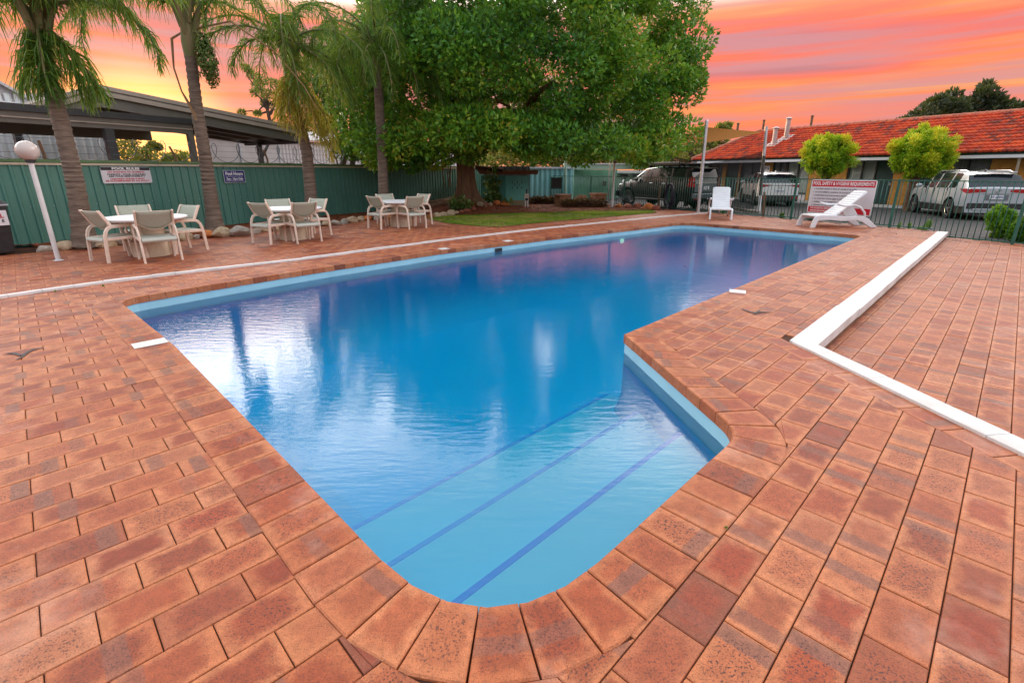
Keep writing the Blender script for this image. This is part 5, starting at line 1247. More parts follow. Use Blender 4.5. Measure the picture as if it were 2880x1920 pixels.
# ================================================================== pool fence
pf = thing('picket_fence', 'dark green metal tubular pool fence between the deck and the car park', 'fence', (FN0.x, FN0.y, 0))
LF = (FN1 - FN0).length; LR = 6.2
def Q(s_, z, off=0): q_ = FN0 + fd * s_ - fnr * off; return Vector((q_.x, q_.y, z))
def s_of_px(px, z=0): return min(np.arange(-LR, LF, .01), key=lambda s_: abs((PROJ(Q(s_, z)) or (9e9, 0))[0] - px))
posts = [s_of_px(x) for x in (2500, 2223, 2034, 1876, 1753, 1659, 1549)]; posts += [posts[0] - 2.6, posts[0] - 5.2]; posts.sort()
pk_m = {}
ZT = 1.275
for s_ in np.arange(-LR, LF, .118):
    low = s_ < .12; key = low
    z0, z1 = (-.12 if low else .05), ZT
    if key not in pk_m: pk_m[key] = MB().tube([(0, 0, z0), (0, 0, z1)], .0105, 6).mesh('picket', M['picket_green'], True)
    link_mesh('picket', pk_m[key], pf, Q(s_, 0) - Vector((FN0.x, FN0.y, 0)))
for i in range(len(posts) - 1):
    a, b = posts[i] + .03, posts[i + 1] - .03
    MB().bar(Q(a, ZT), Q(b, ZT), .028, .028).build('top_rail', M['picket_green'], pf, world=True)
    for (p0, p1, z) in (((a, min(b, .1), -.10),) if b < .2 else ()) + (((max(a, .1), b, .07),) if b > .2 else ()):
        if p1 > p0: MB().bar(Q(p0, z), Q(p1, z), .028, .028).build('bottom_rail', M['picket_green'], pf, world=True)
if posts[0] < .1:
    k = [i for i in range(len(posts) - 1) if posts[i] < .1 < posts[i + 1]]
    for i in k: MB().bar(Q(posts[i] + .03, -.10), Q(.1, -.10), .028, .028).build('bottom_rail', M['picket_green'], pf, world=True)
for s_ in posts:
    MB().bar(Q(s_, -.2), Q(s_, ZT + .03), .055, .055, (fd.x, fd.y, 0)).build('fence_post', M['picket_green'], pf, world=True)
# sign on the fence
pp, nn3 = Q(0, 0, .04), Vector((fnr.x, fnr.y, 0)); tl, tr, bl = HIT(2285, 505, pp, nn3), HIT(2470, 507, pp, nn3), HIT(2268, 597, pp, nn3)
wd = (tr - tl).xy.length; ht = tl.z - bl.z; c = (tl + tr) / 2 - Vector((0, 0, ht / 2)); rt = (tr - tl); rt.z = 0; rt.normalize()
sg = thing('pool_safety_sign', 'large red and white pool safety sign hung on the green picket fence', 'sign', c)
plate(sg, wd, ht, M['text_white'], 'board', 0, corner=.05); plate(sg, wd * .975, ht * .96, M['sign_white'], 'panel', .0065, th=.0012, corner=.04)
M['sign_red'] = pmat('sign_red', (.58, .008, .03), (.5, .006, .025), 2, .35)
plate(sg, wd * .965, ht * .175, M['sign_red'], 'heading_bar', .008, cz=ht * .385, th=.0012); plate(sg, wd * .965, ht * .17, M['sign_red'], 'footer_bar', .008, cz=-ht * .385, th=.0012)
PU = .0105
ln('heading', 'POOL SAFETY & HYGIENE REQUIREMENTS', ht * .135, ht * .385, M['text_white'], .62, .004, wd * .93, sg, push=PU)
for i, s in enumerate(('CHILDREN UNDER 10 YEARS OF AGE MUST BE SUPER', 'NO DIVE BOMBING, RUNNING OR ROUGH PLAY IN TH', 'SURFBOARDS & BOOGIE BOARDS ARE NOT ALLOWED', 'ALL FLOATING TOYS & OBJECTS ARE TO BE REMO', 'ANIMALS ARE NOT PERMITTED WITHIN THE POOL', 'DRINKING GLASSES & GLASS BOTTLES ARE NOT PE')):
    z = ht * (.225 - .096 * i)
    text_obj('rule_line', s, ht * .062, rt * (-wd * .415) + upv * z, rt, upv, M['text_black'], sg, .80, .001, 'LEFT', PU, .15)
    ctr = rt * (-wd * .435) + upv * z; plate(sg, ht * .022, ht * .022, M['text_red'] if i == 2 else M['text_black'], 'bullet', .0085, cx=-wd * .435, cz=z, th=.001)
text_obj('footer_line', 'FOR ACCIDENTS & EMERGENCIES CO', ht * .06, rt * (-wd * .45) + upv * (-ht * .35), rt, upv, M['text_white'], sg, .80, .002, 'LEFT', PU)
text_obj('footer_line', 'AIRBORN MANAGERS RESIDENCE (OFF RECEPTION)', ht * .06, rt * (-wd * .45) + upv * (-ht * .425), rt, upv, M['text_white'], sg, .80, .002, 'LEFT', PU)
# coiled hose on the fence
sh = s_of_px(1885); hc_ = Q(sh, 0, .10); t = thing('garden_hose', 'dark garden hose hung in long loops on the picket fence', 'hose', hc_); mb = MB(); pts_ = []
for k in range(9 * 20):
    a = 2 * math.pi * k / 20; lp = k / 20; rw = .20 + .045 * math.sin(lp * 2.1); rh = .46 + .03 * math.cos(lp * 1.7)
    pts_.append(Vector((fd.x, fd.y, 0)) * (rw * math.cos(a) + .03 * math.sin(lp)) + Vector((0, 0, .55 + rh * math.sin(a))) - nn3 * (.006 * lp + .02 * math.sin(a)))
mb.tube(pts_, .014, 7); mb.build('hose_loops', M['hose'], t, smooth=True)
mb = MB(); mb.tube([pts_[-1], (-.1, -.2, .06), (-.45, -.2, .02), (-.3, -.4, .02), (.25, -.35, .02), (.6, -.15, .02)], .013, 7); mb.build('hose_tail', M['hose'], t, smooth=True)
MB().box((0, 0, .98), (.10, .06, .14)).build('hose_hook', M['steel'], t, bevel=.01)
# ------------------------------------------------------------------ shade sails
def sail(name, label, mat, A_, B_, C_, D_, sag, n=12, solid=.01):
    rows = []
    for i in range(n + 1):
        u = i / n; row = []
        for j in range(n + 1):
            v = j / n; p = (A_ * (1 - u) + B_ * u) * (1 - v) + (D_ * (1 - u) + C_ * u) * v
            row.append(p + Vector((0, 0, -sag * math.sin(math.pi * u) * (1 - .4 * abs(2 * v - 1)))))
        rows.append(row)
    o = MB().grid(rows).build(name, M[mat], None, smooth=True); tag(o, label, 'shade sail'); return o
sail('shade_sail', 'tan brown fabric shade sail stretched between poles above the cars', 'sail_tan', PT(1850, 402, 21.5), PT(1986, 358, 19.6), PT(2146, 372, 27), PT(1930, 408, 25.5), .10)
pb = G(2134, 598, -.15); e1 = PT(2148, 424, pb.y); e0 = PT(1938, 462, 24.5)
sail('shade_mesh', 'dark see through shade mesh hanging from the tall pole over the motel', 'sail_net', e0, e1, Vector((e1.x, e1.y + .1, -.02)), Vector((e0.x, e0.y, .2)), .22)
sail('shade_mesh', 'dark shade mesh slung behind the roof of the black car', 'sail_net', PT(1868, 430, 25), PT(1960, 452, 25.5), PT(1960, 470, 25.5), PT(1868, 468, 25), .1)
# planters, tap stand
for px, py, lab in ((1584, 582, 'weathered brick planter in front of the corrugated shed'), (1684, 577, 'square brick planter standing by the picket fence')):
    b = G(px, py); t = thing('brick_planter', lab, 'planter', b + Vector((0, .3, 0)), R(20)); 
    for k in range(4): MB().box((0, 0, .06 + .12 * k), (.56 - .004 * (k % 2), .56 - .004 * (k % 2), .114)).build('brick_course', M['planter'], t, bevel=.008)
    MB().box((0, 0, .505), (.64, .64, .05)).build('capping', M['planter'], t, bevel=.01); MB().box((0, 0, .531), (.5, .5, .006)).build('soil_fill', M['soil'], t)
b = G(1481, 586); t = thing('tap_stand', 'white timber tap stand with two legs beside the teal block wall', 'tap stand', b)
for s in (-1, 1): MB().bar((s * .055, 0, 0), (s * .05, 0, .62), .05, .04, (0, 1, 0)).build('leg', M['white_paint'], t, bevel=.004)
for i in range(3): MB().bar((-.07 + .07 * i, -.03, .38), (-.07 + .07 * i, -.03, .60), .045, .02, (0, 1, 0)).build('slat', M['cream'], t)
MB().tube([(0, 0, .55), (0, 0, .78)], .03, 8).build('tap_post', M['dark_metal'], t, smooth=True); MB().ball((0, 0, .76), .045, 10, 6).build('tap', M['dark_metal'], t, smooth=True); MB().ball((0, -.05, .38), .075, 10, 6, (1, .6, .7)).build('bowl', M['black_plastic'], t, smooth=True)
# ================================================================== carports and sheds behind the green fence
def LP(px, py, off, h=None):     # on a vertical plane parallel to the green fence, 'off' metres behind it
    return HIT(px, py, F3(0, 0, -off), Vector((FNm.x, FNm.y, 0)))
FD3 = Vector((FBd.x, FBd.y, 0)); BK = Vector((-FNm.x, -FNm.y, 0))     # along the fence / away from the pool
def rib_wall(a, b, z0, z1, pitch, depth, mat, name, parent, z1b=None):
    """corrugated sheet from a to b (plan points)"""
    a, b = Vector(a[:2]), Vector(b[:2]); d = b - a; L_ = d.length; d /= L_; n_ = Vector((d.y, -d.x)); k = int(L_ / pitch) * 4; lo, hi = [], []
    for i in range(k + 1):
        s_ = L_ * i / k; o_ = depth * (0, 1, 1, 0)[i % 4]; p = a + d * s_ + n_ * o_; lo.append((p.x, p.y, z0)); hi.append((p.x, p.y, z1 + ((z1b if z1b is not None else z1) - z1) * i / k))
    return MB().grid([lo, hi]).build(name, mat, parent, world=True)
# lean-to carport: fascia beam parallel to the fence
off = 1.6; A_, B_ = LP(-260, 275, off), LP(538, 332, off); zt = (LP(0, 290, off).z + LP(538, 332, off).z) / 2; zb = (LP(0, 345, off).z + LP(430, 367, off).z) / 2
cpo = thing('lean_to_carport', 'dark flat roofed carport with deep fascia beam behind the green fence', 'carport', (A_.x, A_.y, -.19))
def beam(name, p, q, z0, z1, dep, mat, parent, sh=0):
    p, q = Vector((p.x, p.y, 0)) + BK * sh, Vector((q.x, q.y, 0)) + BK * sh
    b4 = [p, q, q + BK * dep, p + BK * dep]; mb = MB(); mb.hexa([v + Vector((0, 0, z0)) for v in b4], [v + Vector((0, 0, z1)) for v in b4]); return mb.build(name, mat, parent, world=True)
h_ = zt - zb
beam('gutter', A_, B_, zt - h_ * .38, zt, .14, M['carport_dark'], cpo)
beam('fascia', A_, B_, zt - h_ * .66, zt - h_ * .385, .10, M['carport'], cpo, .05)
beam('trim', A_, B_, zt - h_ * .74, zt - h_ * .665, .12, M['carport_pale'], cpo, .03)
beam('beam', A_, B_, zb, zt - h_ * .745, .12, M['carport'], cpo, .06)
beam('roof_sheet', A_, B_, zt - h_ * .55, zt - h_ * .48, 2.4, M['soffit'], cpo, .16)
beam('rear_beam', A_ , B_, zb - .12, zt - h_ * .56, .14, M['carport'], cpo, 2.3)
for px, w_ in ((310, .20), (538, .15)):
    p = LP(px, 400, off + .1); c = Vector((p.x, p.y, 0)) ; MB().box((c.x, c.y, (zb - .19) / 2), (w_, w_, zb + .19), math.atan2(FBd.y, FBd.x)).build('column', M['carport_dark' if px < 400 else 'carport'], cpo, world=True)
p = LP(538, 400, off + 2.3); MB().box((p.x, p.y, (zb - .25) / 2), (.15, .15, zb + .13), math.atan2(FBd.y, FBd.x)).build('column', M['carport'], cpo, world=True)
# gabled shelter behind it
off = 4.6; ap = LP(269, 236, off); re = LP(840, 356, off); le = LP(-60, 330, off); re_b = LP(842, 388, off)
gs = thing('gabled_shelter', 'steel gabled shelter with pale barge boards behind the lean-to carport', 'shelter', (ap.x, ap.y, -.19)); DEP = 3.6
le = LP(40, 304, off)
for a, b in ((ap, re), (ap, le)):
    dz = Vector((0, 0, -.30)); bk = BK * .08
    mb = MB(); mb.hexa([a + dz, b + dz, b + dz + bk, a + dz + bk], [a, b, b + bk, a + bk]); mb.build('barge_board', M['carport_pale'], gs, world=True)
    dz2 = Vector((0, 0, -.62)); mb = MB(); mb.hexa([a + dz2 + bk, b + dz2 + bk, b + dz2 + BK * .16, a + dz2 + BK * .16], [a + dz + bk, b + dz + bk, b + dz + BK * .16, a + dz + BK * .16]); mb.build('rafter', M['carport'], gs, world=True)
    dzr = Vector((0, 0, -.12)); th = Vector((0, 0, -.05)); back = BK * DEP
    mb = MB(); mb.hexa([a + dzr + th, b + dzr + th, b + dzr + th + back, a + dzr + th + back], [a + dzr, b + dzr, b + dzr + back, a + dzr + back]); mb.build('roof_sheet', M['soffit'], gs, world=True)
    for k in (1, 2, 3):
        o_ = BK * (DEP * k / 3 - .1); mb = MB(); mb.hexa([a + dz2 + o_, b + dz2 + o_, b + dz2 + o_ + BK * .12, a + dz2 + o_ + BK * .12], [a + dzr + th * 1.2 + o_, b + dzr + th * 1.2 + o_, b + dzr + th * 1.2 + o_ + BK * .12, a + dzr + th * 1.2 + o_ + BK * .12]); mb.build('rafter', M['carport'], gs, world=True)
for u, v in ((.55, .25), (.70, .22), (.62, .55), (.40, .5), (.8, .6)):
    c = ap.lerp(re, u) + BK * DEP * v + Vector((0, 0, -.182)); d = (re - ap).normalized() * .35; e = BK * .3; mb = MB(); mb.hexa([c - d - e + Vector((0, 0, -.006)), c + d - e + Vector((0, 0, -.006)), c + d + e + Vector((0, 0, -.006)), c - d + e + Vector((0, 0, -.006))], [c - d - e, c + d - e, c + d + e, c - d + e]); mb.build('skylight', M['skylight'], gs, world=True)
re_g = Vector((re.x, re.y, 0)); ca = math.atan2(FBd.y, FBd.x)
mb = MB(); p0 = re + Vector((0, 0, -.52)) - FD3 * .1; mb.bar(p0 + BK * .1, p0 + BK * DEP, .12, .34); mb.build('eave_beam', M['carport_dark'], gs, world=True)
p = LP(727, 400, off + 2.4); col_t = re.z - .55
MB().box((p.x, p.y, (col_t - .19) / 2), (.17, .17, col_t + .19), ca).build('column', M['carport_dark'], gs, world=True); MB().bar((p.x, p.y, col_t - .75), (p.x + FD3.x * .5, p.y + FD3.y * .5, col_t - .05), .09, .09).build('brace', M['carport_dark'], gs, world=True)
for dd in (0.3, DEP - .3):
    q_ = le + BK * dd; MB().box((q_.x, q_.y, (le.z - .6) / 2), (.17, .17, le.z - .3), ca).build('column', M['carport_dark'], gs, world=True)
MB().box((ap.x + BK.x * .3, ap.y + BK.y * .3, ap.z - .75), (.16, .12, 1.1), ca).build('king_post', M['carport'], gs, world=True)
# pale corrugated shed at the left
off = 9.2; a, b = LP(-330, 400, off), LP(308, 400, off); top = LP(0, 330, off).z + 1.2
sh_ = thing('corrugated_shed', 'pale blue grey corrugated iron shed seen under the lean-to carport', 'shed', (b.x, b.y, -.19))
rib_wall(a, b, -.19, LP(250, 330, off).z + .55, .24, .03, M['corr_blue'], 'wall', sh_)
e_ = LP(90, 292, off); r_ = LP(-10, 222, off); mb = MB(); dpt = BK * 7; lo_ = LP(-330, 300, off); 
gz = LP(250, 330, off).z + .5
apx = Vector((LP(-140, 300, off).x, LP(-140, 300, off).y, LP(-140, 140, off).z))
eR = Vector((LP(96, 300, off).x, LP(96, 300, off).y, LP(96, 292, off).z)); eL = apx * 2 - eR; eL.z = eR.z
mb.add([apx, eR, Vector((eR.x, eR.y, gz)), Vector((eL.x, eL.y, gz)), eL], [(0, 1, 2, 3, 4)]); mb.build('gable', M['corr_white'], sh_, world=True)
for q_ in (eR, eL):
    mb = MB(); u_ = Vector((0, 0, .10)); f_ = BK * -.18; mb.hexa([apx + f_, q_ + f_, q_ + dpt, apx + dpt], [apx + f_ + u_, q_ + f_ + u_, q_ + dpt + u_, apx + dpt + u_]); mb.build('roof', M['corr_white'], sh_, world=True)
mb = MB(); a3 = Vector((eR.x, eR.y, gz)); mb.hexa([a3 - BK * .1, LP(308, 400, off) * Vector((1, 1, 0)) if 0 else Vector((b.x, b.y, gz)) - BK * .1, Vector((b.x, b.y, gz + .1)) + BK * 6, a3 + BK * 6 + Vector((0, 0, .1))], [a3 - BK * .1 + Vector((0, 0, .12)), Vector((b.x, b.y, gz + .12)) - BK * .1, Vector((b.x, b.y, gz + .3)) + BK * 6, a3 + BK * 6 + Vector((0, 0, .3))]); mb.build('side_roof', M['corr_white'], sh_, world=True)
# white shed behind the palms
off = 9.5; a, b = LP(566, 400, off), LP(1330, 400, off); zt_ = LP(840, 350, off).z
ws = thing('white_shed', 'long white shed of rendered panels and ribbed sheeting behind the razor wire', 'shed', (a.x, a.y, -.19))
m1 = LP(790, 400, off); zz = LP(700, 388, off).z
mb = MB(); q4 = [Vector((a.x, a.y, 0)), Vector((m1.x, m1.y, 0)), Vector((m1.x, m1.y, 0)) + BK * 5, Vector((a.x, a.y, 0)) + BK * 5 + FD3 * 5.5]; mb.hexa([v + Vector((0, 0, -.19)) for v in q4], [v + Vector((0, 0, zz)) for v in q4]); mb.build('rendered_wall', M['render_white'], ws, world=True)
for px in (672, 782): p = LP(px, 400, off - .03); MB().box((p.x, p.y, (zz - .19) / 2), (.06, .05, zz + .19), ca).build('downpipe', M['gutter'], ws, world=True)
rib_wall(m1, b, -.19, zz, .20, .03, M['corr_white'], 'ribbed_wall', ws)
mb = MB(); mb.hexa([q4[0] - BK * .25 + Vector((0, 0, zz + .002)), Vector((b.x, b.y, zz + .002)) - BK * .25, Vector((b.x, b.y, zz + .9)) + BK * 5, q4[3] + Vector((0, 0, zz + .9))], [q4[0] - BK * .25 + Vector((0, 0, zz + .08)), Vector((b.x, b.y, zz + .08)) - BK * .25, Vector((b.x, b.y, zz + .98)) + BK * 5, q4[3] + Vector((0, 0, zz + .98))]); mb.build('roof', M['render_white'], ws, world=True)

# ================================================================== sheds beyond the lawn
Y0 = 21.6
def XZ(px, py, Y): return PT(px, py, Y)
a, b, c0 = PT(1352, 470, 22.3), PT(1422, 470, 21.6), PT(1488, 470, 22.4)
bs = thing('block_shed', 'low teal painted block shed with slotted vents beside the fig tree', 'shed', (b.x, b.y, 0))
zb_ = PT(1422, 494, 21.6).z
q4 = [Vector((a.x, a.y, 0)), Vector((b.x, b.y, 0)), Vector((c0.x, c0.y, 0)), Vector((c0.x - .3, c0.y + 2.5, 0)), Vector((a.x, a.y + 2.4, 0))]
# side wall in shade, front wall laid block by block
MB().hexa([q4[0], q4[1], q4[1] + Vector((.05, .12, 0)), q4[0] + Vector((0, .12, 0))], [v + Vector((0, 0, zb_)) for v in (q4[0], q4[1], q4[1] + Vector((.05, .12, 0)), q4[0] + Vector((0, .12, 0)))]).build('side_wall', M['block_teal'], bs, world=True)
dw = (q4[2] - q4[1]); Lw = dw.length; dw /= Lw; nw = Vector((dw.y, -dw.x, 0)); rowsn = 9; bh = zb_ / rowsn
M['stain_soil'] = pmat('soil_stained_block', (.26, .16, .075), (.12, .19, .13), 3, .85, bump=.3)
for r in range(rowsn):
    n_ = 4; offb = .5 if r % 2 else 0; edges = sorted({0, Lw} | {min(max((k - offb) * Lw / 3.2, 0), Lw) for k in range(6)})
    for k in range(len(edges) - 1):
        if edges[k + 1] - edges[k] < .05: continue
        p = q4[1] + dw * (edges[k] + .004); q_ = q4[1] + dw * (edges[k + 1] - .004); e = -nw * .14; z0_, z1_ = r * bh + .003, (r + 1) * bh - .003
        MB().hexa([v + Vector((0, 0, z0_)) for v in (p, q_, q_ + e, p + e)], [v + Vector((0, 0, z1_)) for v in (p, q_, q_ + e, p + e)]).build('wall_block', M['stain_soil'] if r < 2 else M['block_teal'], bs, world=True)
MB().hexa([v + Vector((0, 0, 0)) for v in (q4[1] - nw * .03, q4[2] - nw * .03, q4[2] - nw * .12, q4[1] - nw * .12)], [v + Vector((0, 0, zb_)) for v in (q4[1] - nw * .03, q4[2] - nw * .03, q4[2] - nw * .12, q4[1] - nw * .12)]).build('mortar_core', M['block_teal'], bs, world=True)
for px, py in ((1441, 513), (1455, 513), (1467, 513), (1448, 520), (1460, 520), (1441, 528), (1455, 528), (1467, 528)):
    p = HIT(px, py, q4[1], nw) + nw * .004; MB().bar(p - Vector((0, 0, .055)), p + Vector((0, 0, .055)), .03, .012, nw).build('vent_slot', M['black_plastic'], bs, world=True)
r0 = [q4[0] + Vector((-.2, -.35, zb_ + .30)), q4[1] + Vector((-.1, -.28, zb_ + .16)), q4[2] + Vector((.4, -.2, zb_ + .17)), q4[2] + Vector((.5, 2.4, zb_ + .03)), q4[0] + Vector((-.2, 2.4, zb_ + .05))]
mb = MB(); n = 5; mb.add(r0 + [v + Vector((0, 0, .06)) for v in r0], [tuple(range(n))[::-1], tuple(range(n, 2 * n))] + [(i, (i + 1) % n, n + (i + 1) % n, n + i) for i in range(n)]); mb.build('roof', M['timber'], bs, world=True)
MB().bar(r0[0] + Vector((0, -.03, .03)), r0[1] + Vector((0, -.03, .03)), .05, .15).build('fascia', M['bark_dark'], bs, world=True)
MB().bar(r0[0] + Vector((0, -.06, .12)), r0[1] + Vector((0, -.06, .12)), .04, .04).build('fascia_capping', M['cream_rail'], bs, world=True)
# corrugated teal shed
a, b = PT(1488, 500, 27.5), PT(1612, 500, 29.0); zt_ = PT(1540, 474, 28.0).z
cs_ = thing('teal_shed', 'teal corrugated iron shed wall behind the gate', 'shed', (a.x, a.y, -.17)); rib_wall(a, b, -.17, zt_, .30, .05, M['corr_teal'], 'wall', cs_)
MB().bar((a.x, a.y - .08, zt_ + .04), (b.x, b.y - .08, zt_ + .04), .10, .09).build('capping', M['gutter'], cs_, world=True)
rib_wall(PT(1352, 460, 27), PT(1490, 460, 27), -.17, PT(1420, 468, 27).z, .3, .05, M['carport_dark'], 'rear_wall', cs_)
# green block store with pale roof edge
a, b = PT(1614, 500, 30), PT(1735, 500, 32); zt_ = PT(1660, 482, 31).z
gs2 = thing('green_store', 'low dark green store with a pale flat roof edge behind the picket fence', 'shed', (a.x, a.y, -.17)); mb = MB(); v4 = [Vector((a.x, a.y, 0)), Vector((b.x, b.y, 0)), Vector((b.x, b.y + 3, 0)), Vector((a.x, a.y + 3, 0))]
mb.hexa([v + Vector((0, 0, -.17)) for v in v4], [v + Vector((0, 0, zt_ + .1)) for v in v4]); mb.build('wall', pmat('store_green', (.11, .28, .19), (.085, .22, .15), 2, .8), gs2, world=True)
MB().bar(v4[0] + Vector((-.6, -.25, zt_ + .22)), v4[1] + Vector((5.5, -.25, zt_ + .28)), .3, .26).build('roof_fascia', M['pale_green'], gs2, world=True); MB().bar(v4[0] + Vector((-.6, -.2, zt_ + .40)), v4[1] + Vector((5.5, -.2, zt_ + .46)), .5, .07).build('roof_edge', M['white_paint'], gs2, world=True)
MB().box((PT(1700, 516, 31).x, 31.0, PT(1700, 516, 31).z), (.22, .2, .28)).build('meter_box', M['black_plastic'], gs2, world=True)
a, b = PT(1732, 500, 33), PT(1850, 500, 33.5); gs3 = thing('pale_store', 'pale green panel store behind the nose of the black car', 'shed', (a.x, a.y, -.17)); zt_ = PT(1780, 484, 33).z
rib_wall(a, b, -.17, zt_, .9, .02, M['pale_green'], 'wall', gs3); MB().bar((a.x, a.y - .2, zt_ + .02), (b.x, b.y - .2, zt_ + .02), .3, .16).build('roof_edge', M['white_paint'], gs3, world=True)
for px in (1755, 1790, 1815): p = PT(px, 494, 32.9); MB().box((p.x, 32.9, p.z), (.5, .03, .16)).build('window', M['glass_dark'], gs3, world=True)
# gate in the fence corner
a, b = PT(1550, 505, 27.0), PT(1581, 505, 27.0); zt_ = PT(1565, 500, 27).z; zb_ = PT(1565, 561, 27).z
gt = thing('side_gate', 'metal side gate with black upper mesh and teal corrugated lower panel', 'gate', (a.x, 27, 0)); rib_wall(a, b, zb_, (zb_ + zt_) / 2 - .05, .12, .02, M['corr_teal'], 'lower_panel', gt)
for x in np.linspace(a.x + .04, b.x - .04, 9): MB().box((x, 27.0, (zt_ * .75 + zb_ * .25)), (.03, .015, (zt_ - zb_) * .5)).build('mesh_bar', M['black_plastic'], gt, world=True)
MB().box(((a.x + b.x) / 2, 27.03, zt_ * .75 + zb_ * .25), (b.x - a.x, .01, (zt_ - zb_) * .46)).build('mesh_backing', M['black_plastic'], gt, world=True)
for x in (a.x, b.x): MB().box((x, 27, (zt_ + zb_) / 2), (.05, .05, zt_ - zb_ + .1)).build('gate_stile', M['picket_green'], gt, world=True)
for z in (zt_, (zt_ + zb_) / 2, zb_): MB().box(((a.x + b.x) / 2, 27, z), (b.x - a.x, .045, .045)).build('gate_rail', M['picket_green'], gt, world=True)

# ================================================================== motel
dM = Vector((math.cos(R(117.3)), math.sin(R(117.3)), 0)); nM = Vector((-dM.y, dM.x, 0))      # along the front, away / towards the car park
if nM.x > 0: nM = -nM
W0 = G(2455, 579, -.15); W0 = W0 - nM * .25
def MW(px, py, off=0): return HIT(px, py, W0 + nM * off, nM)
def sM(p): return (p - W0).dot(dM)
OV = .70
ef = MW(2455, 451, OV); et = MW(2455, 443.5, OV); ZE0, ZE1 = ef.z, et.z
RB = 3.0; rg = MW(2455, 345, -RB); ZR = rg.z
s_end = sM(MW(1950, 446, OV)); s_hip = sM(MW(2140, 372, -RB)); s_start = -9.5
def MP(s_, off, z): p = W0 + dM * s_ + nM * off; return Vector((p.x, p.y, z))
mo = thing('motel', 'long low tan brick motel block with red terracotta tiled roof', 'building', MP(0, 0, -.15))
ZW = ZE0 + .05
# wall with openings: built as panels between openings
ops = [('window', 2651, 2777, 'curtain_grey'), ('door', 2566, 2650, 'dark_door'), ('door', 2459, 2511, 'dark_door'), ('window', 2379, 2458, 'curtain'), ('window', 2206, 2273, 'curtain'), ('window', 2168, 2205, 'curtain_grey'), ('window', 2080, 2140, 'curtain_grey'), ('door', 2040, 2075, 'dark_door'), ('window', 1990, 2030, 'curtain_grey')]
spans = []
for kind, x0, x1, mt in ops:
    a = sM(MW(x1, 500)); b = sM(MW(x0, 500)); spans.append((a, b, kind, mt))
spans.sort(); cur = s_start
def slab(name, s0, s1, z0, z1, o0, o1, mat, parent): 
    b4 = [(s0, o1), (s1, o1), (s1, o0), (s0, o0)]; mb = MB(); mb.hexa([MP(s_, o_, z0) for s_, o_ in b4], [MP(s_, o_, z1) for s_, o_ in b4]); return mb.build(name, mat, parent, world=True)
for a, b, kind, mt in spans + [(s_end - .8, s_end - .8, 'end', '')]:
    if a > cur + .03: slab('wall_panel', cur, a, -.15, ZW, -.22, 0, M['brick_tan'], mo)
    if kind == 'window':
        zs_ = .15 if b - a < 3 else .15; slab('sill_wall', a, b, -.15, .30, -.22, -.01, M['pale_green'] if a < 2 else M['render_white'], mo)
        w_ = slab('window', a, b, .30, ZW, -.14, -.10, M['glass_dark'], mo); w_.data.materials[0] = M['pane']  if 'pane' in M else M['glass_dark']
        slab('curtain', a + .04, b - .04, .34, ZW - .02, -.20, -.17, M[mt], w_)
        for s_ in (a + .03, (a + b) / 2, b - .03): slab('frame', s_ - .03, s_ + .03, .30, ZW, -.16, -.06, M['dark_metal'], w_)
        slab('sill', a, b, .26, .315, -.15, .04, M['dark_metal'], w_)
    elif kind == 'door':
        d_ = slab('door', a, b, -.12, ZW, -.16, -.11, M[mt], mo); slab('handle', a + .08, a + .13, .85, .98, -.11, -.06, M['steel'], d_); slab('threshold', a, b, -.15, -.115, -.2, .06, M['kerb_conc'], d_)
    cur = max(cur, b)
slab('end_wall', s_end - .8, s_end - .6, -.15, ZW, -5.2, 0, M['brick_tan'], mo)
slab('back_wall', s_start, s_end - .6, -.15, ZW, -5.3, -5.1, M['brick_tan'], mo)
slab('interior_wall', s_start, s_end - .8, -.15, ZW, -1.0, -.9, M['dark_door'], mo)
slab('soffit', s_start, s_end, ZE0 - .02, ZE0 + .03, -.2, OV - .05, M['fascia'], mo)
slab('gutter', s_start, s_end, ZE0, ZE1, OV - .02, OV + .10, M['gutter'], mo)
slab('fascia', s_start, s_end, ZE1 + .002, ZE1 + .13, OV - .12, OV + .02, M['fascia'], mo)
slab('footpath', s_start, s_end, -.2, -.06, .1, .9, M['kerb_conc'], mo); slab('path_edge', s_start, s_end, -.2, -.05, .9, 1.02, M['white_paint'], mo)
p = MW(2868, 470, .6)
MB().bar(MP(sM(MW(2850, 520)), .05, .9), MP(sM(MW(2850, 520)) - .15, OV - .1, ZE0), .09, .09).build('strut', M['cream_rail'], mo, world=True)
p = MW(2152, 475, .06); rt_s = rt; rt = -dM
sgn = thing('room_sign', 'small white room number sign with an arrow on the motel wall', 'sign', p); plate(sgn, .62, .34, M['text_white'], 'board', 0)
text_obj('room_text', 'EXIT', .2, rt * -.06, rt, upv, M['sign_blue'], sgn, .8, .006, 'CENTER', .01); 
mb = MB(); mb.add([rt * .17 + upv * -.1 - dM * 0 + nM * .012, rt * .28 + nM * .012, rt * .17 + upv * .1 + nM * .012], [(0, 1, 2)]); mb.build('arrow', M['text_black'], sgn); rt = rt_s
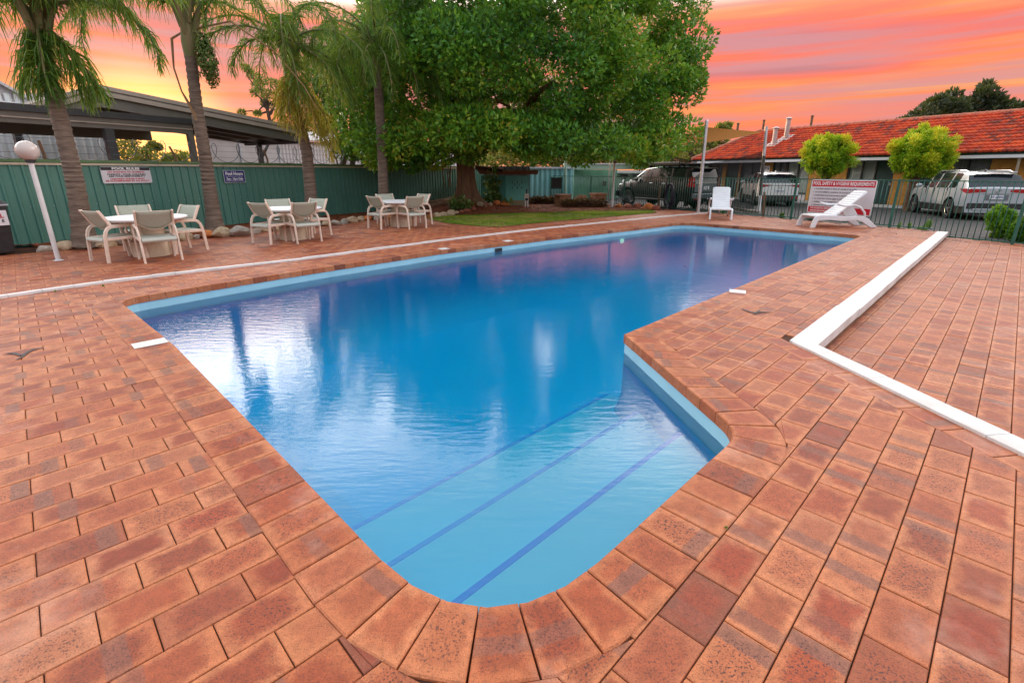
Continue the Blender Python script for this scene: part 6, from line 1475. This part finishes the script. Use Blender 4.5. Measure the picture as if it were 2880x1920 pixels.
# roof: sheathing plus Marseille tiles
zer = ZE1 + .12; e_o = OV + .12
def roofp(s_, t, lift=0):       # t 0 at eave, 1 at ridge
    o_ = e_o + (-RB - e_o) * t; z = zer + (ZR - zer) * t; return MP(s_, o_, z) + RN * lift
sl = Vector((0, 0, ZR - zer)) - nM * (RB + e_o); SLEN = sl.length; sld = sl / SLEN; RN = dM.cross(sld).normalized()
if RN.z < 0: RN = -RN
roof = MB().add([roofp(s_start, 0, -.03), roofp(s_end, 0, -.03), roofp(s_hip, 1, -.03), roofp(s_start, 1, -.03)], [(0, 1, 2, 3)])
bk0 = [MP(s_start, -RB, ZR - .03), MP(s_hip, -RB, ZR - .03), MP(s_end, -2 * RB - e_o, zer - .03), MP(s_start, -2 * RB - e_o, zer - .03)]
roof.add(bk0, [(0, 1, 2, 3)]); roof.add([roofp(s_end, 0, -.03), bk0[2], roofp(s_hip, 1, -.03)], [(0, 1, 2)])
roof = roof.build('roof', M['bark_dark'], mo, world=True)  # sheathing coloured dark so gaps between tile rows read as shade
m_, t_, b_ = base_mat('roof_tile'); nd = t_.nodes; oi = nd.new('ShaderNodeAttribute'); oi.attribute_name = 'bl'; sx = nd.new('ShaderNodeSeparateXYZ'); t_.links.new(oi.outputs['Vector'], sx.inputs[0])
rc = ramp(sx.outputs[2], [(0, (.15, .04, .03)), (.12, (.27, .042, .024)), (.35, (.40, .046, .018)), (.7, (.47, .056, .018)), (.92, (.54, .085, .022)), (1, (.15, .05, .04))], t_)
gg = nd.new('ShaderNodeNewGeometry'); nz = nd.new('ShaderNodeTexNoise'); nz.inputs['Scale'].default_value = 1.1; nz.inputs['Detail'].default_value = 6; t_.links.new(gg.outputs['Position'], nz.inputs['Vector']); lch = ramp(nz.outputs['Fac'], [(.56, (0,) * 3), (.74, (.45,) * 3)], t_)
t_.links.new(mixc(lch.outputs[0], rc.outputs[0], (.22, .075, .05), t_), b_.inputs['Base Color']); b_.inputs['Roughness'].default_value = .85; b_.inputs['Specular IOR Level'].default_value = .2; M['tile'] = m_
NR = 13; gau = SLEN / NR; TW = .245; prof_ = [(0, .0), (.18, .035), (.36, .045), (.5, .022), (.62, .005), (.80, .028), (1.0, .012)]
tiles = Pieces()
for r in range(NR):
    ncol = int((s_end - s_start) / TW) + 1
    for c in range(ncol):
        s0 = s_start + c * TW; t0, t1 = r / NR - .01, (r + 1) / NR + .02
        lim = s_end + (s_hip - s_end) * ((r + .5) / NR)
        if s0 + TW * .5 > lim: continue
        vs, at = [], []; rn = random.random(); jz = random.uniform(0, .006)
        for (tt, lf) in ((t0, .075), (t1, .006)):
            for (x, h) in prof_: vs.append(roofp(s0 + x * TW, tt, h + lf + jz)); at.append((x, tt, rn))
        k = len(prof_)
        for (x, h) in prof_: vs.append(roofp(s0 + x * TW, t0, h - .012 + jz)); at.append((x, t0, rn))
        fs = [(i, i + 1, k + i + 1, k + i) for i in range(k - 1)] + [(2 * k + i, 2 * k + i + 1, i + 1, i) for i in range(k - 1)]
        pr = [PROJ(vs[0]), PROJ(vs[k - 1]), PROJ(vs[2 * k - 1]), PROJ(vs[k])]; vis = abs(parea(pr)) if all(pr) and 0 < pr[0][0] < 2880 else 0
        tiles.L.append((vis, (vs, fs, at)))
tiles.emit('roof_tile', M['tile'], roof, 300)
for i in range(int((s_hip - s_start) / .42)):
    s_ = s_start + i * .42; mb = MB(); a = MP(s_, -RB, ZR - .01); b = MP(s_ + .44, -RB, ZR - .01 + .012); mb.tube([a, b], [.125, .115], 10, cap=True); mb.tube([a, a + dM * .05], .14, 10); mb.build('ridge_cap', M['terracotta'], roof, smooth=True, world=True)
k = 14
for i in range(k):
    a = roofp(s_end, 0, .05).lerp(roofp(s_hip, 1, .05), i / k); b = roofp(s_end, 0, .05).lerp(roofp(s_hip, 1, .05), (i + 1) / k); MB().tube([a, b], [.125, .105], 10).build('hip_cap', M['terracotta'], roof, smooth=True, world=True)
# flues and vents
def flue(px0, py0, px1, py1, off, r, mat, cap=True, tray=False):
    b = MW(px0, py0, off); t_p = Vector((b.x, b.y, MW(px1, py1, off).z)); h_ = t_p.z - b.z
    f_ = MB().tube([b - Vector((0, 0, .3)), t_p], r, 14).build('flue_pipe', M[mat], roof, smooth=True, world=True)
    if cap: MB().lathe([(r * 1.1, .0), (r * 1.1, .05), (r * 1.7, .06), (r * .3, .06 + r * .7)], 14, t_p).build('flue_cowl', M[mat], roof, smooth=True, world=True)
    if tray:
        mb = MB(); q_ = [b + dM * a_ * r * 2.6 + sld * c_ * r * 3.0 + RN * .06 for a_, c_ in ((-1, -1), (1, -1), (1, 1), (-1, 1))]; mb.hexa(q_, [v + RN * .03 for v in q_]); mb.build('flashing_tray', M['flue'], roof, world=True)
on_roof = lambda px, py: ( -1.2)
def roof_off(px, py):
    h = HIT(px, py, roofp(0, 0), RN); return (h - W0).dot(nM)
for px0, py0, px1, py1, r in ((2176, 407, 2182, 364, .135), (2210, 391, 2218, 337, .135)): flue(px0, py0, px1, py1, roof_off(px0, py0), r, 'flue', True, True)
for px0, py0, px1, py1, r in ((2279, 361, 2284, 329, .07), (2144, 374, 2149, 341, .07), (2073, 372, 2076, 350, .08)): flue(px0, py0, px1, py1, -RB - .8, r, 'timber', True, False)
# kerbs in the car park
for p0, p1, lab in ((G(2060, 590, -.15), G(2140, 600, -.15), 'pale concrete kerb of the island behind the picket fence'),):
    t = thing('concrete_kerb', lab, 'kerb', p0); d = (p1 - p0); L_ = d.length; d /= L_
    for k in range(3): MB().bar(p0 + d * (L_ * k / 3) + Vector((0, 0, .04)), p0 + d * (L_ * (k + 1) / 3 - .01) + Vector((0, 0, .04)), .15, .12).build('kerb_block', M['kerb_conc'], t, world=True, bevel=.01)
# ================================================================== cars
def wheel(t, x, y, r, w_, side, spokes=5, dark=False):
    o = MB(); pr = [(r * .62, -w_ / 2), (r * .93, -w_ / 2), (r, -w_ / 2 + .03), (r, w_ / 2 - .03), (r * .93, w_ / 2), (r * .66, w_ / 2), (r * .62, w_ / 2 - .02)]
    n = 28; vs = [(x + a * math.sin(2 * math.pi * k / n), y + b * side, r + a * math.cos(2 * math.pi * k / n)) for a, b in pr for k in range(n)]
    m = len(pr); o.add(vs, [(i * n + k, i * n + (k + 1) % n, (i + 1) % m * n + (k + 1) % n, (i + 1) % m * n + k) for i in range(m) for k in range(n)])
    wo_ = o.build('wheel', M['tyre'], t, smooth=True)
    mb = MB(); yo = y + side * (w_ / 2 - .035)
    P3 = lambda rad, a, dy=0: (x + rad * math.sin(a), yo + side * dy, r + rad * math.cos(a))
    for k in range(n):
        a0, a1 = 2 * math.pi * k / n, 2 * math.pi * (k + 1) / n; mb.quad(P3(r * .66, a0, .02), P3(r * .66, a1, .02), P3(r * .57, a1, .012), P3(r * .57, a0, .012))
    for k in range(spokes):
        for da in (-.13, .13):
            a = 2 * math.pi * k / spokes; mb.add([P3(r * .14, a + da * 1.5 - .16, .018), P3(r * .14, a + da * 1.5 + .16, .018), P3(r * .60, a + da + .055, .012), P3(r * .60, a + da - .055, .012)], [(0, 1, 2, 3)])
    mb.tube([P3(0, 0, .0), P3(0, 0, .024)], r * .16, 12)
    mb.build('rim', M['dark_metal' if dark else 'chrome'], wo_)
    mb = MB(); mb.tube([P3(0, 0, -.06), P3(0, 0, -.052)], r * .63, 20); mb.build('brake_disc', M['black_trim'], wo_)
def car(name, label, c, heading, S):
    t = thing(name, label, 'car', (c[0], c[1], -.15), heading); L, W, wb = S['L'], S['W'], S['wb']; xf = L / 2; xr = -L / 2; fx = xf - S['fo']; rx = fx - wb; rw = S['rw']; ra = rw + S.get('gap', .07)
    ip = lambda tab, x: float(np.interp(x, [a for a, _ in tab], [b for _, b in tab]))
    xs = set(np.linspace(xr, xf, 30)) | {a for a, _ in S['top']} | {a for a, _ in S['belt']}
    for cx_ in (fx, rx): xs |= {cx_ + ra * math.cos(a) for a in np.linspace(0, math.pi, 13)}
    xs |= {x for a, b in S['win'] for x in (a, b)}
    xs = sorted(xs); xs = [x for i, x in enumerate(xs) if i == 0 or x - xs[i - 1] > 1e-4]; rows = []
    for x in xs:
        zs = S['sill'] + .05 * max(0, (abs(x) - L * .42) / (L * .08))
        for cx_ in (fx, rx):
            if abs(x - cx_) < ra: zs = max(zs, rw + math.sqrt(max(ra * ra - (x - cx_) ** 2, 0)))
        e = max(0, (x - (xf - .75)) / .75); e2 = max(0, ((xr + .45) - x) / .45); w_ = W / 2 * (1 - .20 * e ** 2 - .07 * e2 ** 2)
        zb = ip(S['belt'], x); zt = max(ip(S['top'], x), zb + .03); zm = max(S['mid'], zs + .02); zl = max(zs + .015, min(S['mid'] * .72, zm - .01))
        cab = max(0, zt - zb - .05); wr = w_ * .95 - cab * S['tumble']
        rows.append([(x, w_ * .955, zs), (x, w_ * .985, zl), (x, w_, zm), (x, w_ * .965, zb), (x, wr, zt - min(.06, (zt - zb) * .4)), (x, wr * .72, zt - .012), (x, 0, zt)])
    n = 7; V = []; 
    for rr_ in rows: V += rr_ + [(a, -b, c_) for a, b, c_ in rr_[:-1][::-1]]
    k = 2 * n - 1; cat = {'body': [], 'clad': [], 'wind': [], 'rear': []}; sidew = {}
    for i in range(len(xs) - 1):
        xm = (xs[i] + xs[i + 1]) / 2
        for j in range(k - 1):
            jj = j if j < n - 1 else 2 * n - 3 - j; f = (i * k + j, (i + 1) * k + j, (i + 1) * k + j + 1, i * k + j + 1)
            if jj == 0: cat['clad'].append(f)
            elif jj == 3 and any(a < xm < b for a, b in S['win']):
                w_i = [q for q, (a, b) in enumerate(S['win']) if a < xm < b][0]; sidew.setdefault((w_i, j < n - 1), []).append(f)
            elif jj >= 4 and S['ws'][0] < xm < S['ws'][1]: cat['wind'].append(f)
            elif jj >= 4 and S['rg'][0] < xm < S['rg'][1]: cat['rear'].append(f)
            else: cat['body'].append(f)
    cat['body'] += [tuple(range(k))[::-1] if 0 else tuple(range(k)), tuple((len(xs) - 1) * k + j for j in range(k))[::-1]]
    def sub(faces, name_, mat, parent=t):
        ids = sorted({v for f in faces for v in f}); mp_ = {v: i for i, v in enumerate(ids)}; o = MB().add([V[v] for v in ids], [tuple(mp_[v] for v in f) for f in faces]).build(name_, mat, parent, smooth=True); return o
    body = sub(cat['body'], 'body', M[S['paint']]); sub(cat['clad'], 'lower_cladding', M['black_trim'] if not S.get('paintclad') else M[S['paint']])
    sub(cat['wind'], 'windscreen', M['glass_dark']); sub(cat['rear'], 'rear_window', M['glass_dark'])
    for key, fcs in sidew.items(): sub(fcs, 'side_window', M['glass_dark'])
    MB().box((0, 0, S['sill'] + .16), (L * .92, W * .80, .34)).build('underbody', M['black_trim'], t)
    for cx_ in (fx, rx):
        for s in (-1, 1): wheel(t, cx_, s * (W / 2 - .115), rw, .23, s, S.get('spokes', 5), S.get('darkrim', False))
    # mirrors, handles, plate, rails
    mx_ = S['ws'][0] + (S['ws'][1] - S['ws'][0]) * .70
    for s in (-1, 1):
        MB().ball((mx_, s * (W / 2 + .10), ip(S['belt'], mx_) + .09), .12, 12, 8, (.6, 1, .75)).build('mirror', M[S.get('mirror', S['paint'])], t, smooth=True)
        for hx in S['handles']: MB().box((hx, s * (W / 2 * .985), S['mid'] + .28), (.20, .03, .035)).build('door_handle', M[S['paint']] if not S.get('chromeh') else M['chrome'], t, bevel=.01)
        for lx in S['seams']: MB().box((lx, s * (W / 2 * .986), (S['mid'] + ip(S['belt'], lx)) / 2 - .12), (.010, .024, ip(S['belt'], lx) - S['mid'] + .26)).build('door_seam', M['black_trim'], t)
    S['extra'](t, body, S, ip, xr, xf)
    return t
def plate_car(t, x, z, txt, w_=.40, h_=.13, col='sign_blue'):
    o = MB().box((x, 0, z), (.015, w_, h_)).build('number_plate', M['text_white'], t, bevel=.005); text_obj('plate_text', txt, h_ * .8, (x - .008, 0, z), (0, -1, 0), (0, 0, 1), M[col], o, .85, .002, 'CENTER', .003)
# -- silver estate SUV
def ex_silver(t, body, S, ip, xr, xf):
    W = S['W']
    for s in (-1, 1):
        mb = MB(); y0, y1 = s * .34, s * (W / 2 * .945); f = lambda y, z, x=xr - .012: (x, y, z)
        mb.add([f(y0, .98), f(y1, .93), f(y1, 1.08), f(y0, 1.06), f(y0, .98, xr + .05), f(y1, .93, xr + .12), f(y1, 1.08, xr + .12), f(y0, 1.06, xr + .05), (xr + .42, s * (W / 2 * .985), 1.03), (xr + .42, s * (W / 2 * .985), 1.08)], [(0, 1, 2, 3), (0, 3, 7, 4), (3, 2, 6, 7), (0, 4, 5, 1), (1, 8, 9, 2), (2, 9, 6), (1, 5, 8)]); mb.build('tail_light', M['lamp_red'], t)
        MB().tube([(.55, s * .63, 1.60), (.40, s * .64, 1.685), (-1.35, s * .64, 1.695), (-1.62, s * .63, 1.62)], .022, 8).build('roof_rail', M['chrome'], t, smooth=True)
        MB().box((xr - .012, s * .55, .53), (.02, .48, .05)).build('reflector', M['lamp_red'], t, bevel=.005)
        MB().tube([(xr - .02, s * .55, .36), (xr + .05, s * .55, .36)], .035, 10).build('exhaust_trim', M['chrome'], t, smooth=True)
    MB().box((xr - .004, 0, .50), (.05, W * .86, .20)).build('rear_bumper', M['black_trim'], t, bevel=.03); MB().box((xr - .022, 0, .39), (.03, W * .66, .05)).build('bumper_strip', M['car_silver'], t, bevel=.01)
    MB().box((xr - .006, 0, .915), (.010, .90, .008)).build('tailgate_seam', M['black_trim'], t)
    MB().box((xr - .004, 0, .79), (.012, .66, .20)).build('plate_recess', M['car_grey'], t, bevel=.02); plate_car(t, xr - .022, .80, 'BY 648W', .42, .135)
    mb = MB(); k = 24; mb.tube([(xr - .018, .07 * math.cos(2 * math.pi * i / k), 1.01 + .07 * math.sin(2 * math.pi * i / k)) for i in range(k + 1)], .009, 6); bd = mb.build('badge', M['chrome'], t, smooth=True); text_obj('badge_letters', 'V', .075, (xr - .016, 0, 1.032), (0, -1, 0), (0, 0, 1), M['chrome'], bd, 1, .002); text_obj('badge_letters', 'W', .07, (xr - .016, 0, .985), (0, -1, 0), (0, 0, 1), M['chrome'], bd, .9, .002)
    MB().box((xr + .46, 0, 1.63), (.22, W * .62, .03)).build('spoiler', M['car_silver'], t, bevel=.01); MB().ball((-1.2, 0, 1.69), .05, 8, 6, (1.4, .5, .9)).build('aerial', M['black_trim'], t, smooth=True); MB().tube([(xr + .075, -.30, 1.13), (xr + .13, .02, 1.18)], .012, 6).build('rear_wiper', M['black_trim'], t, smooth=True)
    for s in (-1, 1): MB().ball((xf - .12, s * .66, .80), .16, 12, 8, (.8, 1, .45)).build('headlight', M['chrome'], t, smooth=True)
SIL = dict(L=4.6, W=1.84, wb=2.75, fo=.90, rw=.345, sill=.22, mid=.66, tumble=.30, paint='car_silver', win=[(.62, 1.02), (-.02, .56), (-.92, -.10), (-1.48, -1.0)], ws=(.45, 1.22), rg=(-2.20, -1.82), handles=[.05, -.95], seams=[.60, -.06, -1.0],
           top=[(-2.3, 1.10), (-2.22, 1.15), (-1.82, 1.58), (-1.4, 1.645), (-.4, 1.675), (.45, 1.60), (1.22, 1.10), (1.7, 1.03), (2.15, .90), (2.3, .70)], belt=[(-2.3, 1.07), (-1.5, 1.09), (0, 1.06), (1.2, 1.02), (1.8, .93), (2.3, .66)], extra=ex_silver, mirror='car_silver')
car('parked_car', 'silver estate car parked tail first beyond the fence with red tail lights and roof rails', (17.5, 19.6), R(73), SIL)
# -- white SUV
def ex_white(t, body, S, ip, xr, xf):
    W = S['W']
    for s in (-1, 1):
        mb = MB(); f = lambda y, z, x=xr - .012: (x, y, z); y0, y1 = s * .42, s * (W / 2 * .93)
        mb.add([f(y0, 1.0), f(y1, .90), f(y1, 1.06), f(y0, 1.03), (xr + .35, s * (W / 2 * .985), 1.0), (xr + .35, s * (W / 2 * .985), 1.06)], [(0, 1, 2, 3), (1, 4, 5, 2)]); mb.build('tail_light', M['lamp_red'], t)
        MB().box((xr - .03, s * .70, .43), (.03, .26, .09)).build('reflector', M['lamp_red'], t, bevel=.01)
        MB().ball((xf - .12, s * .64, .78), .16, 12, 8, (.8, 1, .4)).build('headlight', M['chrome'], t, smooth=True)
    MB().box((xr - .002, 0, .40), (.08, W * .93, .30)).build('rear_bumper', M['black_trim'], t, bevel=.05); MB().box((xr - .008, 0, 1.005), (.012, W * .9, .02)).build('light_bar', M['black_trim'], t)
    plate_car(t, xr - .012, .74, '1GM 1YLE', .40, .13); mb = MB(); mb.tube([(xr - .014, .05 * math.cos(2 * math.pi * i / 20), .90 + .035 * math.sin(2 * math.pi * i / 20)) for i in range(21)], .008, 6); mb.build('badge', M['chrome'], t, smooth=True)
    MB().box((xr + .40, 0, 1.60), (.26, W * .62, .035)).build('spoiler', M['car_white'], t, bevel=.012); MB().add([(-1.15, -.015, 1.63), (-1.0, -.015, 1.63), (-1.2, 0, 1.74), (-1.15, .015, 1.63), (-1.0, .015, 1.63)], [(0, 1, 2), (3, 2, 4), (1, 4, 2), (0, 2, 3)]).build('shark_fin', M['car_white'], t)
WHT = dict(SIL, L=4.63, paint='car_white', wb=2.66, fo=.95, extra=ex_white, mirror='car_white', paintclad=False, top=[(-2.32, 1.08), (-2.24, 1.12), (-1.85, 1.54), (-1.4, 1.61), (-.4, 1.64), (.35, 1.57), (1.2, 1.10), (1.7, 1.02), (2.15, .88), (2.32, .68)], rg=(-2.23, -1.87), win=[(.60, .98), (-.05, .54), (-.95, -.13), (-1.55, -1.05)])
car('parked_car', 'white hatchback style SUV parked tail first at the motel by the ball tree', (13.64, 27.0), R(78), WHT)
# -- black four wheel drive
def ex_black(t, body, S, ip, xr, xf):
    W = S['W']
    for s in (-1, 1):
        mb = MB(); f = lambda y, z, x: (x, y, z); y1 = s * (W / 2 * .95); y0 = s * (W / 2 * .80)
        mb.add([f(y0, 1.0, xr - .014), f(y1, 1.0, xr - .014), f(y1 * .98, 1.46, xr + .03), f(y0, 1.36, xr + .01), f(s * W / 2 * .99, 1.02, xr + .26), f(s * W / 2 * .96, 1.40, xr + .20)], [(0, 1, 2, 3), (1, 4, 5, 2)]); mb.build('tail_light', M['lamp_red'], t)
        MB().box((xr - .05, s * .62, .50), (.03, .20, .08)).build('reflector', M['lamp_red'], t, bevel=.01); MB().ball((xf - .10, s * .66, .98), .16, 12, 8, (.7, 1, .6)).build('headlight', M['chrome'], t, smooth=True)
        MB().tube([(.9, s * (W / 2 + .04), .42), (-1.0, s * (W / 2 + .04), .42)], .035, 8).build('side_step', M['dark_metal'], t, smooth=True)
        MB().box((xr + .35, s * (W / 2 * .80), .32), (.02, .26, .30)).build('mud_flap', M['tyre'], t)
        MB().tube([(1.15, s * .90, 1.30), (.42, s * .80, 1.78), (-.2, s * .78, 1.83)], .02, 6).build('drip_rail', M['chrome'], t, smooth=True)
    MB().box((xr - .02, 0, .62), (.14, W * .93, .24)).build('rear_bumper', M['car_grey'], t, bevel=.04); MB().box((xr - .004, 0, 1.0), (.03, W * .76, .42)).build('tailgate_panel', M['car_grey'], t, bevel=.03); MB().box((xr - .022, 0, 1.16), (.03, W * .70, .09)).build('chrome_strip', M['chrome'], t, bevel=.01)
    plate_car(t, xr - .028, .96, '1HJK', .34, .14, 'text_black'); MB().box((xr - .12, 0, .42), (.12, .10, .10)).build('tow_bar', M['black_trim'], t, bevel=.01); MB().ball((xr - .16, .0, .50), .03, 8, 6).build('tow_ball', M['chrome'], t, smooth=True)
    # roof rack
    rk = MB().box((-.55, 0, 1.99), (2.6, 1.42, .045)).build('roof_rack', M['black_trim'], t, bevel=.01)
    for s in (-1, 1):
        MB().box((-.55, s * .71, 1.955), (2.6, .04, .10)).build('rack_rail', M['black_trim'], rk, bevel=.008)
        for x in (.4, -.5, -1.4): MB().box((x, s * .66, 1.90), (.08, .05, .12)).build('rack_foot', M['black_trim'], rk)
    for x in np.linspace(.6, -1.7, 8): MB().box((x, 0, 2.018), (.05, 1.36, .012)).build('rack_slat', M['dark_metal'], rk)
    MB().box((-.5, .82, 1.99), (2.2, .16, .16)).build('awning_bag', M['black_trim'], rk, bevel=.04)
    MB().box((xr + .10, 0, 1.79), (.30, W * .70, .04)).build('spoiler', M['car_black'], t, bevel=.012)
    # bull bar, aerial, snorkel
    mb = MB(); mb.tube([(xf + .04, -.75, .55), (xf + .14, -.72, .85), (xf + .14, .72, .85), (xf + .04, .75, .55)], .035, 8); mb.tube([(xf + .10, -.35, .5), (xf + .12, -.32, 1.05), (xf + .12, .32, 1.05), (xf + .10, .35, .5)], .03, 8); mb.box((xf + .05, 0, .58), (.16, 1.7, .26)); mb.build('bull_bar', M['car_black'], t, smooth=False)
    for s in (-1, 1): MB().tube([(xf + .14, s * .25, 1.14), (xf + .20, s * .25, 1.14)], .10, 14).build('spot_lamp', M['chrome'], t, smooth=True)
BLK = dict(L=4.85, W=1.89, wb=2.79, fo=.88, rw=.40, gap=.09, sill=.36, mid=.85, tumble=.17, paint='car_black', win=[(.42, .98), (-.30, .36), (-1.15, -.38), (-1.95, -1.22)], ws=(.35, 1.10), rg=(-2.40, -2.20), handles=[.0, -.8], chromeh=True, seams=[.40, -.33, -1.18], darkrim=True,
           top=[(-2.425, 1.24), (-2.39, 1.30), (-2.22, 1.80), (-1.8, 1.85), (-.4, 1.87), (.35, 1.79), (1.10, 1.27), (1.7, 1.20), (2.25, 1.08), (2.425, .85)], belt=[(-2.425, 1.22), (-1.5, 1.24), (0, 1.22), (1.1, 1.20), (1.8, 1.12), (2.425, .82)], extra=ex_black, mirror='car_black')
car('four_wheel_drive', 'black four wheel drive with roof rack and bull bar parked along the picket fence', (7.44, 24.6), R(120), BLK)
